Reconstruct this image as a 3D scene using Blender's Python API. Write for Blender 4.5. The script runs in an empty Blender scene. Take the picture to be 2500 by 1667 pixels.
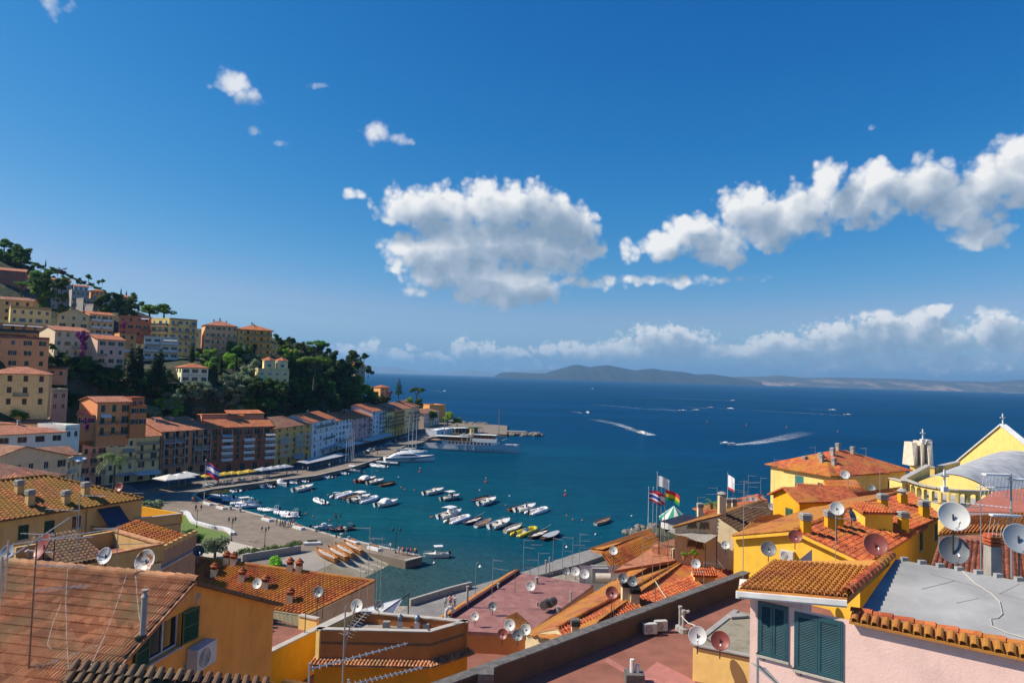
import bpy, math, random
import numpy as np
from mathutils import Vector, Matrix
random.seed(7)
S = bpy.context.scene
COL = S.collection
R = math.radians
# --- camera
FPX, CAMZ, PITCH, ROLL = 1667.0, 38.0, R(2.89), R(1.72)
_f = Vector((0, math.cos(PITCH), math.sin(PITCH)))
_u0 = Vector((0, -math.sin(PITCH), math.cos(PITCH)))
_r0 = Vector((1, 0, 0))
CR = _r0 * math.cos(ROLL) + _u0 * math.sin(ROLL)
CU = _u0 * math.cos(ROLL) - _r0 * math.sin(ROLL)
CAM = Vector((0, 0, CAMZ))
def ray(px, py):
 return _f + CR * ((px - 1250) / FPX) + CU * ((833.5 - py) / FPX)
def Z(px, py, z):          # point seen at photo pixel, lying at height z
 d = ray(px, py); t = (z - CAMZ) / d.z
 return CAM + d * t
def Y(px, py, y):          # point seen at photo pixel, lying y metres ahead
 d = ray(px, py)
 return CAM + d * (y / d.y)
def PX(p):
 v = Vector(p) - CAM; k = v.dot(_f)
 return (1250 + FPX * v.dot(CR) / k, 833.5 - FPX * v.dot(CU) / k)
cam_data = bpy.data.cameras.new('camera'); cam = bpy.data.objects.new('camera', cam_data)
COL.objects.link(cam); S.camera = cam
cam_data.sensor_width = 36.0; cam_data.lens = FPX / 2500 * 36.0
cam_data.clip_start = 0.5; cam_data.clip_end = 80000
mw = Matrix.Identity(4)
for i, v in enumerate((CR, CU, -_f)):
 for j in range(3): mw[j][i] = v[j]
mw.translation = CAM
cam.matrix_world = mw
# --- view
vs = S.view_settings
vs.view_transform = 'Standard'; vs.look = 'None'; vs.gamma = 1.0; vs.exposure = 0.45; vs.use_curve_mapping = False
S.cycles.use_denoising = True
S.cycles.max_bounces = 6; S.cycles.diffuse_bounces = 3; S.cycles.glossy_bounces = 3
S.cycles.transmission_bounces = 3; S.cycles.transparent_max_bounces = 8; S.cycles.volume_bounces = 0
S.cycles.caustics_reflective = False; S.cycles.caustics_refractive = False
# --- sun and sky
SUN_AZ, SUN_EL = R(-91), R(43)      # azimuth from +Y, negative = left
sdir = Vector((math.sin(SUN_AZ) * math.cos(SUN_EL), math.cos(SUN_AZ) * math.cos(SUN_EL), math.sin(SUN_EL)))
sl = bpy.data.lights.new('sun', 'SUN'); sl.energy = 4.8; sl.angle = R(0.53); sl.color = (1.0, 0.90, 0.76)
so = bpy.data.objects.new('sun', sl); COL.objects.link(so)
so.rotation_euler = sdir.to_track_quat('Z', 'Y').to_euler(); so.location = (-200, 50, 300)
class NT:                  # tiny node-tree helper
 def __init__(s, tree): s.t = tree; s.n = tree.nodes; s.l = tree.links
 def add(s, typ, inp=None, **kw):
  n = s.n.new(typ)
  for k, v in kw.items(): setattr(n, k, v)
  for k, v in (inp or {}).items():
   if hasattr(v, 'links') or isinstance(v, bpy.types.NodeSocket): s.l.new(v, n.inputs[k])
   else: n.inputs[k].default_value = v
  return n
 def m(s, op, a, b=None, c=None, clamp=False):
  n = s.n.new('ShaderNodeMath'); n.operation = op; n.use_clamp = clamp
  for i, v in enumerate((a, b, c)):
   if v is None: continue
   if isinstance(v, bpy.types.NodeSocket): s.l.new(v, n.inputs[i])
   else: n.inputs[i].default_value = v
  return n.outputs[0]
 def v(s, op, a, b=None, c=None):
  n = s.n.new('ShaderNodeVectorMath'); n.operation = op
  for i, v in enumerate((a, b, c)):
   if v is None: continue
   if isinstance(v, bpy.types.NodeSocket): s.l.new(v, n.inputs[i])
   else: n.inputs[i].default_value = v
  return n.outputs['Value'] if op in ('LENGTH', 'DOT_PRODUCT', 'DISTANCE') else n.outputs[0]
 def ramp(s, fac, stops, interp='LINEAR'):
  n = s.n.new('ShaderNodeValToRGB'); s.l.new(fac, n.inputs[0]); r = n.color_ramp; r.interpolation = interp
  while len(r.elements) < len(stops): r.elements.new(0.5)
  for e, (p, c) in zip(r.elements, stops):
   e.position = p; e.color = (*c, 1) if len(c) == 3 else c
  return n.outputs[0]
 def mix(s, fac, a, b, bt='MIX'):
  n = s.n.new('ShaderNodeMix'); n.data_type = 'RGBA'; n.blend_type = bt
  for i, v in ((0, fac), (6, a), (7, b)):
   if isinstance(v, bpy.types.NodeSocket): s.l.new(v, n.inputs[i])
   elif i == 0: n.inputs[0].default_value = v
   else: n.inputs[i].default_value = (*v, 1) if len(v) == 3 else v
  return n.outputs[2]
 def noise(s, vec, scale, detail=4, rough=0.55, out=0, **kw):
  n = s.add('ShaderNodeTexNoise', {'Scale': scale, 'Detail': detail, 'Roughness': rough, **kw})
  if vec is not None: s.l.new(vec, n.inputs['Vector'])
  return n.outputs[out]
world = bpy.data.worlds.new('World'); S.world = world; world.use_nodes = True
w = NT(world.node_tree); w.n.clear()
sky = w.add('ShaderNodeTexSky', sky_type='NISHITA', sun_disc=False, sun_elevation=SUN_EL, sun_rotation=SUN_AZ,
   altitude=0.0, air_density=1.0, dust_density=0.35, ozone_density=3.2)
tc = w.add('ShaderNodeTexCoord').outputs['Generated']
def azel(px, py):
 d = ray(px, py).normalized(); return math.atan2(d.x, d.y), math.asin(d.z)
# clouds: (px, py, rx, ry, weight) as seen in the photograph, turned into directions of the sky
CL = [(1027,506,95,45,1),(1078,514,110,55,1),(1193,506,78,60,1),(1257,506,74,60,1),(1341,532,58,58,1.1),(1405,557,50,55,1),
 (976,519,55,32,.9),(1027,608,78,45,1),(1104,596,105,60,1),(1206,596,130,62,1),(1334,603,115,60,1),(1410,614,72,28,.9),
 (1104,660,110,50,1),(1206,690,120,55,1),(1283,700,84,45,1),(1219,731,80,25,.8),(1002,657,55,12,.6),(1022,716,38,15,.55),
 (1620,684,215,12,.66),(1440,690,95,15,.62),
 (1534,619,20,32,.6),(1619,602,55,37,1),(1679,568,55,44,1),(1755,594,80,52,1),(1819,509,64,54,1),(1883,551,95,58,1),
 (1959,513,74,64,1),(2027,436,40,58,.9),(2095,500,105,44,1),(2138,440,64,46,.9),(2244,457,115,62,1),(2330,500,75,52,1),
 (2414,449,95,68,1),(2500,415,80,85,1.1),(2384,534,62,42,.9),(2384,582,78,32,1),(2116,536,62,26,.8),(2600,430,150,90,1),
 (569,205,40,34,.85),(594,238,27,27,.75),(522,205,30,13,.6),(765,206,32,12,.5),(925,326,40,26,.8),(970,340,37,16,.7),
 (613,318,24,10,.42),(688,351,22,9,.42),(867,473,27,15,.6),(135,12,40,30,.45),(2130,310,20,8,.4),
 (1649,806,34,12,.9),(1627,844,115,42,1),(1542,853,85,28,.9),(1798,861,85,20,.9),(1904,849,84,30,1),(2053,832,104,46,1),
 (2159,819,104,52,1),(2244,789,54,32,1),(2291,761,27,14,1),(2308,832,95,38,1),(2435,810,74,48,1),(2520,836,80,40,1),
 (869,853,54,19,.8),(911,842,22,19,.8),(972,869,74,15,.8),(1068,873,64,13,.8),(1129,857,37,22,.85),(1183,853,47,19,.85),
 (1252,861,48,14,.8),(1336,853,38,17,.85),(1412,857,54,24,.9),(1489,857,64,27,.9),(1014,848,14,11,.7),
 (2100,888,560,26,.62),(1200,890,420,16,.45),(2700,840,160,50,1)]
# the sky is cut into patches so that each patch only works out the clouds it holds: (az0, az1, el0, el1)
REG = [(-.33, .165, .092, .305), (.165, 1.0, .092, .45), (-1.0, .165, .305, .75), (-.40, .12, -.01, .092), (.12, 1.0, -.01, .092), (-1.0, -.33, .092, .305)]
def _ext(c):
 a, e = azel(c[0], c[1]); a1, _ = azel(c[0] + c[2], c[1]); _, e1 = azel(c[0], c[1] - c[3])
 return a, e, abs(a1 - a) * 1.9 + .02, abs(e1 - e) * 1.9 + .014
CLS = []
for r_ in REG:
 L_ = []
 for c in CL:
  a, e, da, de = _ext(c)
  if a + da > r_[0] and a - da < r_[1] and e + de > r_[2] and e - de < r_[3]: L_.append(c)
 CLS.append(L_)
def cloud_group(k, ells):
 g = bpy.data.node_groups.new('cloud_field_%d' % k, 'ShaderNodeTree')
 g.interface.new_socket('Dir', in_out='INPUT', socket_type='NodeSocketVector')
 g.interface.new_socket('Field', in_out='OUTPUT', socket_type='NodeSocketFloat'); g.interface.new_socket('Body', in_out='OUTPUT', socket_type='NodeSocketFloat')
 q = NT(g); gi = q.add('NodeGroupInput'); go = q.add('NodeGroupOutput'); gd = gi.outputs[0]
 sx = q.add('ShaderNodeSeparateXYZ', {0: gd}).outputs
 az = q.m('ARCTAN2', sx[0], sx[1]); el = q.m('ARCSINE', sx[2])
 pv = q.add('ShaderNodeCombineXYZ', {0: az, 1: el}).outputs[0]
 acc = None
 if ells:
  wn = q.noise(gd, 30.0, 2, 0.5, out=1)
  pv = q.v('ADD', pv, q.v('MULTIPLY', q.v('SUBTRACT', wn, (.5, .5, .5)), (.035, .022, 0)))
  for (cx, cy, rx, ry, wt) in ells:
   a, e = azel(cx, cy); kk = 1.42
   a1, _ = azel(cx + rx * kk, cy); _, e1 = azel(cx, cy - ry * kk)
   ra, re = abs(a1 - a), abs(e1 - e)
   d = q.v('MULTIPLY_ADD', pv, (1 / ra, 1 / re, 0), (-a / ra, -e / re, 0))
   val = q.m('MULTIPLY_ADD', q.v('DOT_PRODUCT', d, d), -wt, wt)
   acc = val if acc is None else q.m('MAXIMUM', acc, val)
  acc = q.m('MAXIMUM', acc, -1.0)
 else:      # the sky goes on with the same scattered cloud all round outside the frame
  low = q.m('SUBTRACT', 1.0, q.m('MULTIPLY', q.m('ABSOLUTE', q.m('SUBTRACT', el, 0.16)), 5.0), clamp=True)
  acc = q.m('MULTIPLY_ADD', q.m('MULTIPLY', q.m('SUBTRACT', q.noise(gd, 3.2, 2), 0.5), 5.0), low, -0.4)
 hz = 1.0 if k in (3, 4) else 0.0
 n1 = q.noise(gd, 70.0 if hz else 38.0, 5, 0.5)
 n2 = q.add('ShaderNodeTexVoronoi', {'Vector': gd, 'Scale': 130.0 if hz else 60.0, 'Detail': 1.0, 'Roughness': .5}, feature='F1').outputs[0]
 fld = q.m('MULTIPLY_ADD', q.m('SUBTRACT', n1, 0.5), 1.15, acc)
 fld = q.m('MULTIPLY_ADD', q.m('SUBTRACT', 0.40, n2), 0.5, fld)
 q.l.new(fld, go.inputs[0])
 q.l.new(q.m('MULTIPLY_ADD', q.m('SUBTRACT', q.noise(gd, 40.0 if hz else 20.0, 2, .5), 0.5), 1.6, acc), go.inputs[1])
 return g
ssep = w.add('ShaderNodeSeparateColor', {0: sky.outputs[0]}).outputs
def chan(i, ref, gam, mul): return w.m('MULTIPLY', w.m('POWER', w.m('DIVIDE', ssep[i], ref), gam), ref * mul)
cb_ = chan(2, 6.2, .72, .93); cg_ = w.m('MINIMUM', chan(1, 4.4, 1.18, .72), w.m('MULTIPLY', cb_, .76)); cr_ = w.m('SMOOTH_MIN', chan(0, 2.7, 3.05, .36), w.m('MULTIPLY', cg_, .62), .2)
SKYMUL = w.add('ShaderNodeCombineColor', {0: cr_, 1: cg_, 2: cb_}).outputs[0]
sep = w.add('ShaderNodeSeparateXYZ', {0: tc}).outputs
AZ = w.m('ARCTAN2', sep[0], sep[1]); EL = w.m('ARCSINE', sep[2])
SKY_STRENGTH = 0.086
bgs = w.add('ShaderNodeBackground', {0: SKYMUL, 1: SKY_STRENGTH}).outputs[0]
cur = bgs
def cloud_layer(k, ells, box):
 g = cloud_group(k, ells)
 def field(vec):
  n = w.add('ShaderNodeGroup'); n.node_tree = g; w.l.new(vec, n.inputs[0]); return n.outputs
 o = 0.6 if k in (3, 4) else 1.0
 f0 = field(tc)[0]; f1, body = field(w.v('ADD', tc, (-0.022 * o, 0.0, 0.026 * o)))
 hi = 0.6 if k != 2 else 0.8
 alpha = w.add('ShaderNodeMapRange', {0: f0, 1: -0.02, 2: hi, 3: 0.0, 4: 0.97 if k not in (2, 5) else 0.8}, interpolation_type='SMOOTHSTEP').outputs[0]
 lit = w.m('ADD', 0.90, w.m('SUBTRACT', w.m('MULTIPLY', w.m('SUBTRACT', f0, f1), 0.22), w.m('MULTIPLY', w.m('MAXIMUM', body, 0.0), 0.78)), clamp=True)
 cc = w.ramp(lit, [(0.0, (.25, .34, .45)), (0.35, (.40, .48, .58)), (0.65, (.66, .70, .75)), (1.0, (.95, .94, .92))])
 cc = w.v('MULTIPLY', cc, (8.7, 8.7, 8.7))
 air = w.m('SUBTRACT', 1.0, w.m('MULTIPLY', sep[2], 9.0), clamp=True)
 cc = w.mix(w.m('MULTIPLY', air, 0.6), cc, SKYMUL)
 fin = w.mix(alpha, SKYMUL, cc)
 b = w.add('ShaderNodeBackground', {0: fin, 1: SKY_STRENGTH}).outputs[0]
 if box is None: return b
 def step(sock, lo, hi): return w.m('MULTIPLY', w.m('GREATER_THAN', sock, lo), w.m('LESS_THAN', sock, hi))
 mx = w.add('ShaderNodeMixShader', {0: w.m('MULTIPLY', step(AZ, box[0], box[1]), step(EL, box[2], box[3]))})
 return b, mx
for k, (ells, bx) in enumerate(zip(CLS, REG)):
 if not ells: continue
 b, mx = cloud_layer(k, ells, bx)
 w.l.new(cur, mx.inputs[1]); w.l.new(b, mx.inputs[2]); cur = mx.outputs[0]
rb = cloud_layer(9, [], None)
mx = w.add('ShaderNodeMixShader', {0: w.m('MULTIPLY', w.m('GREATER_THAN', w.m('ABSOLUTE', AZ), 1.0), w.m('MULTIPLY', w.m('GREATER_THAN', EL, 0.0), w.m('LESS_THAN', EL, 0.36)))})
w.l.new(cur, mx.inputs[1]); w.l.new(rb, mx.inputs[2])
w.l.new(mx.outputs[0], w.add('ShaderNodeOutputWorld').inputs[0])
world.cycles.sampling_method = 'MANUAL'; world.cycles.sample_map_resolution = 256
# --- materials
MATS = {}
def newmat(name):
 m = bpy.data.materials.new(name); m.use_nodes = True
 t = NT(m.node_tree); b = t.n['Principled BSDF']; MATS[name] = m
 return m, t, b
def hexc(h):
 c = [int(h[i:i + 2], 16) / 255 for i in (0, 2, 4)]
 return tuple(x / 12.92 if x <= 0.04045 else ((x + 0.055) / 1.055) ** 2.4 for x in c)
def plain(name, col, rough=0.6, metal=0.0, var=0.12, scale=1.5, bump=0.0, bscale=20.0):
 if name in MATS: return MATS[name]
 m, t, b = newmat(name)
 if isinstance(col, str): col = hexc(col)
 geo = t.add('ShaderNodeNewGeometry').outputs['Position']
 n = t.noise(geo, scale, 5, 0.6)
 dark = tuple(c * (1 - var * 1.6) for c in col); lite = tuple(min(1, c * (1 + var)) for c in col)
 t.l.new(t.ramp(n, [(0.3, dark), (0.7, lite)]), b.inputs['Base Color'])
 b.inputs['Roughness'].default_value = rough; b.inputs['Metallic'].default_value = metal
 if bump:
  bn = t.add('ShaderNodeBump', {'Height': t.noise(geo, bscale, 4), 'Strength': bump, 'Distance': 0.05})
  t.l.new(bn.outputs[0], b.inputs['Normal'])
 return m
def plaster(name, col, stain=0.35, patch=None):
 """rendered wall: mottled paint, rain streaks, dirt in patches"""
 if name in MATS: return MATS[name]
 m, t, b = newmat(name)
 if isinstance(col, str): col = hexc(col)
 geo = t.add('ShaderNodeNewGeometry').outputs['Position']
 n = t.noise(geo, 0.9, 6, 0.65)
 c = t.ramp(n, [(0.25, tuple(x * 0.80 for x in col)), (0.5, col), (0.8, tuple(min(1, x * 1.08 + .01) for x in col))])
 st = t.noise(t.v('MULTIPLY', geo, (2.2, 2.2, 0.22)), 1.0, 5, 0.6)
 sf = t.m('MULTIPLY', t.add('ShaderNodeMapRange', {0: st, 1: .52, 2: .75, 3: 0, 4: 1}).outputs[0], stain)
 c = t.mix(sf, c, tuple(x * 0.45 + 0.02 for x in col))
 if patch:
  pn = t.noise(geo, 0.55, 6, 0.62)
  pf = t.add('ShaderNodeMapRange', {0: pn, 1: .60, 2: .64, 3: 0, 4: 1}).outputs[0]
  c = t.mix(pf, c, patch)
 t.l.new(c, b.inputs['Base Color']); b.inputs['Roughness'].default_value = 0.9
 bn = t.add('ShaderNodeBump', {'Height': t.noise(geo, 14.0, 5), 'Strength': 0.25, 'Distance': 0.03})
 t.l.new(bn.outputs[0], b.inputs['Normal'])
 return m
def tilemat(name, a, b2, lichen=None, lf=0.45, row=0.0):
 """fired clay: every tile its own tone, soot and lichen patches"""
 if name in MATS: return MATS[name]
 m, t, b = newmat(name)
 a, b2 = hexc(a), hexc(b2)
 geo = t.add('ShaderNodeNewGeometry').outputs['Position']
 cell = t.add('ShaderNodeTexVoronoi', {'Vector': geo, 'Scale': 2.9}).outputs['Color']
 r = t.add('ShaderNodeSeparateXYZ', {0: cell}).outputs[0]
 c = t.ramp(r, [(0.0, tuple(x * .8 for x in a)), (0.35, a), (0.75, b2), (1.0, tuple(min(1, x * 1.1) for x in b2))])
 sn = t.noise(geo, 0.5, 6, 0.65)
 c = t.mix(t.add('ShaderNodeMapRange', {0: sn, 1: .45, 2: .75, 3: 0, 4: .55}).outputs[0], c, (.05, .028, .018))
 if lichen:
  ln = t.noise(geo, 3.5, 8, 0.75)
  lb = t.noise(t.v('ADD', geo, (9.1, 3.3, 1.7)), 0.45, 3, 0.5)
  lt = t.m('MULTIPLY_ADD', lb, 0.8, t.m('MULTIPLY', ln, 0.6))
  c = t.mix(t.add('ShaderNodeMapRange', {0: lt, 1: .78 - lf * .35, 2: .92 - lf * .3, 3: 0, 4: .85}).outputs[0], c, hexc(lichen))
  fine = t.noise(geo, 26.0, 4, 0.7)
  c = t.mix(t.add('ShaderNodeMapRange', {0: fine, 1: .6, 2: .72, 3: 0, 4: .6}).outputs[0], c, (.10, .085, .06))
 t.l.new(c, b.inputs['Base Color']); b.inputs['Roughness'].default_value = 0.88
 if row:
  # far roofs: ranks of tiles too small to tell apart, as fine relief
  wv = t.add('ShaderNodeTexWave', {'Vector': t.add('ShaderNodeTexCoord').outputs['UV'], 'Scale': row, 'Distortion': .6, 'Detail': 2.0}, wave_type='BANDS', bands_direction='X').outputs[1]
  bn = t.add('ShaderNodeBump', {'Height': wv, 'Strength': 0.8, 'Distance': 0.08})
 else:
  bn = t.add('ShaderNodeBump', {'Height': t.noise(geo, 18.0, 4), 'Strength': 0.4, 'Distance': 0.02})
 t.l.new(bn.outputs[0], b.inputs['Normal'])
 return m
def leafmat(name, a, b2, trans=0.25):
 if name in MATS: return MATS[name]
 m, t, b = newmat(name)
 a, b2 = hexc(a), hexc(b2)
 geo = t.add('ShaderNodeNewGeometry')
 oi = t.add('ShaderNodeObjectInfo').outputs['Random']
 rnd = geo.outputs['Random Per Island']
 n = t.noise(geo.outputs['Position'], 0.7, 3)
 f = t.m('ADD', t.m('MULTIPLY', rnd, 0.55), t.m('MULTIPLY', n, 0.45))
 c = t.ramp(f, [(0.15, tuple(x * .55 for x in a)), (0.5, a), (0.85, b2)])
 hs = t.add('ShaderNodeHueSaturation', {'Color': c, 'Hue': t.m('MULTIPLY_ADD', oi, 0.04, 0.48), 'Value': t.m('MULTIPLY_ADD', oi, 0.6, 1.0)})
 t.l.new(hs.outputs[0], b.inputs['Base Color']); b.inputs['Roughness'].default_value = 0.6
 b.inputs['Specular IOR Level'].default_value = 0.25
 tr = t.add('ShaderNodeBsdfTranslucent', {0: hs.outputs[0]})
 mx = t.add('ShaderNodeMixShader', {0: trans, 1: b.outputs[0], 2: tr.outputs[0]})
 t.l.new(mx.outputs[0], t.n['Material Output'].inputs[0])
 return m
def glassy(name, col=(.02, .025, .03), rough=0.08):
 if name in MATS: return MATS[name]
 m, t, b = newmat(name)
 b.inputs['Base Color'].default_value = (*col, 1); b.inputs['Roughness'].default_value = rough
 b.inputs['Specular IOR Level'].default_value = 0.6
 return m
# --- mesh helpers
def link(o, parent=None):
 COL.objects.link(o)
 if parent is not None: o.parent = parent
 return o
def tag(o, label=None, cat=None, group=None, kind=None):
 for k, v in (('label', label), ('category', cat), ('group', group), ('kind', kind)):
  if v: o[k] = v
 return o
def empty(name, loc=(0, 0, 0), rz=0.0, label=None, cat=None, group=None):
 o = bpy.data.objects.new(name, None); o.empty_display_size = 0.3
 o.location = loc; o.rotation_euler = (0, 0, rz)
 return tag(link(o), label, cat, group)
def inst(name, mesh, parent=None, loc=(0, 0, 0), rot=(0, 0, 0), sc=(1, 1, 1)):
 o = bpy.data.objects.new(name, mesh); o.location = loc; o.rotation_euler = rot; o.scale = sc
 return link(o, parent)
def copy_tree(o, parent=None):
 c = o.copy(); COL.objects.link(c); c.parent = parent
 for ch in list(o.children): copy_tree(ch, c)
 return c
class MB:
 def __init__(s): s.v = []; s.f = []; s.uv = None
 def add(s, vs, fs):
  k = len(s.v); s.v += [tuple(p) for p in vs]; s.f += [tuple(i + k for i in f) for f in fs]; return s
 def quad(s, a, b, c, d): return s.add((a, b, c, d), ((0, 1, 2, 3),))
 def poly(s, pts): return s.add(pts, (tuple(range(len(pts))),))
 def box(s, x0, x1, y0, y1, z0, z1):
  return s.add([(x0, y0, z0), (x1, y0, z0), (x1, y1, z0), (x0, y1, z0), (x0, y0, z1), (x1, y0, z1), (x1, y1, z1), (x0, y1, z1)],
 [(0, 3, 2, 1), (4, 5, 6, 7), (0, 1, 5, 4), (1, 2, 6, 5), (2, 3, 7, 6), (3, 0, 4, 7)])
 def cbox(s, c, sx, sy, sz, rz=0, M=None):
  k = len(s.v); s.box(-sx / 2, sx / 2, -sy / 2, sy / 2, -sz / 2, sz / 2)
  m = (M if M is not None else Matrix.Rotation(rz, 3, 'Z')); c = Vector(c)
  for i in range(k, len(s.v)): s.v[i] = tuple(m @ Vector(s.v[i]) + c)
  return s
 def tube(s, p, q2, r0, r1=None, n=6, caps=True):
  p, q2 = Vector(p), Vector(q2); r1 = r0 if r1 is None else r1
  d = (q2 - p)
  if d.length < 1e-6: return s
  d.normalize(); a = d.orthogonal().normalized(); b = d.cross(a)
  vs = []
  for c, r in ((p, r0), (q2, r1)):
   for i in range(n):
    t = 2 * math.pi * i / n; vs.append(c + (a * math.cos(t) + b * math.sin(t)) * r)
  fs = [(i, (i + 1) % n, n + (i + 1) % n, n + i) for i in range(n)]
  if caps: fs += [tuple(range(n - 1, -1, -1)), tuple(range(n, 2 * n))]
  return s.add(vs, fs)
 def path(s, pts, r, n=5):
  for a, b in zip(pts, pts[1:]): s.tube(a, b, r, r, n)
  return s
 def prism(s, pts, z0, z1, cap0=True):
  n = len(pts)
  fs = [(i, (i + 1) % n, n + (i + 1) % n, n + i) for i in range(n)] + [tuple(range(n, 2 * n))]
  if cap0: fs.append(tuple(range(n - 1, -1, -1)))
  return s.add([(p[0], p[1], z0) for p in pts] + [(p[0], p[1], z1) for p in pts], fs)
 def lathe(s, prof, n=12, c=(0, 0, 0)):
  vs, fs = [], []
  for (r, z) in prof:
   for i in range(n):
    t = 2 * math.pi * i / n; vs.append((c[0] + r * math.cos(t), c[1] + r * math.sin(t), c[2] + z))
  for j in range(len(prof) - 1):
   for i in range(n): fs.append((j * n + i, j * n + (i + 1) % n, (j + 1) * n + (i + 1) % n, (j + 1) * n + i))
  fs += [tuple(range(n - 1, -1, -1)), tuple(range((len(prof) - 1) * n, len(prof) * n))]
  return s.add(vs, fs)
 def slab(s, pts, t):           # planar polygon with thickness t downwards
  n = len(pts); top = [Vector(p) for p in pts]; bot = [p - Vector((0, 0, t)) for p in top]
  return s.add(top + bot, [tuple(range(n)), tuple(range(2 * n - 1, n - 1, -1))] + [(i, n + i, n + (i + 1) % n, (i + 1) % n) for i in range(n)])
 def mesh(s, name, mat, smooth=False):
  me = bpy.data.meshes.new(name); me.from_pydata(s.v, [], s.f)
  if s.uv:
   ul = me.uv_layers.new(); ul.data.foreach_set('uv', [x for p in s.uv for x in p])
  if mat is not None: me.materials.append(mat)
  if smooth: me.shade_smooth()
  return me
 def build(s, name, mat, parent=None, loc=(0, 0, 0), rot=(0, 0, 0), smooth=False, **kw):
  return tag(inst(name, s.mesh(name, mat, smooth), parent, loc, rot), **kw)
def orient(pts):                   # counter-clockwise in plan
 a = sum(p[0] * q2[1] - q2[0] * p[1] for p, q2 in zip(pts, pts[1:] + pts[:1]))
 return pts if a > 0 else pts[::-1]
# --- sea
COAST = [Z(x, y, 0) for x, y in ((1300, 1060), (1180, 1068), (1030, 1072), (985, 1088), (860, 1142), (700, 1174), (500, 1217), (486, 1226), (520, 1251),
 (690, 1297), (830, 1324), (947, 1346), (1031, 1372), (990, 1384), (900, 1402), (845, 1440), (920, 1490), (1003, 1482), (1149, 1441), (1290, 1400), (1480, 1335), (1535, 1316), (1600, 1302), (1650, 1284), (1712, 1256))]
COAST = [(p.x, p.y) for p in COAST]
SEA = COAST + [(75, 180), (130, 170), (200, 130), (400, 120), (900, 0), (3000, 300), (3000, 3000), (-1500, 3000), (-700, 900), (-330, 640), (-190, 600), (-120, 590), (-60, 545)]
def inside(x, y, poly):
 c = False; n = len(poly)
 for i in range(n):
  x1, y1 = poly[i][:2]; x2, y2 = poly[i - 1][:2]
  if (y1 > y) != (y2 > y) and x < (x2 - x1) * (y - y1) / (y2 - y1) + x1: c = not c
 return c
def water_material():
 m, t, b = newmat('sea_water')
 geo = t.add('ShaderNodeNewGeometry').outputs['Position']
 # shallow harbour floor shows green-teal, deep water blue; wind lanes
 ctr = Z(820, 1330, 0)
 dist = t.v('LENGTH', t.v('MULTIPLY', t.v('SUBTRACT', geo, (ctr.x, ctr.y, 0)), (1, .62, 0)))
 warp = t.noise(geo, 0.012, 4)
 dd = t.m('MULTIPLY_ADD', warp, 120.0, dist)
 dep = t.add('ShaderNodeMapRange', {0: dd, 1: 70.0, 2: 330.0, 3: 0.0, 4: 1.0}).outputs[0]
 c = t.ramp(dep, [(0.0, (.006, .094, .124)), (0.35, (.003, .076, .134)), (0.7, (.001, .056, .140)), (1.0, (.0005, .050, .136))])
 lane = t.noise(t.v('MULTIPLY', geo, (.0012, .006, 0)), 1.0, 5, 0.6)
 c = t.mix(t.add('ShaderNodeMapRange', {0: lane, 1: .42, 2: .66, 3: 0, 4: .5}).outputs[0], c, (.0005, .024, .060))
 rip = t.noise(t.v('MULTIPLY', geo, (.06, .30, 0)), 1.0, 7, .7)
 c = t.mix(t.add('ShaderNodeMapRange', {0: rip, 1: .38, 2: .62, 3: .30, 4: 0}).outputs[0], c, (.0005, .022, .055))
 bank = Z(905, 1440, 0)         # sand showing through by the slip
 ds = t.v('DISTANCE', geo, tuple(bank))
 c = t.mix(t.add('ShaderNodeMapRange', {0: ds, 1: 8.0, 2: 42.0, 3: .65, 4: 0}).outputs[0], c, (.055, .085, .07))
 n1 = t.noise(t.v('MULTIPLY', geo, (1, 1.6, 1)), 0.9, 5, 0.65)
 n2 = t.noise(t.v('MULTIPLY', geo, (.35, .8, 1)), 0.22, 4, 0.6)
 n3 = t.noise(t.v('MULTIPLY', geo, (.4, 1.0, 1)), 0.035, 4, 0.6)
 h = t.m('ADD', t.m('MULTIPLY', n1, 0.5), t.m('ADD', t.m('MULTIPLY', n2, 1.7), t.m('MULTIPLY', n3, 2.6)))
 bn = t.add('ShaderNodeBump', {'Height': h, 'Strength': 1.0, 'Distance': 1.0})
 df = t.add('ShaderNodeBsdfDiffuse', {0: c, 'Normal': bn.outputs[0]})
 gl = t.add('ShaderNodeBsdfGlossy', {0: (.45, .78, 1, 1), 'Roughness': .14, 'Normal': bn.outputs[0]})
 fr = t.m('MULTIPLY', t.add('ShaderNodeFresnel', {'IOR': 1.33, 'Normal': bn.outputs[0]}).outputs[0], 0.24)
 mx = t.add('ShaderNodeMixShader', {0: fr, 1: df.outputs[0], 2: gl.outputs[0]})
 t.l.new(mx.outputs[0], t.n['Material Output'].inputs[0])
 return m
WATER = water_material()
FAR = 30000
mb = MB(); mb.quad((-FAR, -300, 0), (FAR, -300, 0), (FAR, FAR, 0), (-FAR, FAR, 0))
mb.build('sea', WATER, kind='structure', label='blue open sea turning teal in the harbour')
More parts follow.
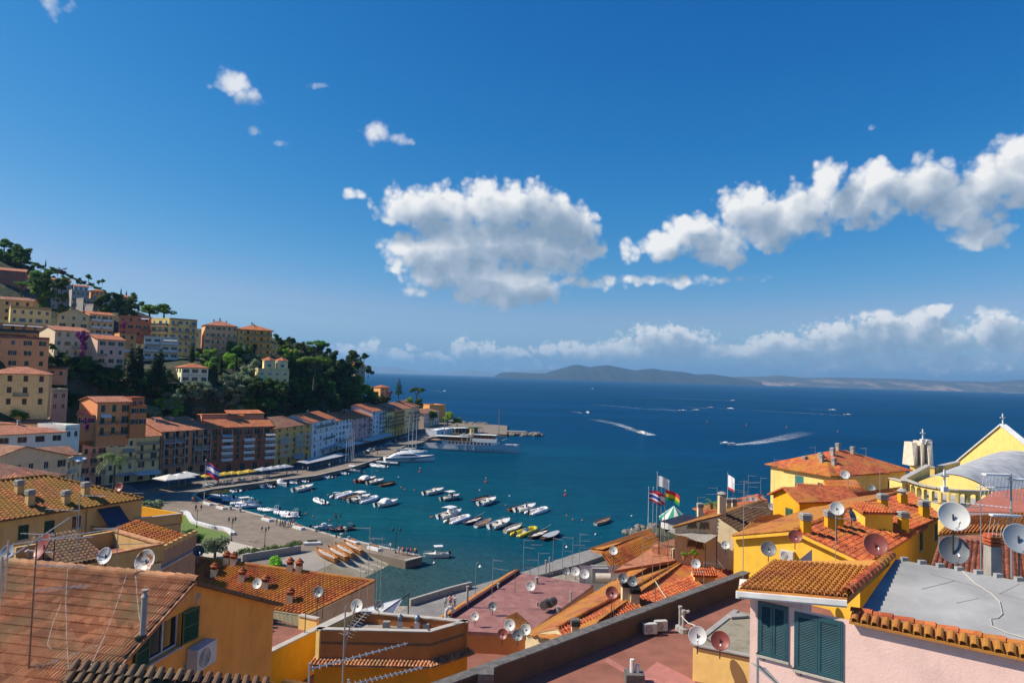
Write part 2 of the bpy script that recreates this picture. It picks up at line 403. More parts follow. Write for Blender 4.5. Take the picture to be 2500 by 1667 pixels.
# --- terrain
BASE = [(150, 1195), (350, 1171), (509, 1152), (666, 1142), (757, 1120), (815, 1100), (857, 1088), (906, 1077), (939, 1069), (985, 1058), (1022, 1047), (1071, 1034), (1120, 1021)]
def front_at(px): return Z(px, float(np.interp(px, [b[0] for b in BASE], [b[1] for b in BASE])), 1.8)
QZ = 1.6
QE = [(1238, 1060), (1092, 1054), (1071, 1058), (1030, 1080), (990, 1088), (954, 1109), (859, 1140), (767, 1161), (666, 1173), (580, 1185), (513, 1194), (484, 1200), (472, 1208), (493, 1221), (608, 1250), (692, 1272), (830, 1312), (947, 1338), (1031, 1358), (990, 1368), (884, 1345), (765, 1398), (700, 1440), (520, 1440), (330, 1330), (230, 1260)]
qp = [(p.x, p.y) for p in (Z(x, y, QZ) for x, y in QE)]
for px in (195, 350, 509, 666, 757, 815, 906, 985, 1022, 1071, 1125):
 p = front_at(px); qp.append((p.x - 2.6, p.y + 1.5))
p = Z(1238, 1040, QZ); qp += [(p.x - 30, p.y + 22), (p.x, p.y + 5)]
qp = orient(qp)
CTRL = [(60,925,205),(120,900,215),(60,1000,182),(270,1052,188),(450,955,262),(160,890,235),(250,897,240),(200,868,285),(430,868,305),
 (530,872,312),(640,876,318),(30,700,330),(140,775,330),(250,790,335),(0,622,400),(120,672,400),(230,722,392),(320,755,372),(400,788,352),(690,872,340),(760,885,345),
 (830,905,380),(870,935,400),(935,985,430),(1000,1005,450),(1060,1022,470),(670,950,290),(800,1000,330),(620,1005,262),(400,1015,218),
 (560,1002,243),(0,1098,160),(120,1098,165),(700,1000,290),(900,1000,385),(350,930,235),(330,890,270),(540,930,275),(-120,870,212),(-150,800,262),(-40,975,180),(0,775,262),(80,808,258),(450,810,385),(550,838,392),(650,858,405),(760,892,425),(500,850,450),(650,880,470),(200,728,440),(320,776,425),(420,800,400),(120,704,372),(60,694,366),(200,728,372),(260,742,362),(20,690,350)]
PT, HV = [], []
for (px, py, d) in CTRL:
 p = Y(px, py, d); PT.append((p.x, p.y)); HV.append(p.z)
for (px, py) in ((195,1192),(270,1181),(350,1171),(430,1161),(509,1152),(600,1147),(666,1142),(757,1120),(815,1100),(906,1077),(985,1058),(1022,1047)):
 for k_, z_ in ((13, 2.5), (20, 5.0)):
  p = Z(px, py, 1.6); PT.append((p.x - .87 * k_, p.y + .5 * k_)); HV.append(z_)
for (px, py) in ((480,1230),(600,1270),(560,1330),(420,1260),(400,1200),(800,1330)):
 p = Z(px, py, 1.2); PT.append((p.x, p.y)); HV.append(1.2)
for (px, py) in ((195,1205),(350,1171),(509,1152),(600,1147),(754,1124),(905,1076),(1021,1047),(1069,1034),(0,1240),(486,1215)):
 p = Z(px, py, 1.6); PT.append((p.x, p.y)); HV.append(1.6)
for (x, y, z) in ((0,0,14),(20,5,14),(-25,10,14),(-60,20,14),(60,10,16),(0,30,10),(0,60,4),(-30,60,5),(30,60,9),(55,70,12),(85,90,10),(-60,70,9),(-60,110,4),(-100,155,12),(-90,125,10),(-70,140,2.5),(-95,185,2),(-45,100,3),(-110,90,16),(-50,160,1.6),(-80,205,1.6),
 (40,100,4),(60,120,3),(95,130,5),(-20,95,1.6),(20,85,2.5),(-300,200,52),(-340,330,110),(-400,480,118),(-300,520,72),(-230,520,42),(-160,540,20),(-200,590,14),(-120,560,8),(-280,40,24),(-150,60,18),(-420,620,60)):
 PT.append((x, y)); HV.append(z)
PT = np.array(PT); HV = np.array(HV)
def _tps(r2): return np.where(r2 > 1e-9, r2 * np.log(r2 + 1e-12) * 0.5, 0.0)
_n = len(PT); K = _tps(((PT[:, None] - PT[None]) ** 2).sum(-1)) + np.eye(_n) * 60.0
Pm = np.hstack([np.ones((_n, 1)), PT]); A_ = np.block([[K, Pm], [Pm.T, np.zeros((3, 3))]])
WT = np.linalg.solve(A_, np.concatenate([HV, np.zeros(3)]))
def ground_np(xy):
 xy = np.atleast_2d(np.asarray(xy, float))
 return _tps(((xy[:, None] - PT[None]) ** 2).sum(-1)) @ WT[:_n] + np.hstack([np.ones((len(xy), 1)), xy]) @ WT[_n:]
def ground(x, y): return max(1.2, float(ground_np((x, y))[0]))
def hit(px, py, d0=150, d1=520):           # where the photo's ray meets the hillside
 ds = np.linspace(d0, d1, 190); dr = ray(px, py)
 P = np.array([tuple(CAM + dr * (d / dr.y)) for d in ds]); gz = np.maximum(1.2, ground_np(P[:, :2]))
 k = np.argmax(P[:, 2] <= gz)
 if P[k, 2] > gz[k]: k = int(np.argmin(P[:, 2] - gz))
 return Vector((P[k, 0], P[k, 1], gz[k]))
SLP = [(p.x, p.y) for p in (Z(a, b, .5) for a, b in ((1000, 1360), (878, 1339), (735, 1394), (700, 1500), (900, 1440), (1000, 1395)))]
xs = np.arange(-430, 216, 5.0); ys = np.arange(-30, 660, 5.0)
GX, GY = np.meshgrid(xs, ys); GZ = ground_np(np.stack([GX.ravel(), GY.ravel()], 1))
rng = np.random.default_rng(3)
V3 = []
for x, y, z in zip(GX.ravel(), GY.ravel(), GZ):
 z = max(1.2, z) + (rng.random() - .5) * (0.8 if z > 6 else 0.0)
 if z > 1.2 and any(inside(x + dx, y + dy, qp) or inside(x + dx, y + dy, SEA) for dx, dy in ((0, 0), (5, 0), (-5, 0), (0, 5), (0, -5))): z = 1.2
 if inside(x, y, SEA) or inside(x, y, SLP): z = -5
 if y < 60: z = min(z, 13 + max(0, abs(x) - 60) * .2)
 V3.append((x, y, z))
nx = len(xs)
FS = [(j * nx + i, j * nx + i + 1, (j + 1) * nx + i + 1, (j + 1) * nx + i) for j in range(len(ys) - 1) for i in range(nx - 1)]
def earth_material():
 m, t, b = newmat('hill_earth')
 geo = t.add('ShaderNodeNewGeometry').outputs['Position']
 n = t.noise(geo, 0.12, 7, 0.65)
 c = t.ramp(n, [(0.3, (.018, .028, .010)), (0.5, (.04, .05, .018)), (0.64, (.10, .085, .05)), (0.8, (.16, .125, .08))])
 yy = t.add('ShaderNodeSeparateXYZ', {0: geo}).outputs[1]      # the near slope is paved town ground
 c = t.mix(t.add('ShaderNodeMapRange', {0: yy, 1: 125, 2: 150, 3: 1, 4: 0}).outputs[0], c, t.ramp(n, [(.3, (.26, .21, .16)), (.7, (.38, .32, .25))]))
 t.l.new(c, b.inputs['Base Color']); b.inputs['Roughness'].default_value = 0.95
 bn = t.add('ShaderNodeBump', {'Height': t.noise(geo, 0.8, 6), 'Strength': 0.9, 'Distance': 0.8})
 t.l.new(bn.outputs[0], b.inputs['Normal'])
 return m
EARTH = earth_material()
mb = MB(); mb.add(V3, FS); mb.build('hillside', EARTH, kind='structure', label='wooded hillside rising left of the harbour', smooth=True)
# --- far coast
def hill_material(name, c0, c1, fields=False):
 m, t, b = newmat(name)
 geo = t.add('ShaderNodeNewGeometry').outputs['Position']
 n = t.noise(geo, 0.004, 7, 0.65)
 c = t.ramp(n, [(0.35, c0), (0.65, c1)])
 if fields:
  z = t.add('ShaderNodeSeparateXYZ', {0: geo}).outputs[2]
  fn = t.noise(t.v('MULTIPLY', geo, (1, .4, 1)), 0.0022, 4, 0.6)
  ff = t.m('MULTIPLY', t.add('ShaderNodeMapRange', {0: fn, 1: .5, 2: .6, 3: 0, 4: .8}).outputs[0], t.add('ShaderNodeMapRange', {0: z, 1: 60, 2: 190, 3: 1, 4: 0}).outputs[0])
  c = t.mix(ff, c, (.36, .25, .17))
 t.l.new(c, b.inputs['Base Color']); b.inputs['Roughness'].default_value = 0.95
 return m
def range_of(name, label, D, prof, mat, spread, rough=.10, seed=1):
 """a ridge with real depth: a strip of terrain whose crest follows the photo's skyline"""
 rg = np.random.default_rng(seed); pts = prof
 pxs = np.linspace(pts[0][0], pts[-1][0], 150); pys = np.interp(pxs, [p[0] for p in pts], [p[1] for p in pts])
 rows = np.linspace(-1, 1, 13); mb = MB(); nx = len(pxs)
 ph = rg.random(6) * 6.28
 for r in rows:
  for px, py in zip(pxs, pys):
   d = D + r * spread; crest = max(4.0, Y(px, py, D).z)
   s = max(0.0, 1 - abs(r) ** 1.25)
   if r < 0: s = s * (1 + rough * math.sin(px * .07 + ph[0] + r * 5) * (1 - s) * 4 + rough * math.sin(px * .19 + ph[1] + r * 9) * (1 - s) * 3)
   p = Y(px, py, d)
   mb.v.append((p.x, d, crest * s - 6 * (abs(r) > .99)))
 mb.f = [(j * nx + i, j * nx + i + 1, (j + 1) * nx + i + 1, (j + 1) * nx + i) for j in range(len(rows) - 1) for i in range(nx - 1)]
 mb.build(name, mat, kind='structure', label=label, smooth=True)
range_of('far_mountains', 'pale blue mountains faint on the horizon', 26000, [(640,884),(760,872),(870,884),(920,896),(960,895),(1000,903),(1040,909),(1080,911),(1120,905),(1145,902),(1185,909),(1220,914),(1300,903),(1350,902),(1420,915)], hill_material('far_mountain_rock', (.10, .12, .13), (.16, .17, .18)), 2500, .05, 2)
range_of('headland_hills', 'dark blue wooded headland across the bay', 12500, [(1208,917),(1225,909),(1250,908),(1300,911),(1330,911),(1360,902),(1395,892),(1412,890),(1440,896),(1460,893),(1482,891),(1510,896),(1550,904),(1575,901),(1592,899),(1620,904),(1670,908),(1700,914),(1735,913),(1770,918),(1820,925),(1860,932)], hill_material('headland_scrub', (.006, .012, .012), (.02, .026, .022)), 1300, .10, 3)
range_of('coastal_plain', 'hazy coastal hills with pale fields behind the bay', 15000, [(1700,926),(1760,922),(1810,919),(1860,919),(1900,916),(1960,922),(2050,921),(2120,923),(2190,924),(2250,927),(2300,930),(2360,930),(2420,932),(2500,926),(2600,924),(2800,928)], hill_material('coastal_fields', (.04, .05, .04), (.09, .085, .065), True), 2200, .08, 4)
# air: one closed box of thin haze round everything
hm = bpy.data.materials.new('haze_air'); hm.use_nodes = True; ht = NT(hm.node_tree); ht.n.clear()
pvn = ht.add('ShaderNodeVolumePrincipled', {'Color': (.30, .62, 1.0, 1), 'Density': 5.2e-5, 'Anisotropy': 0.2})
ht.l.new(pvn.outputs[0], ht.add('ShaderNodeOutputMaterial').inputs['Volume'])
HAZE = True
if HAZE:
 mb = MB(); mb.box(-FAR - 40, FAR + 40, -340, FAR + 40, -8, 620)
 mb.build('haze', hm, kind='stuff', label='thin blue haze over the bay')
# --- house kit
TILE_FAR = tilemat('clay_tiles_far', 'a8674a', 'c07a58', None, row=0.85)
TILE_FAR2 = tilemat('clay_tiles_brown', '8a5a44', '9c6a50', 'a08060', .2, row=0.85)
TILE_OR = tilemat('clay_tiles_orange', 'b4633c', 'c87846', None, row=0.85)
GLASS = glassy('window_glass'); IRON = plain('dark_iron', (.03, .03, .032), .55); WHITEM = plain('white_paint', (.72, .72, .70), .5)
CONC = plain('concrete', (.34, .32, .29), .9, bump=.3); STONE = plain('pale_stone', (.46, .42, .36), .9, bump=.3)
FRAME = plain('window_frame_wood', (.5, .48, .44), .6)
SHUT = {k: plain('shutter_' + k, v, .6) for k, v in dict(green=(.012, .06, .04), brown=(.055, .025, .018), teal=(.03, .16, .17), blue=(.03, .16, .33), grey=(.16, .17, .18), yellow=(.45, .25, .02), dark=(.018, .022, .024), white=(.6, .6, .58), sage=(.06, .16, .10)).items()}
AWN = {k: plain('awning_' + k, v, .8) for k, v in dict(cream=(.52, .48, .38), white=(.66, .66, .64), grey=(.38, .39, .40), blue=(.03, .05, .09), yellow=(.50, .30, .02), striped=(.45, .38, .33), sage=(.25, .30, .28)).items()}
_wc = {}
def _cached(key, fn):
 if key not in _wc: _wc[key] = fn()
 return _wc[key]
def wall_grid(mb, O, U, N, L, H, ops, rec):
 """one wall with real openings: O origin, U along, N inward; ops = (u0, u1, v0, v1)"""
 O, U, N = Vector(O), Vector(U), Vector(N); Zv = Vector((0, 0, 1))
 us = sorted({0.0, L, *[round(x, 3) for o in ops for x in o[:2]]}); vv = sorted({0.0, H, *[round(x, 3) for o in ops for x in o[2:4]]})
 def P(u, v, n=0.0): return O + U * u + Zv * v + N * n
 for i in range(len(us) - 1):
  run = None
  for j in range(len(vv) - 1):
   uc, vc = (us[i] + us[i + 1]) / 2, (vv[j] + vv[j + 1]) / 2
   hole = any(o[0] < uc < o[1] and o[2] < vc < o[3] for o in ops)
   if not hole: mb.quad(P(us[i], vv[j]), P(us[i + 1], vv[j]), P(us[i + 1], vv[j + 1]), P(us[i], vv[j + 1]))
 for (a, b, c, d) in [o[:4] for o in ops]:
  mb.quad(P(a, c), P(a, c, rec), P(a, d, rec), P(a, d)); mb.quad(P(b, c, rec), P(b, c), P(b, d), P(b, d, rec))
  mb.quad(P(a, c, rec), P(a, c), P(b, c), P(b, c, rec)); mb.quad(P(a, d), P(a, d, rec), P(b, d, rec), P(b, d))
  mb.quad(P(a, c, rec), P(b, c, rec), P(b, d, rec), P(a, d, rec))
def window(parent, loc, rz, wd, ht, style, sh='green', rec=0.18, detail=True):
 """window > pane, shutter(s), sill; local x along the wall, y inward"""
 wd, ht = round(wd, 2), round(ht, 2)
 def fr():
  m = MB(); t = .07; y0, y1 = rec - .10, rec - .04
  m.box(0, t, y0, y1, 0, ht); m.box(wd - t, wd, y0, y1, 0, ht); m.box(t, wd - t, y0, y1, 0, t); m.box(t, wd - t, y0, y1, ht - t, ht)
  m.box(wd / 2 - t / 2, wd / 2 + t / 2, y0 - .01, y1 - .01, t, ht - t)
  return m.mesh('window', FRAME)
 o = inst('window', _cached(('fr', wd, ht, rec), fr), parent, loc, (0, 0, rz))
 def leafm(w2):
  m = MB(); m.box(0, w2, -.03, .03, 0, ht - .04)
  if detail:
   k = max(4, int(ht / .16)); m.v = []; m.f = []; t = .06
   m.box(0, t, -.025, .025, 0, ht - .04); m.box(w2 - t, w2, -.025, .025, 0, ht - .04); m.box(t, w2 - t, -.025, .025, 0, t); m.box(t, w2 - t, -.025, .025, ht - .04 - t, ht - .04)
   for i in range(k):
    z = t + (ht - .04 - 2 * t) * (i + .5) / k
    m.cbox((w2 / 2, 0, z), w2 - 2 * t, .035, (ht - .2) / k * .8, M=Matrix.Rotation(.5, 3, 'X'))
  return m
 if style in ('open', 'dark', 'roller', 'half'):
  inst('pane', _cached(('pn', wd, ht, rec), lambda: MB().quad((.05, rec - .06, .05), (wd - .05, rec - .06, .05), (wd - .05, rec - .06, ht - .05), (.05, rec - .06, ht - .05)).mesh('pane', GLASS)), o)
 if style == 'roller':
  inst('roller_blind', _cached(('rb', wd, ht, sh), lambda: MB().box(.03, wd - .03, rec - .14, rec - .115, ht * .45, ht - .02).mesh('roller_blind', SHUT[sh])), o)
 if style in ('open', 'shut', 'half'):
  me = _cached(('lf', round(wd / 2, 3), ht, sh, detail), lambda: leafm(wd / 2 - .01).mesh('shutter', SHUT[sh]))
  if style == 'open' or style == 'half':
   inst('shutter', me, o, (-wd / 2 + (0 if style == 'open' else .25), -.05, 0), (0, 0, 0 if style == 'open' else R(-35)))
   inst('shutter', me, o, (wd + .01, -.05, 0))
  else:
   inst('shutter', me, o, (0.005, .03, .02)); inst('shutter', me, o, (wd / 2 + .005, .03, .02))
 if detail:
  inst('sill', _cached(('sl', wd), lambda: MB().box(-.08, wd + .08, -.08, .1, -.07, -.01).mesh('sill', STONE)), o)
 return o
def railing_mesh(L, dp, ht=0.95, step=.14, solid=False):
 m = MB()
 pts = [(0, 0), (0, -dp), (L, -dp), (L, 0)]
 for a, b in zip(pts, pts[1:]):
  d = math.hypot(b[0] - a[0], b[1] - a[1]); n = max(2, int(d / step)); ux, uy = (b[0] - a[0]) / d, (b[1] - a[1]) / d
  rz = math.atan2(uy, ux)
  c = ((a[0] + b[0]) / 2, (a[1] + b[1]) / 2)
  m.cbox((*c, ht), d, .05, .05, rz); m.cbox((*c, .10), d, .03, .03, rz)
  if solid: m.cbox((*c, ht / 2), d, .05, ht - .06, rz)
  else:
   for i in range(n + 1): m.cbox((a[0] + ux * d * i / n, a[1] + uy * d * i / n, ht / 2), .022, .022, ht)
 return m
def balcony(parent, u0, u1, v, dp=1.0, solid=False, mat=None, step=.16, slabmat=None):
 L = round(u1 - u0, 2)
 b = inst('balcony', _cached(('bs', L, dp, id(slabmat)), lambda: MB().box(0, L, -dp, -.003, -.16, 0).mesh('balcony', slabmat or STONE)), parent, (u0, 0, v))
 inst('railing', _cached(('br', L, dp, solid, step, id(mat)), lambda: railing_mesh(L - .06, dp - .06, .95, step, solid).mesh('railing', mat or IRON)), b, (.03, 0, 0))
 return b
def awning(parent, u0, u1, vt, drop=.9, out=1.2, col='cream'):
 L = round(u1 - u0, 2)
 def mk():
  m = MB(); m.slab([(0, -.02, 0), (0, -out, -drop), (L, -out, -drop), (L, -.02, 0)], .03)
  m.box(0, L, -out - .02, -out + .01, -drop - .22, -drop - .03)
  return m.mesh('awning', AWN[col])
 return inst('awning', _cached(('aw', L, drop, out, col), mk), parent, (u0, 0, vt))
def auto_uv(mb):
 mb.uv = []
 for f in mb.f:
  p = [Vector(mb.v[i]) for i in f]; n = (p[1] - p[0]).cross(p[2] - p[0])
  e = Vector((n.y, -n.x, 0))
  e = e.normalized() if e.length > 1e-6 else Vector((1, 0, 0))
  for v in p: mb.uv.append((v.dot(e), v.z))
 return mb
def roof_mesh(kind, L, Dp, H, pitch, ov=.45, th=.16):
 """returns slabs of a roof over [0,L]x[0,Dp] at height H, plus ridge height"""
 m = MB(); t = math.tan(pitch); x0, x1, y0, y1 = -ov, L + ov, -ov, Dp + ov; z0 = H - ov * t + .08
 if kind == 'hip':
  a = min(x1 - x0, y1 - y0) / 2; zr = z0 + a * t
  if x1 - x0 >= y1 - y0:
   r0, r1 = (x0 + a, (y0 + y1) / 2, zr), (x1 - a + 1e-3, (y0 + y1) / 2, zr)
   F = [[(x0, y0, z0), (x1, y0, z0), r1, r0], [(x1, y1, z0), (x0, y1, z0), r0, r1], [(x0, y1, z0), (x0, y0, z0), r0], [(x1, y0, z0), (x1, y1, z0), r1]]
  else:
   r0, r1 = ((x0 + x1) / 2, y0 + a, zr), ((x0 + x1) / 2, y1 - a, zr)
   F = [[(x0, y0, z0), (x1, y0, z0), r0], [(x1, y1, z0), (x0, y1, z0), r1], [(x0, y1, z0), (x0, y0, z0), r0, r1], [(x1, y0, z0), (x1, y1, z0), r1, r0]]
 elif kind == 'gx':
  zr = z0 + (y1 - y0) / 2 * t; ym = (y0 + y1) / 2
  F = [[(x0, y0, z0), (x1, y0, z0), (x1, ym, zr), (x0, ym, zr)], [(x1, y1, z0), (x0, y1, z0), (x0, ym, zr), (x1, ym, zr)]]
 elif kind == 'gy':
  zr = z0 + (x1 - x0) / 2 * t; xm = (x0 + x1) / 2
  F = [[(x0, y1, z0), (x0, y0, z0), (xm, y0, zr), (xm, y1, zr)], [(x1, y0, z0), (x1, y1, z0), (xm, y1, zr), (xm, y0, zr)]]
 elif kind == 'shed':
  zr = z0 + (y1 - y0) * t
  F = [[(x0, y0, z0), (x1, y0, z0), (x1, y1, zr), (x0, y1, zr)]]
 for f in F: m.slab(f, th)
 return auto_uv(m), zr
def chimney(parent, x, y, z, h=1.1, w=.5, mat=None, kind='slabs', capmat=None):
 c = inst('chimney', _cached(('chb', h, w, id(mat)), lambda: MB().box(-w / 2, w / 2, -w / 2, w / 2, -.6, h * .62).mesh('chimney', mat or CONC)), parent, (x, y, z))
 def cap():
  m = MB(); z = h * .62
  if kind == 'slabs':
   for i in range(3):
    m.box(-w * .42, w * .42, -w * .42, w * .42, z, z + .07); m.box(-w * .62, w * .62, -w * .62, w * .62, z + .07, z + .15); z += .15
   m.box(-w * .5, w * .5, -w * .5, w * .5, z, z + .08)
  elif kind == 'pot':
   for sx in (-1, 1):
    for sy in (-1, 1): m.box(sx * w * .38 - .05, sx * w * .38 + .05, sy * w * .38 - .05, sy * w * .38 + .05, z, z + .3)
   m.box(-w * .3, w * .3, -w * .3, w * .3, z, z + .28)
   m.lathe([(w * .78, z + .3), (w * .8, z + .38), (w * .45, z + .52), (w * .5, z + .6), (w * .2, z + .72), (w * .1, z + .82)], 8)
  elif kind == 'cowl':
   m.lathe([(w * .45, z), (w * .45, z + .25), (w * .75, z + .25), (w * .6, z + .38), (w * .15, z + .5)], 10)
  return m.mesh('cap', capmat or CONC)
 inst('cap', _cached(('chc', h, w, kind, id(capmat)), cap), c)
 return c
WALLS = {}
def wallm(h, stain=.3):
 if (h, stain) not in WALLS:
  WALLS[(h, stain)] = plaster('plaster_' + h, tuple(min(.82, (c * .86 + sum(hexc(h)) / 3 * .14) * k_) for c, k_ in zip(hexc(h), (2.25, 1.92, 1.6))), stain)
 return WALLS[(h, stain)]
def house(name, label, A, B, z0, z1, dep, wall, roof='hip', pitch=.36, rmat=None, front=(), left=(), right=(), cat='house', group=None, sh='green', ov=.45,
 balc=(), awn=(), chim=(), para=.7, detail=False, band=None, rec=.18, cornice=None, wallmat=None):
 """A, B: facade ends in plan (left, right seen from outside). front/left/right: rows (z, h, w, style, [u fractions]) in metres above the base"""
 A, B = Vector((A[0], A[1], 0)), Vector((B[0], B[1], 0)); d = B - A; L = d.length; rz = math.atan2(d.y, d.x); H = z1 - z0
 root = empty(name, (A.x, A.y, z0), rz, label, cat, group)
 wm = wallmat or wallm(wall); m = MB()
 def expand(rows, LL):
  ops = []
  for r in rows:
   z, h, w2, st = r[:4]; us = r[4]; s2 = r[5] if len(r) > 5 else sh
   if isinstance(us, int): us = [(i + .5) / us for i in range(us)]
   for u in us:
    c = u * LL
    if z + h < H - .15 and c - w2 / 2 > .1 and c + w2 / 2 < LL - .1: ops.append((c - w2 / 2, c + w2 / 2, max(.02, z), z + h, st, s2))
  return ops
 fo, lo, ro = expand(front, L), expand(left, dep), expand(right, dep)
 wall_grid(m, (0, 0, 0), (1, 0, 0), (0, 1, 0), L, H, fo, rec)
 wall_grid(m, (0, dep, 0), (0, -1, 0), (1, 0, 0), dep, H, lo, rec)
 wall_grid(m, (L, 0, 0), (0, 1, 0), (-1, 0, 0), dep, H, ro, rec)
 m.quad((L, dep, 0), (0, dep, 0), (0, dep, H), (L, dep, H))
 t = math.tan(pitch)
 zr = H
 if roof == 'flat': m.quad((0, 0, H - .25), (L, 0, H - .25), (L, dep, H - .25), (0, dep, H - .25))
 if roof == 'gx':
  for x in (0, L): m.poly([(x, 0, H), (x, dep, H), (x, dep / 2, H + dep / 2 * t)])
 if roof == 'gy':
  for y in (0, dep): m.poly([(0, y, H), (L, y, H), (L / 2, y, H + L / 2 * t)])
 if roof == 'shed':
  for x in (0, L): m.poly([(x, 0, H), (x, dep, H), (x, dep, H + dep * t)])
  m.quad((L, dep, H), (0, dep, H), (0, dep, H + dep * t), (L, dep, H + dep * t))
 m.build('wall', wm, root)
 ro_ = root
 if roof != 'flat':
  rm, zr = roof_mesh(roof, L, dep, H, pitch, ov)
  ro_ = rm.build('roof', rmat or TILE_FAR, root)
 else:
  pm = MB()
  for a in ((0, L, 0, .2), (0, L, dep - .2, dep), (0, .2, .2, dep - .2), (L - .2, L, .2, dep - .2)): pm.box(a[0], a[1], a[2], a[3], H - .24, H + para)
  pm.build('parapet', rmat or wm, root)
 for (u0, u1, v0, v1, st, s2) in fo: window(root, (u0, 0, v0), 0, u1 - u0, v1 - v0, st, s2, rec, detail)
 for (u0, u1, v0, v1, st, s2) in lo: window(root, (0, dep - u0, v0), -math.pi / 2, u1 - u0, v1 - v0, st, s2, rec, detail)
 for (u0, u1, v0, v1, st, s2) in ro: window(root, (L, u0, v0), math.pi / 2, u1 - u0, v1 - v0, st, s2, rec, detail)
 for b in balc:
  us, zs, solid = b[0], b[1], b[2]; mt = b[3] if len(b) > 3 else None; dp = b[4] if len(b) > 4 else 1.0
  for z in zs: balcony(root, us[0] * L, us[1] * L, z, dp, solid, mt)
 for (us, zt, drop, out, col) in awn: awning(root, us[0] * L, us[1] * L, zt, drop, out, col)
 for c in chim:
  x, y = c[0] * L, c[1] * dep; k = c[2] if len(c) > 2 else 'slabs'
  if roof == 'flat': zz = H - .25
  elif roof == 'gx': zz = H + min(y, dep - y) * t
  elif roof == 'gy': zz = H + min(x, L - x) * t
  elif roof == 'shed': zz = H + y * t
  else: zz = H + min(x, L - x, y, dep - y) * t
  chimney(root, x, y, zz, 1.2, .55, None, k)
 if band:
  bm = MB()
  for z in band: bm.box(-.03, L + .03, -.06, -.003, z - .09, z + .09)
  bm.build('string_course', STONE, root)
 return root
# --- harbour front row
def row(name, label, p0, p1, eave, n, wall, cols, styles='osod', dep=11, gf='dark', win_h=1.55, win_w=.95, **kw):
 A, B = front_at(p0 + .3), front_at(p1 - .3)
 z1 = Y(p0, eave, A.y).z; H = z1 - 1.6; s = (H - 3.6) / max(1, n - 1)
 rows = [(.3, 2.6, 1.7 if gf != 'none' else .5, 'dark', max(2, cols - 1))]
 st = dict(o='open', s='shut', d='dark', h='half', r='roller')
 for i in range(n - 1):
  z = 3.6 + s * i + .55
  for c in range(cols): rows.append((z, win_h, win_w, st[styles[(i * 3 + c * 5 + cols) % len(styles)]], [(c + .5) / cols]))
 kw.setdefault('balc', ()); bl = []
 for (u, floors, solid, *rest) in kw['balc']: bl.append((u, [3.6 + s * f + .1 for f in floors], solid, *rest))
 kw['balc'] = bl
 aw = []
 for (u, f, drop, out, col) in kw.get('awn', ()): aw.append((u, 3.6 + s * f + s * .93 if f >= 0 else 3.1, drop, out, col))
 kw['awn'] = aw
 return house(name, label, A, B, 1.6, z1, dep, wall, front=rows, cat='house', group='houses along the harbour front', **kw)
WR = WHITEM
row('town_house', 'pinkish tan harbour house with grey roller awning, leftmost of the quay row', 195, 254, 1067, 5, 'a5816c', 3, 'ssdo', dep=14, balc=[((.4, .97), (0, 1, 2), False)], awn=[((.4, .97), 3, 1.0, .5, 'grey')], roof='gx', pitch=.3, chim=[(.8, .5, 'cowl')])
row('town_house', 'plain cream harbour house with green shutters and sage roller awnings', 254, 327, 1068, 4, 'b5a07a', 3, 'sdos', dep=14, roof='gx', pitch=.3, balc=[((.2, .97), (1,), False)], awn=[((.55, .95), 1, .9, .6, 'sage'), ((.3, .9), -1, .5, 1.8, 'grey')], chim=[(.3, .6, 'cowl'), (.8, .5)])
row('town_house', 'cream harbour house with paired green doors on long thin balconies', 327, 386, 1066, 5, 'a99a72', 2, 'ssos', dep=14, win_h=2.0, roof='gx', pitch=.3, balc=[((.06, .94), (1, 2, 3), False)], awn=[((.05, .95), -1, .6, 2.2, 'white')])
# dark loggia block
lg = row('loggia_block', 'dark harbour block of deep loggia balconies with arched grey struts', 388, 507, 1053, 5, '8d6a4f', 5, 'd', dep=13, win_h=2.1, win_w=2.0, roof='shed', pitch=.26, rmat=TILE_FAR,
 balc=[((.02, .44), (0, 1, 2, 3), False, None, 1.3), ((.64, .98), (0, 1, 2, 3), False, None, 1.3)], awn=[((.02, .44), 2, .7, 1.2, 'grey'), ((.65, .98), 1, .9, 1.0, 'grey')], chim=[(.2, .7, 'cowl'), (.55, .8)], rec=.6)
Lg = (front_at(507) - front_at(388)).length; Hg = Y(388, 1053, front_at(388).y).z - 1.6
for u in (.02, .235, .44, .64, .81, .98):
 b = MB()
 for i in range(5):
  t0, t1 = i / 5 * 1.57, (i + 1) / 5 * 1.57
  b.tube((0, -.2 - 1.1 * math.sin(t0), Hg - 2.4 + 2.2 * math.cos(t0)), (0, -.2 - 1.1 * math.sin(t1), Hg - 2.4 + 2.2 * math.cos(t1)), .17, .17, 5)
 b.box(-.15, .15, -1.35, -1.05, 3.2, Hg - 2.4); b.build('strut', CONC, lg, (u * Lg, 0, 0))
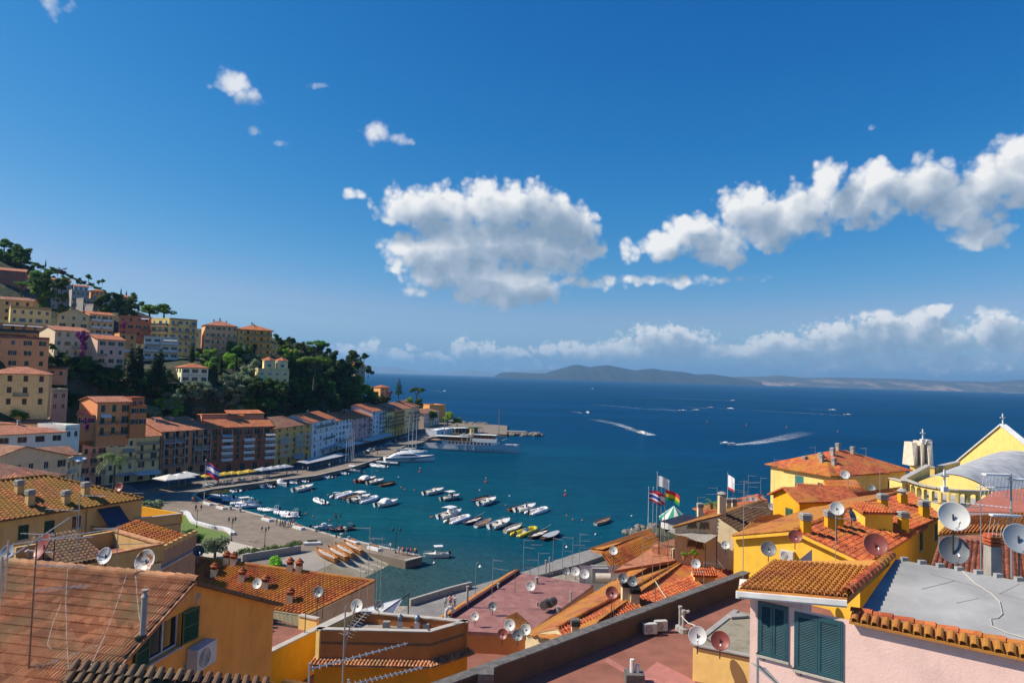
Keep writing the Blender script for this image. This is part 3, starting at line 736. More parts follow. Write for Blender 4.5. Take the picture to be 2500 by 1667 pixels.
# brown hotel: facade, set-back attic, tiled roof with wells
ht_ = row('hotel', 'large terracotta brown hotel with white balconies and attic loggias on the quay', 508, 668, 1064, 5, '7d4a33', 6, 'd', dep=16, roof='flat', para=.25, gf='dark', win_h=1.7, win_w=1.1)
A_, B_ = front_at(508.3), front_at(667.7); HL = (B_ - A_).length; HH = Y(508, 1064, A_.y).z - 1.6; hs = (HH - 3.6) / 4
for o in [c for c in ht_.children if c.name.startswith('window')]:      # upper windows are shutter / balcony bays
 if o.location.z > 3.5: bpy.data.objects.remove(o, do_unlink=True) if not o.children else [bpy.data.objects.remove(x, do_unlink=True) for x in list(o.children) + [o]]
for c in range(6):
 for f in range(4):
  z = 3.6 + hs * f + .3; u = (c + .5) / 6 * HL
  if c % 2 == 0: window(ht_, (u - .55, -.16, z + .3), 0, 1.1, 1.75, 'shut', 'green', .16, False)
  else:
   balcony(ht_, u - 1.9, u + 1.9, z - .15, 1.2, True, WR)
   window(ht_, (u - 1.2, -.14, z), 0, 2.4, 2.0, 'dark', 'dark', .14, False)
   if (c + f) % 3: awning(ht_, u - 1.8, u + 1.8, z + 2.3, .75, 1.2, 'striped')
at = MB(); at.box(.3, HL - .3, 2.2, 15.7, HH - .2, HH + 2.7); at.build('attic', wallm('8a5540'), ht_)
for c in range(7):
 fx = .35 + (HL - .7) * c / 6; fm = MB()
 fm.add([(fx - .18, .1, HH + .1), (fx + .18, .1, HH + .1), (fx + .18, 2.4, HH + .1), (fx - .18, 2.4, HH + .1), (fx - .18, .5, HH + 1.0), (fx + .18, .5, HH + 1.0), (fx + .18, 2.4, HH + 2.75), (fx - .18, 2.4, HH + 2.75)], [(0, 1, 5, 4), (1, 2, 6, 5), (3, 0, 4, 7), (4, 5, 6, 7)])
 fm.build('party_wall', wallm('9a6048'), ht_)
 if c < 6: window(ht_, (fx + .8, 2.02, HH + .15), 0, (HL - .7) / 6 - 1.6, 2.1, 'dark', 'dark', .16, False)
rf = MB()
rf.slab([(-.3, 1.4, HH + 2.75), (HL * .62, 1.4, HH + 2.75), (HL * .62, 7.5, HH + 5.2), (-.3, 7.5, HH + 5.2)], .2); rf.slab([(HL * .62, 1.4, HH + 2.75), (HL + .3, 1.4, HH + 2.75), (HL + .3, 6.5, HH + 4.8), (HL * .62, 6.5, HH + 4.8)], .2)
rf.slab([(-.3, 9.5, HH + 6.9), (HL * .7, 9.5, HH + 6.9), (HL * .7, 16, HH + 5.4), (-.3, 16, HH + 5.4)], .2); rf.slab([(HL * .4, 8.0, HH + 6.3), (HL * .62, 8.0, HH + 6.3), (HL * .62, 15, HH + 8.0), (HL * .4, 15, HH + 8.0)], .2)
rf.slab([(HL * .62, 9.0, HH + 7.0), (HL * .97, 9.0, HH + 7.0), (HL * .97, 15.5, HH + 8.0), (HL * .62, 15.5, HH + 8.0)], .2)
auto_uv(rf).build('roof', TILE_OR, ht_)
wl = MB(); wl.box(-.2, HL * .7, 9.6, 15.8, HH + 2.7, HH + 6.6); wl.box(HL * .4, HL * .96, 9.2, 15, HH + 2.7, HH + 6.5); wl.build('roof_storey', wallm('a5684c'), ht_)
row('town_house', 'ochre yellow harbour house with brown hipped roof beside the hotel', 669, 757, 1045, 6, 'b08238', 5, 'sodo', dep=17, sh='teal', roof='hip', pitch=.36, rmat=TILE_FAR2, win_h=1.4,
 balc=[((.08, .34), (0, 1, 2, 3), False, WR), ((.5, .72), (0, 1, 2, 3), False, WR), ((.74, .98), (1, 2, 3), False, WR)], awn=[((.08, .34), 2, .9, 1.0, 'cream'), ((.5, .72), 2, 1.0, 1.0, 'cream'), ((.5, .72), 1, .8, 1.0, 'cream'), ((.45, .75), -1, 1.0, 1.8, 'grey')], chim=[(.3, .7), (.6, .75, 'cowl')])
row('town_house', 'pale blue harbour house with white bands, left of the narrower white one', 758, 815, 1030, 5, 'a9bccb', 4, 'osod', dep=16, sh='grey', roof='gx', pitch=.34, rmat=TILE_OR, band=(6.8, 10.2, 13.2), balc=[((.1, .9), (3,), False), ((.5, .95), (1,), False)], chim=[(.4, .4, 'cowl'), (.7, .6)])
row('town_house', 'white harbour house with many narrow dark shutters beside the pink house', 816, 857, 1027, 5, 'b4bfca', 5, 'sood', dep=16, sh='dark', roof='gx', pitch=.34, rmat=TILE_OR, band=(10.3,), balc=[((.1, .9), (0,), False)], chim=[(.5, .5, 'cowl')])
row('town_house', 'rose pink harbour house with small balconies in the quay row', 858, 906, 1022, 5, 'ad8088', 4, 'odso', dep=17, sh='grey', roof='gx', pitch=.34, rmat=TILE_OR, balc=[((.75, .97), (1, 2, 3), False), ((.4, .6), (2,), False)], chim=[(.35, .4), (.8, .6)])
row('town_house', 'tall bright white harbour house with blue shutters and a bare gable side', 907, 938, 1004, 6, 'c2cdd8', 4, 'osso', dep=20, sh='blue', roof='gx', pitch=.32, rmat=TILE_OR, balc=[((.5, .95), (0, 1, 2, 3, 4), False)], chim=[(.5, .4)])
row('town_house', 'yellow green harbour house with long balconies near the quay end', 939, 961, 1006, 6, 'a89a60', 4, 'dsoo', dep=20, sh='dark', roof='gx', pitch=.32, balc=[((.03, .97), (1, 2, 3), False)])
row('town_house', 'ochre harbour house with dark recessed balconies near the quay end', 961, 984, 1001, 6, '9c7c34', 4, 'dsdd', dep=20, sh='dark', roof='gx', pitch=.32, balc=[((.03, .97), (1, 2, 3, 4), False)], awn=[((.1, .9), 0, 1.0, 1.2, 'yellow')])
row('town_house', 'narrow buff harbour house with tall windows near the quay end', 985, 1003, 998, 6, 'ab9a70', 4, 'osdo', dep=20, sh='dark', roof='gx', pitch=.32, chim=[(.5, .4)])
row('town_house', 'narrow grey tan harbour house with dark balconies, last tall one of the row', 1004, 1022, 993, 6, '9d8b78', 3, 'dsod', dep=20, sh='dark', roof='gx', pitch=.32, balc=[((.05, .95), (1, 2, 3), False)])
row('harbour_office', 'long low pale pink building with even small windows at the quay end', 1034, 1071, 1010, 3, 'b09c98', 7, 'dodd', dep=16, sh='dark', roof='gx', pitch=.22, rmat=TILE_FAR2)
A, B = Y(1049, 989, 512), Y(1087, 989, 522)
house('harbour_store', 'plain orange box building behind the low pink building', A, B, ground(A.x, A.y) - 3, A.z, 14, 'a9793f', roof='flat', para=.4, front=[(6, 1.5, 1, 'dark', [.3, .4])], cat='building')
# quay-end low white pavilions
A, B = Z(1066, 1066, 1.6), Z(1086, 1062, 1.6); house('boat_shed', 'small white shed at the root of the breakwater', A, B, 1.5, 5.2, 7, 'c9c9c6', roof='flat', para=.2, front=[(.1, 2.4, 1.6, 'dark', [.7])], cat='shed')
A, B = Z(1088, 1062, 1.6), Z(1105, 1058, 1.6); house('boat_shed', 'white shed with dark doors beside the waterside restaurant', A, B, 1.5, 5.0, 7, 'c4c4c2', roof='flat', para=.2, front=[(.1, 2.4, 1.6, 'dark', [.35, .7])], cat='shed')
# --- hillside houses
def hh(name, label, L_, R_, n, dep, wall, rows=None, below=2.5, st=3.05, sh='green', cat='house', cols=4, styles='sodo', sill=.9, wh=1.4, ww=1.0, lcols=0, rcols=0, **kw):
 A, B = Y(*L_), Y(*R_); z1 = (A.z + B.z) / 2; H = n * st; z0 = z1 - H - below
 stm = dict(o='open', s='shut', d='dark', h='half', r='roller')
 def mk(c_):
  rr = []
  for i in range(n):
   for c in range(c_): rr.append((below + i * st + sill, wh, ww, stm[styles[(i * 3 + c * 2) % len(styles)]], [(c + .5) / c_]))
  return rr
 bl = [(u, [below + f * st + .05 for f in fl], s_, *r_) for (u, fl, s_, *r_) in kw.pop('balc', ())]
 aw = [(u, below + f * st + 2.75, a, b, c) for (u, f, a, b, c) in kw.pop('awn', ())]
 return house(name, label, A, B, z0, z1, dep, wall, front=rows or mk(cols), left=mk(lcols) if lcols else (), right=mk(rcols) if rcols else (), sh=sh, cat=cat, balc=bl, awn=aw, **kw)
hh('apartment_house', 'salmon pink apartment house with flat parapet at the left edge', (-60, 820, 198), (121, 828, 208), 4, 14, 'ab7850', cols=5, styles='oshds', roof='flat', para=.5, rmat=plain('salmon_parapet', '8f5f50', .9), below=5)
hh('villa', 'beige three-storey villa with hipped roof and brown shutters at the left edge', (-35, 911, 179), (121, 912, 186), 3, 11, 'b08f62', cols=4, styles='s', sh='brown', roof='hip', pitch=.30, rmat=TILE_FAR, balc=[((.45, .68), (1,), False)], wh=1.6, below=3)
hh('apartment_house', 'grey cream house with yellow shutters beside the purple bougainvillea', (135, 806, 233), (218, 809, 242), 5, 12, 'a39a86', cols=4, styles='sdro', sh='yellow', roof='gx', pitch=.25, lcols=0, balc=[((.6, .8), (1, 2), False), ((.5, .75), (3,), False)])
hh('apartment_house', 'pink house with dark green shutters between bougainvillea and cypress trees', (239, 829, 238), (306, 829, 246), 4, 11, 'b08e82', cols=3, styles='shso', roof='gx', pitch=.28, rmat=TILE_OR, balc=[((.04, .32), (2,), False), ((.04, .30), (1,), False)])
hh('apartment_house', 'big cream gabled apartment house on the upper slope', (141, 768, 282), (219, 768, 288), 4, 12, 'b09a72', cols=3, styles='sdod', sh='brown', roof='gy', pitch=.42, below=4)
hh('apartment_house', 'cream apartment wing with stacked white balconies joined to the gabled house', (220, 768, 289), (279, 768, 296), 4, 12, 'a5936e', cols=4, styles='dodd', sh='brown', roof='gx', pitch=.22, rmat=TILE_OR, below=4, balc=[((.05, .45), (1, 2, 3), True, WR), ((.5, .9), (1, 2, 3), True, WR)], chim=[(.3, .5)])
hh('apartment_house', 'brick red flat-roofed house above the second bougainvillea', (291, 772, 300), (368, 774, 305), 3, 11, '95583c', cols=4, styles='sodo', roof='flat', para=.3, awn=[((.7, .95), 2, .6, .8, 'white')], balc=[((.7, .95), (0, 1), False)])
hh('apartment_house', 'yellow apartment house with blue shutters and roof pergolas, left face', (370, 777, 304), (414, 780, 300), 5, 10, 'bd9a58', cols=3, styles='sohs', sh='blue', roof='flat', para=.4, balc=[((.05, .95), (1, 2, 3, 4), True)], below=1)
hh('apartment_house', 'yellow apartment house with blue shutters facing the bay', (415, 780, 300), (482, 781, 308), 5, 14, 'ad9058', cols=4, styles='shos', sh='blue', roof='flat', para=.4, rmat=plain('tan_parapet', '9a6a48', .9), balc=[((.1, .3), (1, 2, 3, 4), False), ((.38, .62), (2, 3), False), ((.7, .92), (1, 2, 3, 4), False)], below=1)
hh('apartment_house', 'salmon apartment house with attic loggia under its hipped roof', (501, 794, 309), (580, 795, 316), 4, 13, 'b08062', cols=6, styles='sdsod', sh='sage', roof='hip', pitch=.36, rmat=TILE_FAR, balc=[((.25, .5), (0, 1, 2), False), ((.68, .97), (0, 1, 2), False)], chim=[(.3, .4), (.5, .5), (.7, .5, 'cowl')], below=2)
hh('apartment_house', 'mustard apartment house with full width white balconies at the hill edge', (581, 803, 316), (664, 805, 323), 4, 13, 'a3823a', cols=5, styles='sdds', sh='dark', roof='hip', pitch=.33, rmat=TILE_OR, ov=1.1, balc=[((.2, 1.0), (0, 1, 2, 3), False, None, 1.6)], chim=[(.45, .5), (.5, .4, 'cowl')], below=2)
hh('apartment_house', 'white stepped apartment block with big beige awnings below the yellow house', (352, 820, 278), (437, 826, 284), 4, 10, 'a6a49c', cols=4, styles='d', ww=2.2, wh=2.0, sill=.2, roof='flat', para=.2, balc=[((.02, .45), (0, 1, 2, 3), True, WR), ((.5, .98), (0, 1, 2, 3), True, WR)], awn=[((.1, .45), 2, 1.2, 1.2, 'cream'), ((.55, .95), 3, 1.3, 1.2, 'cream')])
hh('apartment_house', 'small orange house squeezed beside the white stepped block', (292, 815, 272), (333, 815, 276), 3, 9, 'b5743c', cols=2, styles='sd', roof='flat', para=.2, awn=[((.3, .7), 0, .7, .8, 'white')])
hh('villa', 'cream two-storey villa with low hipped roof among cypress trees', (444, 896, 262), (509, 897, 268), 2, 9, 'b8ae98', cols=3, styles='oho', sh='dark', roof='hip', pitch=.32, rmat=TILE_OR, lcols=2, band=(5.6,), balc=[((-.5, 1.05), (0,), False)], below=2.6)
# twin-towered villa
tv = hh('villa', 'cream villa with twin little hip-roofed towers above the olive trees', (630, 902, 287), (706, 903, 293), 3, 8, 'a89c74', cols=4, styles='rdrd', sh='white', roof='flat', para=.5, below=.3, ww=1.2)
H_ = max(v.co.z for o in tv.children if o.name.startswith('wall') for v in o.data.vertices)
Lt = (Y(706, 903, 293) - Y(630, 902, 287)).length
for u in (.36, .78):
 m = MB(); x = u * Lt; m.box(x - 2.2, x + 2.2, .4, 4.8, H_ - .2, H_ + 4.0); m.build('tower', wallm('b0a47c'), tv)
 r = MB(); r.lathe([(3.3, H_ + 3.95), (3.25, H_ + 4.1), (.2, H_ + 5.4), (.12, H_ + 6.0)], 4, (x, 2.6, 0)); auto_uv(r).build('tower_roof', TILE_OR, tv)
 window(tv, (x - .7, .36, H_ + 1.2), 0, 1.4, 2.2, 'roller', 'white', .05, False)
hh('tower_house', 'grey tall house with orange hipped roof on the headland crest', (868, 890, 397), (892, 891, 403), 4, 10, '7d7468', cols=2, styles='dd', roof='hip', pitch=.36, rmat=TILE_OR, below=4)
hh('cottage', 'little tiled roof house behind the pines on the crest', (703, 857, 344), (733, 857, 346), 2, 8, '6d5a4a', cols=2, styles='d', roof='hip', pitch=.40, rmat=TILE_OR)
hh('cottage', 'small orange roofed house half hidden by trees near the point', (929, 944, 428), (951, 946, 433), 2, 7, 'b08050', cols=2, styles='d', roof='hip', pitch=.35, rmat=TILE_OR)
oh = hh('villa', 'orange house with green shutters and white awning above the quay row', (239, 981, 186), (319, 980, 193), 3, 11, 'a86e42', cols=3, styles='shs', wh=1.9, sill=.25, roof='gx', pitch=.22, balc=[((.08, .42), (0, 1), False), ((.58, .93), (0, 1), False)], awn=[((.1, .4), 1, .7, .7, 'white')], below=3)
hh('house_wing', 'lower orange wing with gabled end left of the orange house', (190, 1013, 185), (238, 1012, 187), 1, 8, 'a86e42', cols=2, styles='oh', roof='gx', pitch=.24, below=4)
hh('house_wing', 'flat-roofed orange wing right of the orange house', (320, 990, 192), (359, 990, 196), 2, 9, 'a0602e', cols=2, styles='o', roof='flat', para=.1, below=3)
hh('house_wing', 'set-back red brown attic with railing on the orange house', (322, 972, 195), (353, 971, 199), 1, 5, '8c5236', cols=2, styles='d', roof='flat', para=.3, below=3)
hh('row_house', 'long white house with brown windows and low tiled roof at the left edge', (-60, 1064, 152), (160, 1053, 168), 1, 13, 'b9b6b0', cols=5, styles='dsddd', sh='brown', ww=2.0, roof='hip', pitch=.22, below=6, chim=[(.6, .5)])
hh('row_house', 'white box house with a door terrace right of the long white house', (160, 1046, 172), (195, 1044, 176), 1, 9, 'aab0b4', cols=2, styles='dd', roof='flat', para=.9, below=6)
hh('row_house', 'flat tan roofed house behind the long white house', (-30, 1036, 176), (112, 1032, 182), 1, 10, 'a38d70', cols=3, styles='d', roof='gx', pitch=.15, below=5)
hh('gable_house', 'cream house with a broad plain gable at the left edge', (-66, 1122, 122), (166, 1124, 140), 2, 15, 'a09078', cols=6, styles='dhd', sh='brown', roof='gy', pitch=.27, below=8, rmat=TILE_FAR2, chim=[(.5, .5)])
hh('gable_house', 'red brown tiled house behind the cream gable', (103, 1112, 150), (186, 1110, 156), 2, 9, '968260', cols=3, styles='d', roof='gx', pitch=.32, below=6, rmat=TILE_FAR2)
hh('tenement', 'narrow cream tenement with cluttered balconies behind the cream gable', (160, 1118, 150), (200, 1112, 160), 4, 8, 'a59876', cols=3, styles='dodd', sh='grey', roof='flat', para=.2, below=3, balc=[((.05, .5), (0, 1, 2, 3), False, WR), ((.55, .98), (0, 1, 2), False, WR)], awn=[((.3, .9), 3, .5, 1.4, 'white')])
hh('hill_house', 'dark red house high up at the left edge', (-25, 656, 328), (62, 664, 335), 3, 11, '7a4636', cols=5, styles='dsd', sh='sage', roof='gx', pitch=.3, below=5)
hh('hill_house', 'tan house with brown windows on the left slope above the awning house', (-20, 728, 272), (80, 736, 278), 3, 12, 'a08258', cols=4, styles='s', sh='brown', roof='gx', pitch=.25, below=4, rmat=TILE_FAR2)
hh('hill_house', 'pale yellow house with roof terrace on the left slope', (26, 752, 258), (126, 756, 266), 3, 12, 'b0a06a', cols=5, styles='dodd', sh='blue', roof='flat', para=.9, below=4, rmat=plain('yellow_parapet', 'b09c62', .9))
hh('hill_house', 'orange tan house with striped awnings over a long terrace', (-10, 790, 240), (126, 794, 250), 2, 12, 'a07440', cols=5, styles='dds', sh='dark', roof='flat', para=.2, below=4, awn=[((.12, .5), 1, .4, 1.8, 'grey'), ((.55, .9), 1, .4, 1.8, 'grey')], balc=[((.02, .98), (1,), True)])
for i, (x0, y0, x1, y1, d, n_, c_) in enumerate(((128, 690, 176, 702, 335, 4, '6f737a'), (176, 704, 218, 716, 332, 4, '757a80'), (204, 726, 236, 736, 328, 3, '6a6e75'), (228, 742, 256, 750, 325, 2, '72767c'))):
 hh('terraced_block', 'blue grey stepped apartment block on the upper slope, ' + ('topmost step', 'second step', 'third step', 'lowest step')[i], (x0, y0, d), (x1, y1, d + 5), n_, 10, c_, cols=4, styles='dsd', sh='grey', roof='flat', para=.5, below=3, balc=[((.05, .95), tuple(range(0, n_, 2)), True, CONC)])
hh('hill_house', 'long tiled row house just under the wooded skyline', (62, 672, 372), (172, 690, 384), 1, 9, '94805e', cols=8, styles='d', roof='gx', pitch=.28, below=5)
hh('hill_house', 'small white house with tiled roof just under the skyline', (180, 696, 380), (216, 702, 384), 1, 8, 'b5b4ae', cols=3, styles='sd', sh='blue', roof='gx', pitch=.28, below=4)
hh('hill_house', 'orange roofed low house on the right of the upper slope', (222, 708, 366), (254, 712, 370), 1, 8, 'a5743c', cols=3, styles='d', roof='hip', pitch=.35, rmat=TILE_OR, below=4)
hh('hill_house', 'grey house with long terraces on the right of the upper slope', (222, 722, 350), (284, 732, 356), 2, 9, '84807a', cols=5, styles='d', roof='flat', para=.6, below=3)
hh('hill_house', 'reddish house beneath two small cypresses on the skyline', (284, 722, 362), (316, 727, 366), 2, 8, '8d5a40', cols=3, styles='d', roof='gx', pitch=.3, below=3)
hh('garden_house', 'low pink roofed shed below the salmon apartment house', (117, 899, 212), (160, 900, 214), 1, 5, '9a7860', cols=2, styles='d', roof='gx', pitch=.2, below=2)
hh('terrace_house', 'open garden terrace with white frame beside the beige villa', (126, 953, 196), (166, 954, 200), 2, 6, '7d7a72', cols=2, styles='d', roof='flat', para=.6, below=3)
# --- trees
BARK = plain('tree_bark', (.09, .07, .055), .95, bump=.5, bscale=8)
LEAF = dict(oak=leafmat('leaf_oak', '44662a', '7c9a38', .35), dark=leafmat('leaf_dark', '2c4420', '52702e', .3), olive=leafmat('leaf_olive', '74845e', 'a9b494', .3), bright=leafmat('leaf_bright', '6a9a2c', 'a6c444', .4),
   pine=leafmat('leaf_pine', '4c7426', '7fa63a', .3), cyp=leafmat('leaf_cypress', '20331a', '3c5628', .15), boug=leafmat('bougainvillea_bloom', '5a1460', '9a2f90'), palm=leafmat('leaf_palm', '47602a', '8a9a55'), hedge=leafmat('leaf_hedge', '3d5c22', '8a8f4a'))
def leaf_cloud(rg, lobes, n, size, flat=.0):
 """n small leaf faces spread through the volume of the lobes (cx, cy, cz, rx, ry, rz)"""
 v, f = [], []
 wts = [l[3] * l[4] * l[5] for l in lobes]; tot = sum(wts)
 for l, wt in zip(lobes, wts):
  for _ in range(max(6, int(n * wt / tot))):
   d = Vector((rg.gauss(0, 1), rg.gauss(0, 1), rg.gauss(0, 1))).normalized(); r = rg.random() ** .33
   r = 1 - (1 - r) * .9
   p = Vector((l[0] + d.x * l[3] * r, l[1] + d.y * l[4] * r, l[2] + d.z * l[5] * r))
   s = size * rg.uniform(.6, 1.35)
   nrm = (d + Vector((rg.gauss(0, .5), rg.gauss(0, .5), rg.gauss(0, .5) + .3))).normalized()
   a = nrm.orthogonal().normalized(); ang = rg.random() * 6.28
   a = (a * math.cos(ang) + nrm.cross(a) * math.sin(ang)); b = nrm.cross(a)
   k = len(v); v += [tuple(p + a * s), tuple(p + b * s * .55), tuple(p - a * s), tuple(p - b * s * .55)]; f.append((k, k + 1, k + 2, k + 3))
 m = MB(); m.v = v; m.f = f
 return m
def trunk_mesh(rg, pts):
 m = MB()
 for (a, b, r0, r1) in pts: m.tube(a, b, r0, r1, 6)
 return m
PROT = {}
def proto(kind, seed):
 rg = random.Random(seed); key = (kind, seed)
 if key in PROT: return PROT[key]
 L = []; T = []
 if kind == 'round':                       # broadleaf, height ~ 1 unit = 1 m with 8 m crown
  T.append(((0, 0, -1), (0, 0, 3), .32, .22))
  for i in range(11):
   a = rg.random() * 6.28; r = rg.uniform(.4, 2.9); z = rg.uniform(3.0, 7.6) - r * .35
   L.append((r * math.cos(a), r * math.sin(a), z, rg.uniform(1.2, 2.0), rg.uniform(1.2, 2.0), rg.uniform(.9, 1.5)))
   T.append(((0, 0, 2.6), L[-1][:3], .14, .04))
  c = leaf_cloud(rg, L, 2600, .30)
 elif kind == 'olive':
  T.append(((0, 0, -1), (.2, 0, 1.6), .35, .26))
  for i in range(12):
   a = rg.random() * 6.28; r = rg.uniform(.5, 2.6); z = rg.uniform(2.2, 5.0) - r * .25
   L.append((r * math.cos(a), r * math.sin(a), z, rg.uniform(.8, 1.4), rg.uniform(.8, 1.4), rg.uniform(.6, 1.1)))
   T.append(((.2, 0, 1.4), L[-1][:3], .12, .03))
  c = leaf_cloud(rg, L, 2400, .22)
 elif kind == 'cypress':
  T.append(((0, 0, -1), (0, 0, 8), .25, .05))
  for i in range(14):
   z = .8 + i * .85; r = 1.25 * (1 - (i / 14) ** 1.8) * (0.75 if i == 0 else 1) + .15
   L.append((rg.uniform(-.12, .12), rg.uniform(-.12, .12), z, r, r, .9))
  c = leaf_cloud(rg, L, 2200, .26)
 elif kind == 'umbrella':
  T.append(((0, 0, -1), (.3, 0, 6), .38, .28))
  for i in range(13):
   a = rg.random() * 6.28; r = rg.uniform(.6, 4.2); z = 9.6 - r * r * .07 + rg.uniform(-.4, .4)
   L.append((r * math.cos(a), r * math.sin(a), z, rg.uniform(1.3, 2.1), rg.uniform(1.3, 2.1), rg.uniform(.55, .9)))
   m_ = (r * .45 * math.cos(a), r * .45 * math.sin(a), 7.6)
   T.append(((.3, 0, 5.6), m_, .16, .10)); T.append((m_, L[-1][:3], .10, .04))
  c = leaf_cloud(rg, L, 3000, .26)
 elif kind == 'araucaria':                 # tall tiered conifer on the point
  T.append(((0, 0, -1), (0, 0, 12), .3, .06))
  for i in range(9):
   z = 2.5 + i * 1.15; R_ = 3.1 * (1 - i / 10.5) + rg.uniform(-.3, .4)
   for k in range(6):
    a = k * 1.05 + rg.random(); L.append((R_ * .6 * math.cos(a), R_ * .6 * math.sin(a), z + rg.uniform(-.2, .2), R_ * .45, R_ * .45, .42))
    T.append(((0, 0, z), (R_ * .8 * math.cos(a), R_ * .8 * math.sin(a), z + .1), .06, .02))
  c = leaf_cloud(rg, L, 2400, .26)
 elif kind == 'bush':
  for i in range(9):
   a = rg.random() * 6.28; r = rg.uniform(.0, 1.6)
   L.append((r * math.cos(a), r * math.sin(a), rg.uniform(.5, 1.9) - r * .3, rg.uniform(.6, 1.1), rg.uniform(.6, 1.1), rg.uniform(.5, .9)))
   T.append(((0, 0, -.4), L[-1][:3], .06, .02))
  c = leaf_cloud(rg, L, 1500, .22)
 elif kind == 'boug':                      # hanging bougainvillea cascade
  T.append(((0, 0, 0), (.2, 0, 7), .15, .06))
  for i in range(16):
   z = rg.uniform(.3, 10.5); k = .6 + 1.9 * max(0, min(1, (z - 3) / 6)); L.append((rg.uniform(-1, 1) * k, rg.uniform(-.5, .5) * k, z, rg.uniform(.5, 1.0), rg.uniform(.4, .8), rg.uniform(.7, 1.3)))
  c = leaf_cloud(rg, L, 2200, .22)
 PROT[key] = (c, trunk_mesh(rg, T)); return PROT[key]
_tm = {}
def tree(name, kind, seed, leaf, p, h, label, group, sx=1.0, cat='tree'):
 """p: point on the ground; h scales the whole tree"""
 cm, tm = proto(kind, seed)
 ck, tk = ('c', kind, seed, leaf), ('t', kind, seed)
 if ck not in _tm: _tm[ck] = cm.mesh('crown', LEAF[leaf])
 if tk not in _tm: _tm[tk] = tm.mesh('trunk', BARK)
 o = empty(name, p, random.random() * 6.28, label, cat, group); o.scale = (h * sx, h * sx, h)
 inst('trunk', _tm[tk], o); inst('crown', _tm[ck], o)
 return o
UNIT = dict(round=8.6, olive=5.8, cypress=12.6, umbrella=10.8, araucaria=13, bush=2.6, boug=11.5)
NAMES = dict(round='broadleaf_tree', olive='olive_tree', cypress='cypress_tree', umbrella='umbrella_pine', araucaria='tall_conifer', bush='shrub', boug='bougainvillea')
def T(kind, leaf, px, py_top, py_base, label, group='trees on the hillside', D=None, sx=1.0, seed=None, name=None):
 p = hit(px, py_base) if D is None else Y(px, py_base, D)
 if D is not None: p.z = p.z
 ht = (py_base - py_top) / FPX * p.y; seed = seed if seed is not None else (int(px) % 4)
 return tree(name or ('evergreen_tree' if kind == 'round' and leaf == 'dark' else NAMES[kind]), kind, seed, leaf, p, max(.35, ht / UNIT[kind]), label, group, sx, 'shrub' if kind == 'bush' else ('bougainvillea' if kind == 'boug' else 'tree'))
G2 = 'trees of the wood below the crest'
LM = [(40, 870, 'salmon apartment house'), (50, 950, 'beige villa'), (175, 850, 'yellow shuttered house'), (270, 860, 'pink house'), (180, 790, 'cream gabled house'), (330, 790, 'brick red house'), (425, 810, 'blue shuttered house'), (540, 820, 'attic loggia house'), (620, 830, 'mustard house'), (395, 850, 'white stepped block'), (462, 910, 'cream villa'), (668, 910, 'twin-towered villa'), (880, 905, 'grey headland house'), (280, 1010, 'orange house'), (100, 1065, 'long white house'), (270, 1110, 'cream harbour house'), (590, 1080, 'brown hotel'), (715, 1080, 'ochre harbour house'), (785, 1060, 'pale blue house'), (880, 1040, 'rose harbour house'), (960, 1020, 'quay end houses'), (30, 660, 'dark red house'), (190, 715, 'grey stepped block'), (300, 725, 'skyline cypresses'), (765, 890, 'big umbrella pine'), (973, 940, 'tall tiered conifer')]
def where(px, py):
 x, y, n = min(LM, key=lambda l: (l[0] - px) ** 2 + (l[1] - py) ** 2); dx, dy = px - x, py - y
 a = ('right of ' if dx > 0 else 'left of ') if abs(dx) > abs(dy) else ('below ' if dy > 0 else 'above '); f = math.hypot(dx, dy)
 return ('close ' if f < 45 else 'well ' if f > 90 else '') + a + 'the ' + n
# single trees one can point at
T('umbrella', 'pine', 772, 828, 885, 'umbrella pine standing free on the crest beside the twin-towered villa', D=345, sx=1.0)
T('umbrella', 'pine', 765, 866, 945, 'big bright umbrella pine with bare pale limbs right of the twin-towered villa', D=305, sx=1.05, seed=2)
T('round', 'pine', 365, 737, 772, 'left one of two umbrella pines on the left skyline', D=340, sx=1.7, name='umbrella_pine')
T('round', 'pine', 400, 739, 776, 'right one of two umbrella pines on the left skyline', D=338, sx=1.75, seed=3, name='umbrella_pine')
T('umbrella', 'pine', 52, 686, 722, 'flat spreading umbrella pine in front of the upper left houses', D=285, sx=1.5)
T('umbrella', 'dark', 323, 722, 745, 'small thin umbrella pine beside the skyline cypresses', D=365)
T('araucaria', 'dark', 973, 921, 970, 'tall tiered conifer standing against the sea on the point', D=440)
T('umbrella', 'dark', 1018, 944, 990, 'loose dark pine against the sea at the point', D=455, sx=1.0)
T('round', 'dark', 1020, 968, 1008, 'rounded dark tree below the loose pine on the point', D=452)
T('round', 'bright', 1000, 966, 996, 'bright green tree next to the tall conifer on the point', D=448)
T('round', 'bright', 1093, 998, 1032, 'bright round tree by the breakwater root', D=478, sx=1.2)
T('round', 'oak', 1116, 1016, 1038, 'spreading green tree above the bathing rocks', D=478, sx=1.5)
T('boug', 'boug', 200, 803, 884, 'tall purple bougainvillea climbing between the cream and pink houses', 'bougainvilleas', D=231)
T('boug', 'boug', 302, 784, 815, 'smaller purple bougainvillea in front of the brick red house', 'bougainvilleas', D=290, sx=1.4, seed=1)
T('boug', 'boug', 150, 661, 670, 'distant purple bougainvillea high on the slope', 'bougainvilleas', D=375, sx=2.5, seed=2)
T('boug', 'boug', 210, 1030, 1055, 'dark purple bougainvillea at the foot of the orange house', 'bougainvilleas', D=183, sx=1.6, seed=2)
T('boug', 'boug', 951, 958, 968, 'pink bougainvillea on the garden wall at the point', 'bougainvilleas', D=428, sx=2.4, seed=3)
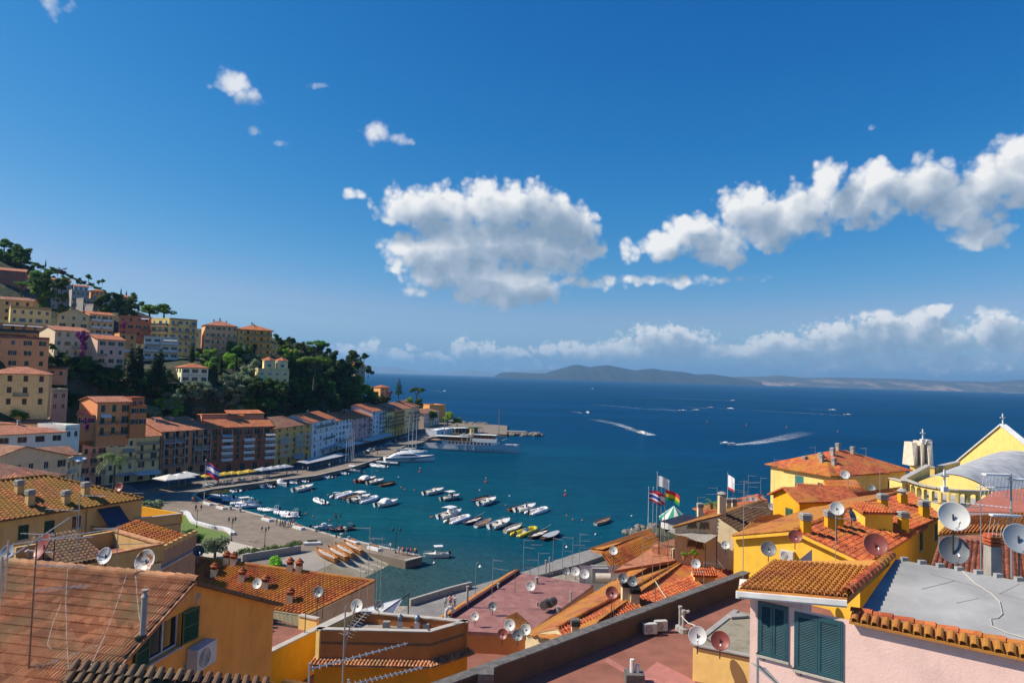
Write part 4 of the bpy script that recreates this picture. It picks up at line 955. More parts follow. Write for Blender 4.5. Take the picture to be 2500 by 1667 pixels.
for (px, t, b, d) in ((336, 838, 925, 240), (388, 848, 945, 240), (468, 838, 885, 276), (538, 858, 915, 272), (576, 862, 905, 285), (618, 880, 915, 290), (530, 862, 900, 278), (318, 843, 935, 236), (375, 860, 945, 238)):
 T('cypress', 'cyp', px, t, b, ('broad' if px in (336, 388, 468, 375, 318) else 'slim') + ' dark cypress ' + where(px, (t + b) / 2), 'cypresses among the villas', D=d, sx=1.6 if px in (336, 388, 468, 375, 318) else 1.0)
for (px, t, b, d) in ((111, 642, 652, 398), (295, 707, 722, 372), (308, 716, 728, 370), (338, 734, 760, 360)):
 T('cypress', 'cyp', px, t, b, 'tiny cypress pricking the left skyline', 'skyline cypresses', D=d)
rg = random.Random(11)
# skyline scrub on the left ridge
for (px, t, b) in ((10, 580, 612), (34, 596, 618), (22, 606, 628), (5, 612, 650), (60, 628, 650), (84, 636, 655), (100, 644, 660), (125, 650, 668), (140, 652, 672), (155, 658, 676), (172, 668, 684), (190, 676, 690), (205, 683, 696), (222, 688, 702), (238, 697, 712), (255, 704, 720), (268, 712, 726), (45, 610, 645), (70, 645, 665), (30, 632, 660)):
 T('round', rg.choice(['dark', 'oak', 'oak']), px, t, b, 'bushy tree on the skyline ' + where(px, b), 'trees along the left skyline', D=392, sx=1.4, seed=rg.randint(0, 3))
# masses: (kind letter, px0, px1, py0, py1, count, size range in px, depth or None)
MASS = [('k', 50, 130, 668, 705, 8, (22, 34), 320), ('o', 85, 160, 690, 760, 11, (24, 38), 300), ('b', 90, 130, 690, 730, 4, (20, 30), 300), ('o', 218, 330, 725, 775, 14, (18, 28), 325), ('o', 300, 345, 740, 775, 6, (16, 24), 330),
 ('o', 120, 215, 880, 935, 12, (20, 32), None), ('o', 215, 345, 892, 965, 26, (22, 38), None), ('b', 150, 330, 885, 900, 3, (12, 18), None), ('o', 340, 420, 925, 985, 14, (24, 36), None), ('o', 125, 190, 955, 1030, 10, (22, 34), None), ('b', 40, 100, 990, 1030, 5, (20, 30), None), ('o', 0, 120, 985, 1030, 7, (18, 28), None),
 ('v', 355, 500, 975, 1025, 13, (24, 36), None), ('b', 380, 440, 1000, 1030, 5, (24, 34), None), ('o', 430, 480, 965, 1005, 5, (24, 34), None), ('v', 490, 585, 950, 985, 8, (24, 34), None), ('v', 545, 625, 900, 960, 11, (26, 38), None), ('b', 480, 580, 865, 905, 10, (18, 30), None), ('v', 595, 625, 860, 885, 3, (20, 28), None),
 ('o', 500, 640, 850, 900, 14, (20, 32), None), ('o', 590, 680, 935, 1015, 20, (28, 44), None), ('o', 660, 760, 930, 1010, 26, (26, 42), None), ('o', 690, 800, 880, 950, 24, (24, 40), None), ('b', 680, 760, 955, 1000, 5, (16, 26), None), ('o', 740, 860, 890, 985, 32, (26, 42), None), ('o', 820, 920, 930, 1000, 24, (24, 38), None), ('b', 800, 890, 895, 985, 9, (18, 28), None), ('o', 670, 730, 848, 885, 8, (18, 28), 342), ('b', 690, 730, 855, 885, 4, (16, 24), 338), ('o', 800, 865, 862, 915, 10, (20, 32), 375), ('o', 900, 940, 945, 1005, 9, (20, 30), None), ('s', 500, 640, 985, 1020, 9, (10, 16), None), ('v', 560, 600, 985, 1010, 3, (20, 26), None), ('s', 400, 500, 1025, 1045, 5, (12, 18), None), ('o', 960, 1060, 990, 1022, 9, (16, 24), None), ('b', 215, 300, 935, 970, 4, (14, 20), None), ('k', 0, 62, 612, 655, 16, (20, 32), 385), ('o', 655, 800, 838, 880, 16, (18, 28), 348), ('o', 800, 900, 872, 915, 14, (18, 28), 385), ('v', 428, 515, 938, 952, 7, (18, 26), 250), ('o', 615, 715, 938, 958, 10, (22, 32), 276), ('o', 655, 725, 826, 852, 10, (16, 24), 352), ('k', 262, 345, 735, 760, 10, (14, 22), 360), ('k', 100, 260, 678, 712, 16, (12, 18), 388), ('o', 0, 130, 800, 812, 0, (9, 9), 200), ('o', 120, 150, 830, 900, 5, (16, 26), 214)]
ntree = 0
for (k, x0, x1, y0, y1, n, (s0, s1), dd) in MASS:
 for i in range(n):
  px, py, s = rg.uniform(x0, x1), rg.uniform(y0, y1), rg.uniform(s0, s1)
  kind, leaf = {'o': ('round', rg.choice(['oak', 'dark', 'dark', 'oak'])), 'b': ('round', 'bright'), 'v': ('olive', 'olive'), 's': ('bush', 'oak'), 'k': ('round', 'oak')}[k]
  grp = {'o': G2, 'b': 'bright trees on the hillside', 'v': 'olive trees on the terraces', 's': 'shrubs on the terraces', 'k': 'trees along the left skyline'}[k]
  T(kind, leaf, px, py - s * .75, py + s * .35, ('very large ' if s > s0 + (s1 - s0) * .75 else 'large ' if s > (s0 + s1) / 2 else 'very small ' if s < s0 + (s1 - s0) * .25 else 'small ') + {'o': 'dark' if leaf == 'dark' else 'mid green', 'b': 'bright green', 'v': 'silvery', 's': 'low', 'k': 'hilltop'}[k] + {'v': ' olive tree ', 's': ' shrub '}.get(k, ' leafy tree ') + where(px, py), grp, D=dd, sx=rg.uniform(.95, 1.25), seed=rg.randint(0, 3)); ntree += 1
# --- quay, piazza, slipway
def paving(name, c0, c1, sc=.6, joint=None):
 m, t, b = newmat(name)
 geo = t.add('ShaderNodeNewGeometry').outputs['Position']
 c = t.ramp(t.noise(geo, sc, 7, .65), [(.3, c0), (.7, c1)])
 c = t.mix(t.add('ShaderNodeMapRange', {0: t.noise(geo, .09, 4, .6), 1: .5, 2: .7, 3: 0, 4: .45}).outputs[0], c, tuple(x * .6 for x in c0))
 if joint:
  bk = t.add('ShaderNodeTexBrick', {'Vector': geo, 'Scale': 1.0, 'Mortar Size': .012, 'Brick Width': joint, 'Row Height': joint * .6, 'Color1': (1, 1, 1, 1), 'Color2': (.86, .86, .86, 1), 'Mortar': (.55, .55, .55, 1)})
  c = t.mix(1.0, c, bk.outputs[0], 'MULTIPLY')
 t.l.new(c, b.inputs['Base Color']); b.inputs['Roughness'].default_value = .9
 t.l.new(t.add('ShaderNodeBump', {'Height': t.noise(geo, 6, 5), 'Strength': .3, 'Distance': .03}).outputs[0], b.inputs['Normal'])
 return m
PAVE = paving('piazza_paving', (.185, .145, .108), (.265, .215, .163), .35, 1.6)
ASPH = paving('asphalt', (.05, .05, .052), (.085, .085, .085), .5)
LIGHTPAVE = paving('light_paving', (.40, .35, .28), (.50, .45, .37), .5)
q_ = MB(); q_.prism(qp, -3.0, QZ); q_.build('quay', PAVE, kind='structure', label='sunlit stone piazza and quay round the harbour')
# coping stones along the waterfront
cope = MB()
edge = [Z(x, y, QZ) for x, y in QE[5:20]]
for a, b in zip(edge, edge[1:]):
 d = (b - a); n = max(1, int(d.length / 2.2)); rz = math.atan2(d.y, d.x); nrm = Vector((d.y, -d.x, 0)).normalized()
 for i in range(n):
  c = a + d * ((i + .5) / n); cope.cbox((c.x, c.y, QZ + .02), d.length / n - .04, .7, .16, rz)
cope.build('coping_stones', STONE, kind='stuff', label='row of pale coping stones edging the quay')
def sheet(name, pts, z, mat, label, th=.02):
 m = MB(); m.prism(orient([(p.x, p.y) for p in (Z(x, y, z) for x, y in pts)]), z - th, z)
 return m.build(name, mat, kind='structure', label=label)
rd = [(340, 1196), (420, 1183), (513, 1172), (600, 1163), (666, 1157), (757, 1137), (859, 1112), (940, 1090), (1000, 1070), (1040, 1058)]
rp = [(p.x, p.y) for p in (Z(x, y, QZ) for x, y in rd)] + [(p.x + .6, p.y - .3) for p in (front_at(x) for x in (1035, 985, 906, 815, 757, 666, 509, 350, 300))]
m = MB(); m.prism(orient(rp), QZ - .01, QZ + .006); m.build('road', ASPH, kind='structure', label='dark shaded street along the harbour houses')
# slipway down to the water
def on_pl(px, py, P0, n):
 d = ray(px, py); return CAM + d * ((Vector(P0) - CAM).dot(n) / d.dot(n))
T1, T2, B1 = Z(883, 1346, QZ + .01), Z(762, 1399, QZ + .01), Z(900, 1404, 0); sn = (T2 - T1).cross(B1 - T1).normalized()
m = MB(); m.poly([on_pl(x, y, T1, sn) for x, y in ((884, 1345.6), (760, 1400), (735, 1460), (880, 1425), (1010, 1393), (996, 1372))])
SLIP = paving('slipway_concrete', (.20, .17, .11), (.34, .30, .22), .4)
m.build('slipway', SLIP, kind='structure', label='sloping slipway with weed stains beside the mole')
sheet('pebble_yard', [(735, 1352), (790, 1338), (838, 1360), (878, 1347), (768, 1394), (700, 1417), (640, 1400), (700, 1360)], QZ + .008, paving('pebbles', (.22, .20, .17), (.36, .33, .28), 2.5), 'pale pebble yard where the gigs are laid up')
sheet('light_pavement', [(564, 1321), (637, 1338), (606, 1350), (550, 1358), (500, 1362), (490, 1345), (528, 1328)], QZ + .012, LIGHTPAVE, 'light triangular paved terrace by the olive tree')
GRASSM = plain('lawn_grass', (.12, .19, .03), .9, var=.3, scale=3, bump=.6, bscale=9)
lw = sheet('lawn', [(436, 1258), (452, 1258), (465, 1276), (505, 1290), (552, 1300), (562, 1309), (530, 1318), (480, 1318), (430, 1310)], QZ + .06, GRASSM, 'bright green lawn behind the curved white wall', .06)
# curved white seat wall, its lengths one by one
cw = empty('curved_seat_wall', Z(470, 1274, QZ), 0, 'curved white stone seat wall round the lawn', 'wall'); o0 = Vector(cw.location)
pp = [Z(x, y, QZ) - o0 for x, y in ((440, 1252), (452, 1252), (459, 1257), (464, 1266), (471, 1276), (486, 1280), (503, 1285), (520, 1289), (538, 1291), (552, 1294), (562, 1299), (568, 1306))]
for a, b in zip(pp, pp[1:]):
 d = b - a; bm = MB(); bm.box(-.02, d.length + .02, -.5, .5, 0, .55); bm.build('seat_block', WHITEM, cw, a, (0, 0, math.atan2(d.y, d.x)))
# white slipway rails
RAILM = plain('rail_paint', (.62, .58, .48), .7)
rg = random.Random(4)
rt = empty('launching_rails', Z(840, 1378, QZ), 0, 'white timber launching rails laid on the slipway', 'rails'); ro0 = Vector(rt.location)
for (x0, y0, x1, y1) in ((827, 1374, 891, 1398), (853, 1369, 912, 1393), (874, 1364, 937, 1388), (896, 1359, 958, 1382)):
 a, b = on_pl(x0, y0, T1, sn), on_pl(x1, y1, T1, sn)
 r = MB(); r.tube(a - ro0 + Vector((0, 0, .08)), b - ro0 + Vector((0, 0, .08)), .16, .16, 4); r.build('rail', RAILM, rt)
 for k in range(4):
  c = a.lerp(b, (k + .5) / 4); s_ = MB(); s_.cbox(c - ro0 + Vector((0, 0, .05)), 1.5, .14, .1, R(8)); s_.build('sleeper', RAILM, rt)
# --- street furniture
LAMPM = plain('lamp_iron', (.02, .025, .03), .5); GLOBE = plain('lamp_glass', (.5, .5, .48), .3)
def lamp_post(px, pyb, pyt, arms, label, z=QZ, D=None):
 p = Z(px, pyb, z) if D is None else Y(px, pyb, D); h = (pyb - pyt) / FPX * p.y
 o = empty('street_lamp', p, random.random() * 3, label, 'street lamp', 'street lamps on the quay')
 MB().lathe([(.18, 0), (.2, .15), (.09, .5), (.06, .8), (.05, h * .9)], 8).build('post', LAMPM, o)
 for k in range(arms):
  a = k * 6.283 / arms; c, s_ = math.cos(a), math.sin(a); r = .75
  am = MB(); am.path([(0, 0, h * .84), (c * r * .5, s_ * r * .5, h * .80), (c * r, s_ * r, h * .85), (c * r, s_ * r, h * .92)], .03); am.build('arm', LAMPM, o)
  MB().lathe([(.10, h * .90), (.2, h * 1.0), (.26, h * 1.0), (.06, h * 1.08), (.02, h * 1.12)], 8, (c * r, s_ * r, 0)).build('lantern', LAMPM, o)
 return o
for args in ((480, 1288, 1238, 3, 'dark lantern post at the lawn end near the flagpole'), (565, 1320, 1268, 3, 'dark lantern post at the end of the curved white wall'), (646, 1335, 1290, 3, 'dark lantern post behind the hedge planter'),
 (821, 1311, 1259, 3, 'dark lantern post on the quay edge by the blue boat'), (966, 1350, 1293, 2, 'dark lantern post near the people on the mole end'), (1264, 1053, 1030, 2, 'tiny lamp post on the breakwater')): lamp_post(*args)
def hook_lamp(px, pyb, pyt, z, label):
 p = Z(px, pyb, z); h = (pyb - pyt) / FPX * p.y; o = empty('promenade_lamp', p, 0, label, 'street lamp', 'hooked lamps on the promenade')
 MB().lathe([(.1, 0), (.06, .4), (.045, h * .85)], 7).build('post', plain('lamp_grey', (.18, .25, .26), .5), o)
 MB().path([(0, 0, h * .85), (.05, 0, h * .95), (.3, 0, h), (.6, 0, h * .97), (.7, 0, h * .9)], .035).build('arm', MATS['lamp_grey'], o)
 MB().lathe([(.05, h * .80 + .25), (.08, h * .80 + .15), (.3, h * .80 - .1), (.28, h * .80 - .13)], 10, (.7, 0, h * .08)).build('lamp_shade', GLOBE, o)
hook_lamp(1160, 1449, 1374, 2.0, 'hooked grey lamp left of the red flat roof'); hook_lamp(1373, 1385, 1328, 2.0, 'hooked grey lamp behind the white dishes'); hook_lamp(1533, 1332, 1286, 2.0, 'hooked grey lamp by the rocks left of the flagpoles')
def bench(px, py, rz, back, label):
 p = Z(px, py, QZ); o = empty('stone_bench', p, rz, label, 'bench', 'white benches on the piazza')
 m = MB(); m.box(-1.7, 1.7, -.55, .55, 0, .5); m.build('block', WHITEM, o)
 for k in range(3):
  m = MB(); m.box(-1.0, 1.0, .12 + k * .02, .2 + k * .02, .56 + k * .14, .67 + k * .14); m.build('back_slat', plain('bench_wood_' + back, (.28, .13, .06) if back == 'brown' else (.04, .03, .03), .7), o)
 if back == 'brown': m = MB(); m.lathe([(.22, .5), (.2, 1.0), (.3, 1.05), (.3, 1.15)], 8, (-1.35, .1, 0)); m.build('bollard', CONC, o)
 return o
for i, (x, y, b, l) in enumerate(((508, 1231, 'brown', 'white stone bench at the foot of the flagpole'), (540, 1241, 'brown', 'white stone bench right of the flagpole bench'), (652, 1270, 'brown', 'white stone bench beside the moored inflatables'), (729, 1290, 'brown', 'white stone bench behind the standing people'), (762, 1329, 'dark', 'white bench with dark back facing the gigs'), (860, 1325, 'brown', 'white stone bench behind the rightmost gig'), (914, 1341, 'brown', 'white stone bench nearest the slipway corner'))): bench(x, y, R(-38) if b == 'brown' else R(15), b, l)
for (x, y, l) in ((563, 1244, 'left one of two stone bollards by the inflatables'), (586, 1249, 'right one of two stone bollards by the inflatables'), (771, 1297, 'stone bollard by the white boat with frame'), (833, 1313, 'stone bollard right of the quay edge lantern')):
 o = empty('stone_bollard', Z(x, y, QZ), 0, l, 'bollard', 'bollards on the quay')
 MB().lathe([(.45, 0), (.42, .25), (.3, .3), (.28, .8)], 10).build('stem', CONC, o); MB().lathe([(.4, .8), (.42, .95), (.3, 1.02)], 10).build('head', STONE, o)
# flags
def flag_mesh(L, H, stripes, seed=0):
 """waving cloth cut into its stripes: list of (mat, v0, v1)"""
 out = []
 for (mt, v0, v1) in stripes:
  m = MB(); n = 14
  for side in (0, 1):
   for i in range(n + 1):
    u = i / n; w_ = math.sin(u * 7 + seed) * .12 * u * L; dz = -u * u * L * .35
    for v in (v0, v1): m.v.append((u * L * .92, w_ + side * .02, v * H - H + dz))
  k = 2 * (n + 1)
  for i in range(n):
   a = 2 * i; m.f += [(a, a + 2, a + 3, a + 1), (k + a + 1, k + a + 3, k + a + 2, k + a)]
  m.f += [(2 * i, k + 2 * i, k + 2 * i + 2, 2 * i + 2) for i in range(n)] + [(2 * i + 3, k + 2 * i + 3, k + 2 * i + 1, 2 * i + 1) for i in range(n)]
  out.append((m, mt))
 return out
FL = {k: plain('flag_' + k, v, .8, var=.05) for k, v in dict(red=(.55, .02, .03), blue=(.02, .05, .32), white=(.72, .72, .74), yellow=(.62, .42, .02), green=(.02, .25, .06), crimson=(.38, .01, .05)).items()}
POLEM = plain('pole_white', (.6, .62, .63), .35, .2)
def flagpole(p, h, label, group, stripes=None, L=4, H=2.4, rz=0, drop=.1, seed=0, r=.09):
 o = empty('flagpole', p, 0, label, 'flagpole', group)
 MB().lathe([(r, 0), (r * .9, h * .5), (r * .5, h)], 8).build('pole', POLEM, o)
 MB().lathe([(.02, h), (r * 1.3, h + .08), (.02, h + .2)], 8).build('finial', POLEM, o)
 if stripes:
  f = empty('flag', (r, 0, h - drop), rz); f.parent = o
  for m, mt in flag_mesh(L, H, stripes, seed): m.build('stripe', FL[mt], f)
 return o
p = Z(498, 1222, QZ); hfp = (1222 - 1126) / FPX * p.y
flagpole(p, hfp, 'tall flagpole with red white and blue flag at the piazza corner', None, [('red', .0, .22), ('blue', .22, .42), ('white', .42, .72), ('blue', .72, .92), ('red', .92, 1.0)], 4.4, 3.4, R(-15), .5)
for i, x in enumerate((844, 850, 855, 859, 863)):
 p = Z(x, 1129 - i * 1.5 + (2 if i == 4 else 0), QZ); flagpole(p, 12.5, 'bare white flagpole on the quay, ' + ('first', 'second', 'third', 'fourth', 'last')[i] + ' of five from the left', 'five bare flagpoles on the quay', r=.12)
# parasols, awnings, tents of the cafes
def parasol(px, py, w, hgt, mat, label, group, rz=0, name='parasol'):
 p = Z(px, py, QZ); o = empty(name, p, rz, label, 'parasol', group)
 MB().lathe([(.25, 0), (.25, .08), (.04, .1), (.035, hgt)], 6).build('pole', POLEM, o)
 a = w / 2; m = MB(); m.add([(-a, -a, hgt - .1), (a, -a, hgt - .1), (a, a, hgt - .1), (-a, a, hgt - .1), (0, 0, hgt + w * .16), (-a, -a, hgt - .35), (a, -a, hgt - .35), (a, a, hgt - .35), (-a, a, hgt - .35)],
  [(0, 1, 4), (1, 2, 4), (2, 3, 4), (3, 0, 4), (0, 5, 6, 1), (1, 6, 7, 2), (2, 7, 8, 3), (3, 8, 5, 0)]); m.build('canopy', mat, o)
 return o
YEL = plain('canvas_yellow', (.50, .33, .03), .8); WCAN = plain('canvas_white', (.64, .63, .58), .8); GCAN = plain('canvas_grey', (.36, .38, .40), .8)
for i, (x, y) in enumerate(((505, 1183), (530, 1181), (548, 1178), (566, 1176), (584, 1175), (606, 1171))):
 parasol(x, y, 3.6, 2.9, YEL, 'yellow cafe parasol below the hotel, ' + ('first', 'second', 'third', 'fourth', 'fifth', 'last')[i] + ' from the left', 'yellow cafe parasols', R(-28))
for i, (x, y) in enumerate(((640, 1166), (662, 1163), (680, 1160), (695, 1158))):
 parasol(x, y, 4.2, 2.9, GCAN, 'grey cafe parasol right of the yellow parasols, ' + ('first', 'second', 'third', 'last')[i] + ' from the left', 'grey cafe parasols', R(-28))
for i, (x, y, w) in enumerate(((412, 1193, 6.5), (436, 1190, 6.5), (452, 1184, 6.0))):
 parasol(x, y, w, 3.3, WCAN, ('left one of the three big white marquees behind the flagpole', 'middle one of the three big white marquees behind the flagpole', 'rearmost white marquee behind the flagpole')[i], 'white marquees', R(-30), 'marquee')
def long_awning(x0, y0, x1, y1, w, label, mat, z=3.2):
 a, b = Z(x0, y0, QZ), Z(x1, y1, QZ); d = b - a; L = d.length; o = empty('cafe_canopy', a, math.atan2(d.y, d.x), label, 'awning', 'long cafe canopies')
 m = MB(); m.slab([(0, -w, z - .5), (L, -w, z - .5), (L, 0, z), (0, 0, z)], .06); m.build('canvas', mat, o)
 n = max(2, int(L / 4))
 for i in range(n + 1): m = MB(); m.box(L * i / n - .05, L * i / n + .05, -w + .1, -w + .2, 0, z - .55); m.build('post', IRON, o)
long_awning(722, 1148, 826, 1124, 4.5, 'long grey cafe canopy in front of the yellow house', GCAN)
long_awning(773, 1113, 816, 1100, 3.5, 'short grey canopy in front of the pale blue house', GCAN)
long_awning(816, 1104, 870, 1093, 4.5, 'white canopy in front of the white house', WCAN)
long_awning(880, 1089, 940, 1071, 5.0, 'long pale canopy in front of the pink house', WCAN)
long_awning(325, 1180, 382, 1174, 3.0, 'pale canopy at the left end of the quay row', WCAN)
# cafe tables and chairs
CHM = plain('cafe_white', (.62, .62, .6), .6); ch_ = MB()
for sx in (-.2, .2):
 for sy in (-.2, .2): ch_.box(sx - .02, sx + .02, sy - .02, sy + .02, 0, .45)
ch_.box(-.23, .23, -.23, .23, .45, .5)
chair_leg = ch_.mesh('seat', CHM); chair_back = MB().box(-.22, .22, .2, .24, .5, .95).mesh('backrest', CHM); tab_top = MB().lathe([(.55, .72), (.55, .75)], 12).mesh('table_top', CHM); tab_leg = MB().lathe([(.25, 0), (.04, .05), (.04, .72)], 6).mesh('leg', IRON)
rg = random.Random(8)
for i in range(26):
 px = rg.uniform(500, 660); py = float(np.interp(px, (484, 580, 666), (1190, 1177, 1165))) - rg.uniform(-3, 4)
 p = Z(px, py, QZ + .01); t = empty('cafe_table', p, 0, 'small white round cafe table on the quay below the hotel', 'table', 'cafe tables'); inst('table_top', tab_top, t); inst('leg', tab_leg, t)
 for k in range(2):
  a = rg.random() * 6.28; c = empty('cafe_chair', (p.x + math.cos(a) * .85, p.y + math.sin(a) * .85, p.z), a - 1.57, 'white cafe chair on the quay below the hotel', 'chair', 'cafe chairs'); inst('seat', chair_leg, c); inst('backrest', chair_back, c)
# olive tree, hedge planter, palms
tree('olive_tree', 'olive', 1, 'olive', Z(524, 1364, QZ), (1364 - 1300) / FPX * Z(524, 1364, QZ).y / 5.4, 'old olive tree with forked trunk on the piazza by the lawn', None)
hp = empty('hedge_planter', Z(592, 1368, QZ), 0, 'grey planter wall with tufted hedge on the piazza', 'planter'); h0 = Vector(hp.location)
hA, hB = Z(590, 1371, QZ) - h0, Z(733, 1348, QZ) - h0; hd = hB - hA; rz = math.atan2(hd.y, hd.x)
m = MB(); m.box(0, hd.length, -.25, .25, 0, 1.4); m.build('planter_wall', CONC, hp, hA, (0, 0, rz))
rgl = random.Random(5); lob = [(i * hd.length / 16, rgl.uniform(.6, 1.6), rgl.uniform(1.0, 1.7), .8, .7, .6) for i in range(17)]
c = leaf_cloud(rgl, lob, 2600, .16); c.build('hedge', LEAF['hedge'], hp, hA, (0, 0, rz))
for (x, y, s, lf, l) in ((668, 1382, .9, 'bright', 'bright green shrub below the planter wall'), (478, 1322, .8, 'oak', 'round dark shrub at the lawn corner'), (470, 1304, .6, 'oak', 'clipped shrub on the lawn')):
 tree('shrub', 'bush', 1, lf, Z(x, y, QZ), s, l, 'shrubs on the piazza', 1, 'shrub')
def palm(p, h, label, n=22, fl=2.6, seed=1):
 rg = random.Random(seed); o = empty('palm_tree', p, 0, label, 'palm tree')
 m = MB()
 for i in range(8): m.tube((0, 0, h * i / 8 - (.5 if i == 0 else 0)), (0, 0, h * (i + 1) / 8), .26 - .01 * i, .22 - .008 * i, 8)
 m.build('trunk', BARK, o)
 for k in range(n):
  a = rg.random() * 6.28; up = rg.uniform(-.2, 1.1); fr = MB(); pts = []
  for i in range(7):
   t = i / 6; r = fl * t * math.cos(up * (1 - t * .8)); z = fl * (math.sin(up) * t - .75 * t * t)
   pts.append(Vector((math.cos(a) * r, math.sin(a) * r, h + z)))
  side = Vector((-math.sin(a), math.cos(a), 0))
  for i in range(6):
   w0 = .32 * fl / 2.6 * math.sin(math.pi * min(1, (i + .4) / 6.6)); dn = Vector((0, 0, -.18))
   for s_ in (-1, 1):
    for q2 in (0, .5):
     a0 = pts[i].lerp(pts[i + 1], q2); a1 = pts[i].lerp(pts[i + 1], q2 + .32); tip = a1 + side * s_ * w0 * 1.8 + dn + (pts[i + 1] - pts[i]) * .5
     fr.add([a0, a1, tip], [(0, 1, 2)])
  fr.build('frond', LEAF['palm'], o)
 return o
palm(Y(277, 1190, 150), 6.6, 'tall windswept palm in front of the cream harbour houses', 26, 3.6, 3)
# --- boats
HW = plain('hull_white', (.80, .80, .78), .35, var=.04); HB = plain('hull_navy', (.015, .03, .09), .35); HRED = plain('hull_red', (.38, .03, .03), .4); HBR = plain('hull_varnish', (.16, .07, .03), .4, var=.25, scale=4)
HDK = plain('hull_dark', (.03, .025, .025), .45); HCR = plain('hull_cream', (.55, .50, .38), .5); HGY = plain('hull_grey', (.36, .38, .40), .5); HYE = plain('tube_yellow', (.62, .50, .02), .5); HOR = plain('hull_orange_wood', (.42, .18, .05), .45, var=.25, scale=4)
TUBG = plain('tube_grey', (.62, .64, .66), .5, var=.05); TUBW = plain('tube_white', (.78, .78, .78), .5, var=.05); ENG = plain('outboard_black', (.02, .02, .022), .35); ENGW = plain('outboard_white', (.55, .55, .55), .35)
DECK = plain('deck_cream', (.72, .69, .62), .6); TEAK = plain('deck_teak', (.33, .20, .10), .7, var=.2, scale=5); SEATM = plain('boat_cushion', (.55, .50, .42), .7); BLUEC = plain('boat_cover_blue', (.02, .12, .35), .7); WSCR = glassy('windscreen', (.03, .05, .06), .06); BIM = plain('bimini_cloth', (.76, .75, .71), .8)
CHROME = plain('steel_tube', (.6, .6, .6), .25, .8)
def hull_mb(L, B, H, draft=.35, full=.5, flare=.75, ns=12, transom=.86, sheer=.25):
 """outer shell + gunwale, bow at +x"""
 m = MB(); secs = []
 for i in range(ns + 1):
  t = i / ns; x = -L / 2 + L * t
  b = B / 2 * (transom + (1 - transom) * min(1, t / .35)) if t < .35 else B / 2 * (1 - ((t - .35) / .65) ** (2.0 + full)) + .012
  zt = H * (1 + sheer * t * t); zk = -draft * (1 - max(0, (t - .7) / .3) ** 2 * 1.2)
  secs.append([(x - (0 if t < 1 else 0), -b, zt), (x, -b * flare, zt * .3), (x, -b * flare * .55, zk * .7), (x, 0, zk), (x, b * flare * .55, zk * .7), (x, b * flare, zt * .3), (x, b, zt)])
 k = 7
 for s_ in secs: m.v += s_
 for i in range(ns):
  for j in range(k - 1): m.f.append((i * k + j, i * k + j + 1, (i + 1) * k + j + 1, (i + 1) * k + j))
 m.f.append(tuple(range(k - 1, -1, -1)))
 return m, secs
def deck_mb(secs, x0=0.0, x1=1.0, dz=-.02, inset=.0):
 m = MB(); n = len(secs) - 1; i0, i1 = int(round(x0 * n)), int(round(x1 * n))
 for i in range(i0, i1 + 1):
  a, b = secs[i][0], secs[i][6]; m.v += [(a[0], a[1] * (1 - inset), a[2] + dz), (b[0], b[1] * (1 - inset), b[2] + dz)]
 for i in range(i1 - i0): m.f.append((2 * i, 2 * i + 2, 2 * i + 3, 2 * i + 1))
 return m
def gunwale_mb(secs, r=.05):
 m = MB()
 for side in (0, 6):
  for a, b in zip(secs, secs[1:]): m.tube(a[side], b[side], r, r, 5)
 m.tube(secs[0][0], secs[0][6], r, r, 5); return m
def outboard(o, x, z, mat, s=1.0):
 m = MB(); m.box(x - .35 * s, x + .1 * s, -.17 * s, .17 * s, z + .1 * s, z + .62 * s); m.box(x - .2 * s, x, -.08 * s, .08 * s, z - .7 * s, z + .1 * s); m.box(x - .3 * s, x + .2 * s, -.14 * s, .14 * s, z + .55 * s, z + .72 * s); m.build('outboard_motor', mat, o)
def bimini(o, x0, x1, w, z, mat=None):
 m = MB(); n = 5
 for i in range(n + 1):
  y = -w / 2 + w * i / n; zz = z + .14 * math.cos((i / n - .5) * math.pi)
  m.v += [(x0, y, zz), (x1, y, zz), (x1, y, zz - .04), (x0, y, zz - .04)]
 for i in range(n):
  a, b = 4 * i, 4 * i + 4; m.f += [(a, a + 1, b + 1, b), (a + 3, b + 3, b + 2, a + 2), (a, b, b + 3, a + 3), (a + 1, a + 2, b + 2, b + 1)]
 m.build('bimini', mat or BIM, o)
 f = MB()
 for s_ in (-1, 1):
  for x in (x0 + .1, x1 - .1): f.tube(((x0 + x1) / 2 + (x - (x0 + x1) / 2) * .5, s_ * w / 2, .5), (x, s_ * w / 2, z), .025, .025, 4)
 f.build('bimini_frame', CHROME, o)
def boat_frame(stern, bow, label, cat, name, group, z=0.0):
 a, b = Z(*stern, z), Z(*bow, z); d = b - a; c = (a + b) / 2
 o = empty(name, (c.x, c.y, z), math.atan2(d.y, d.x), label, cat, group); return o, d.length * (1.12 if cat == 'boat' else 1)
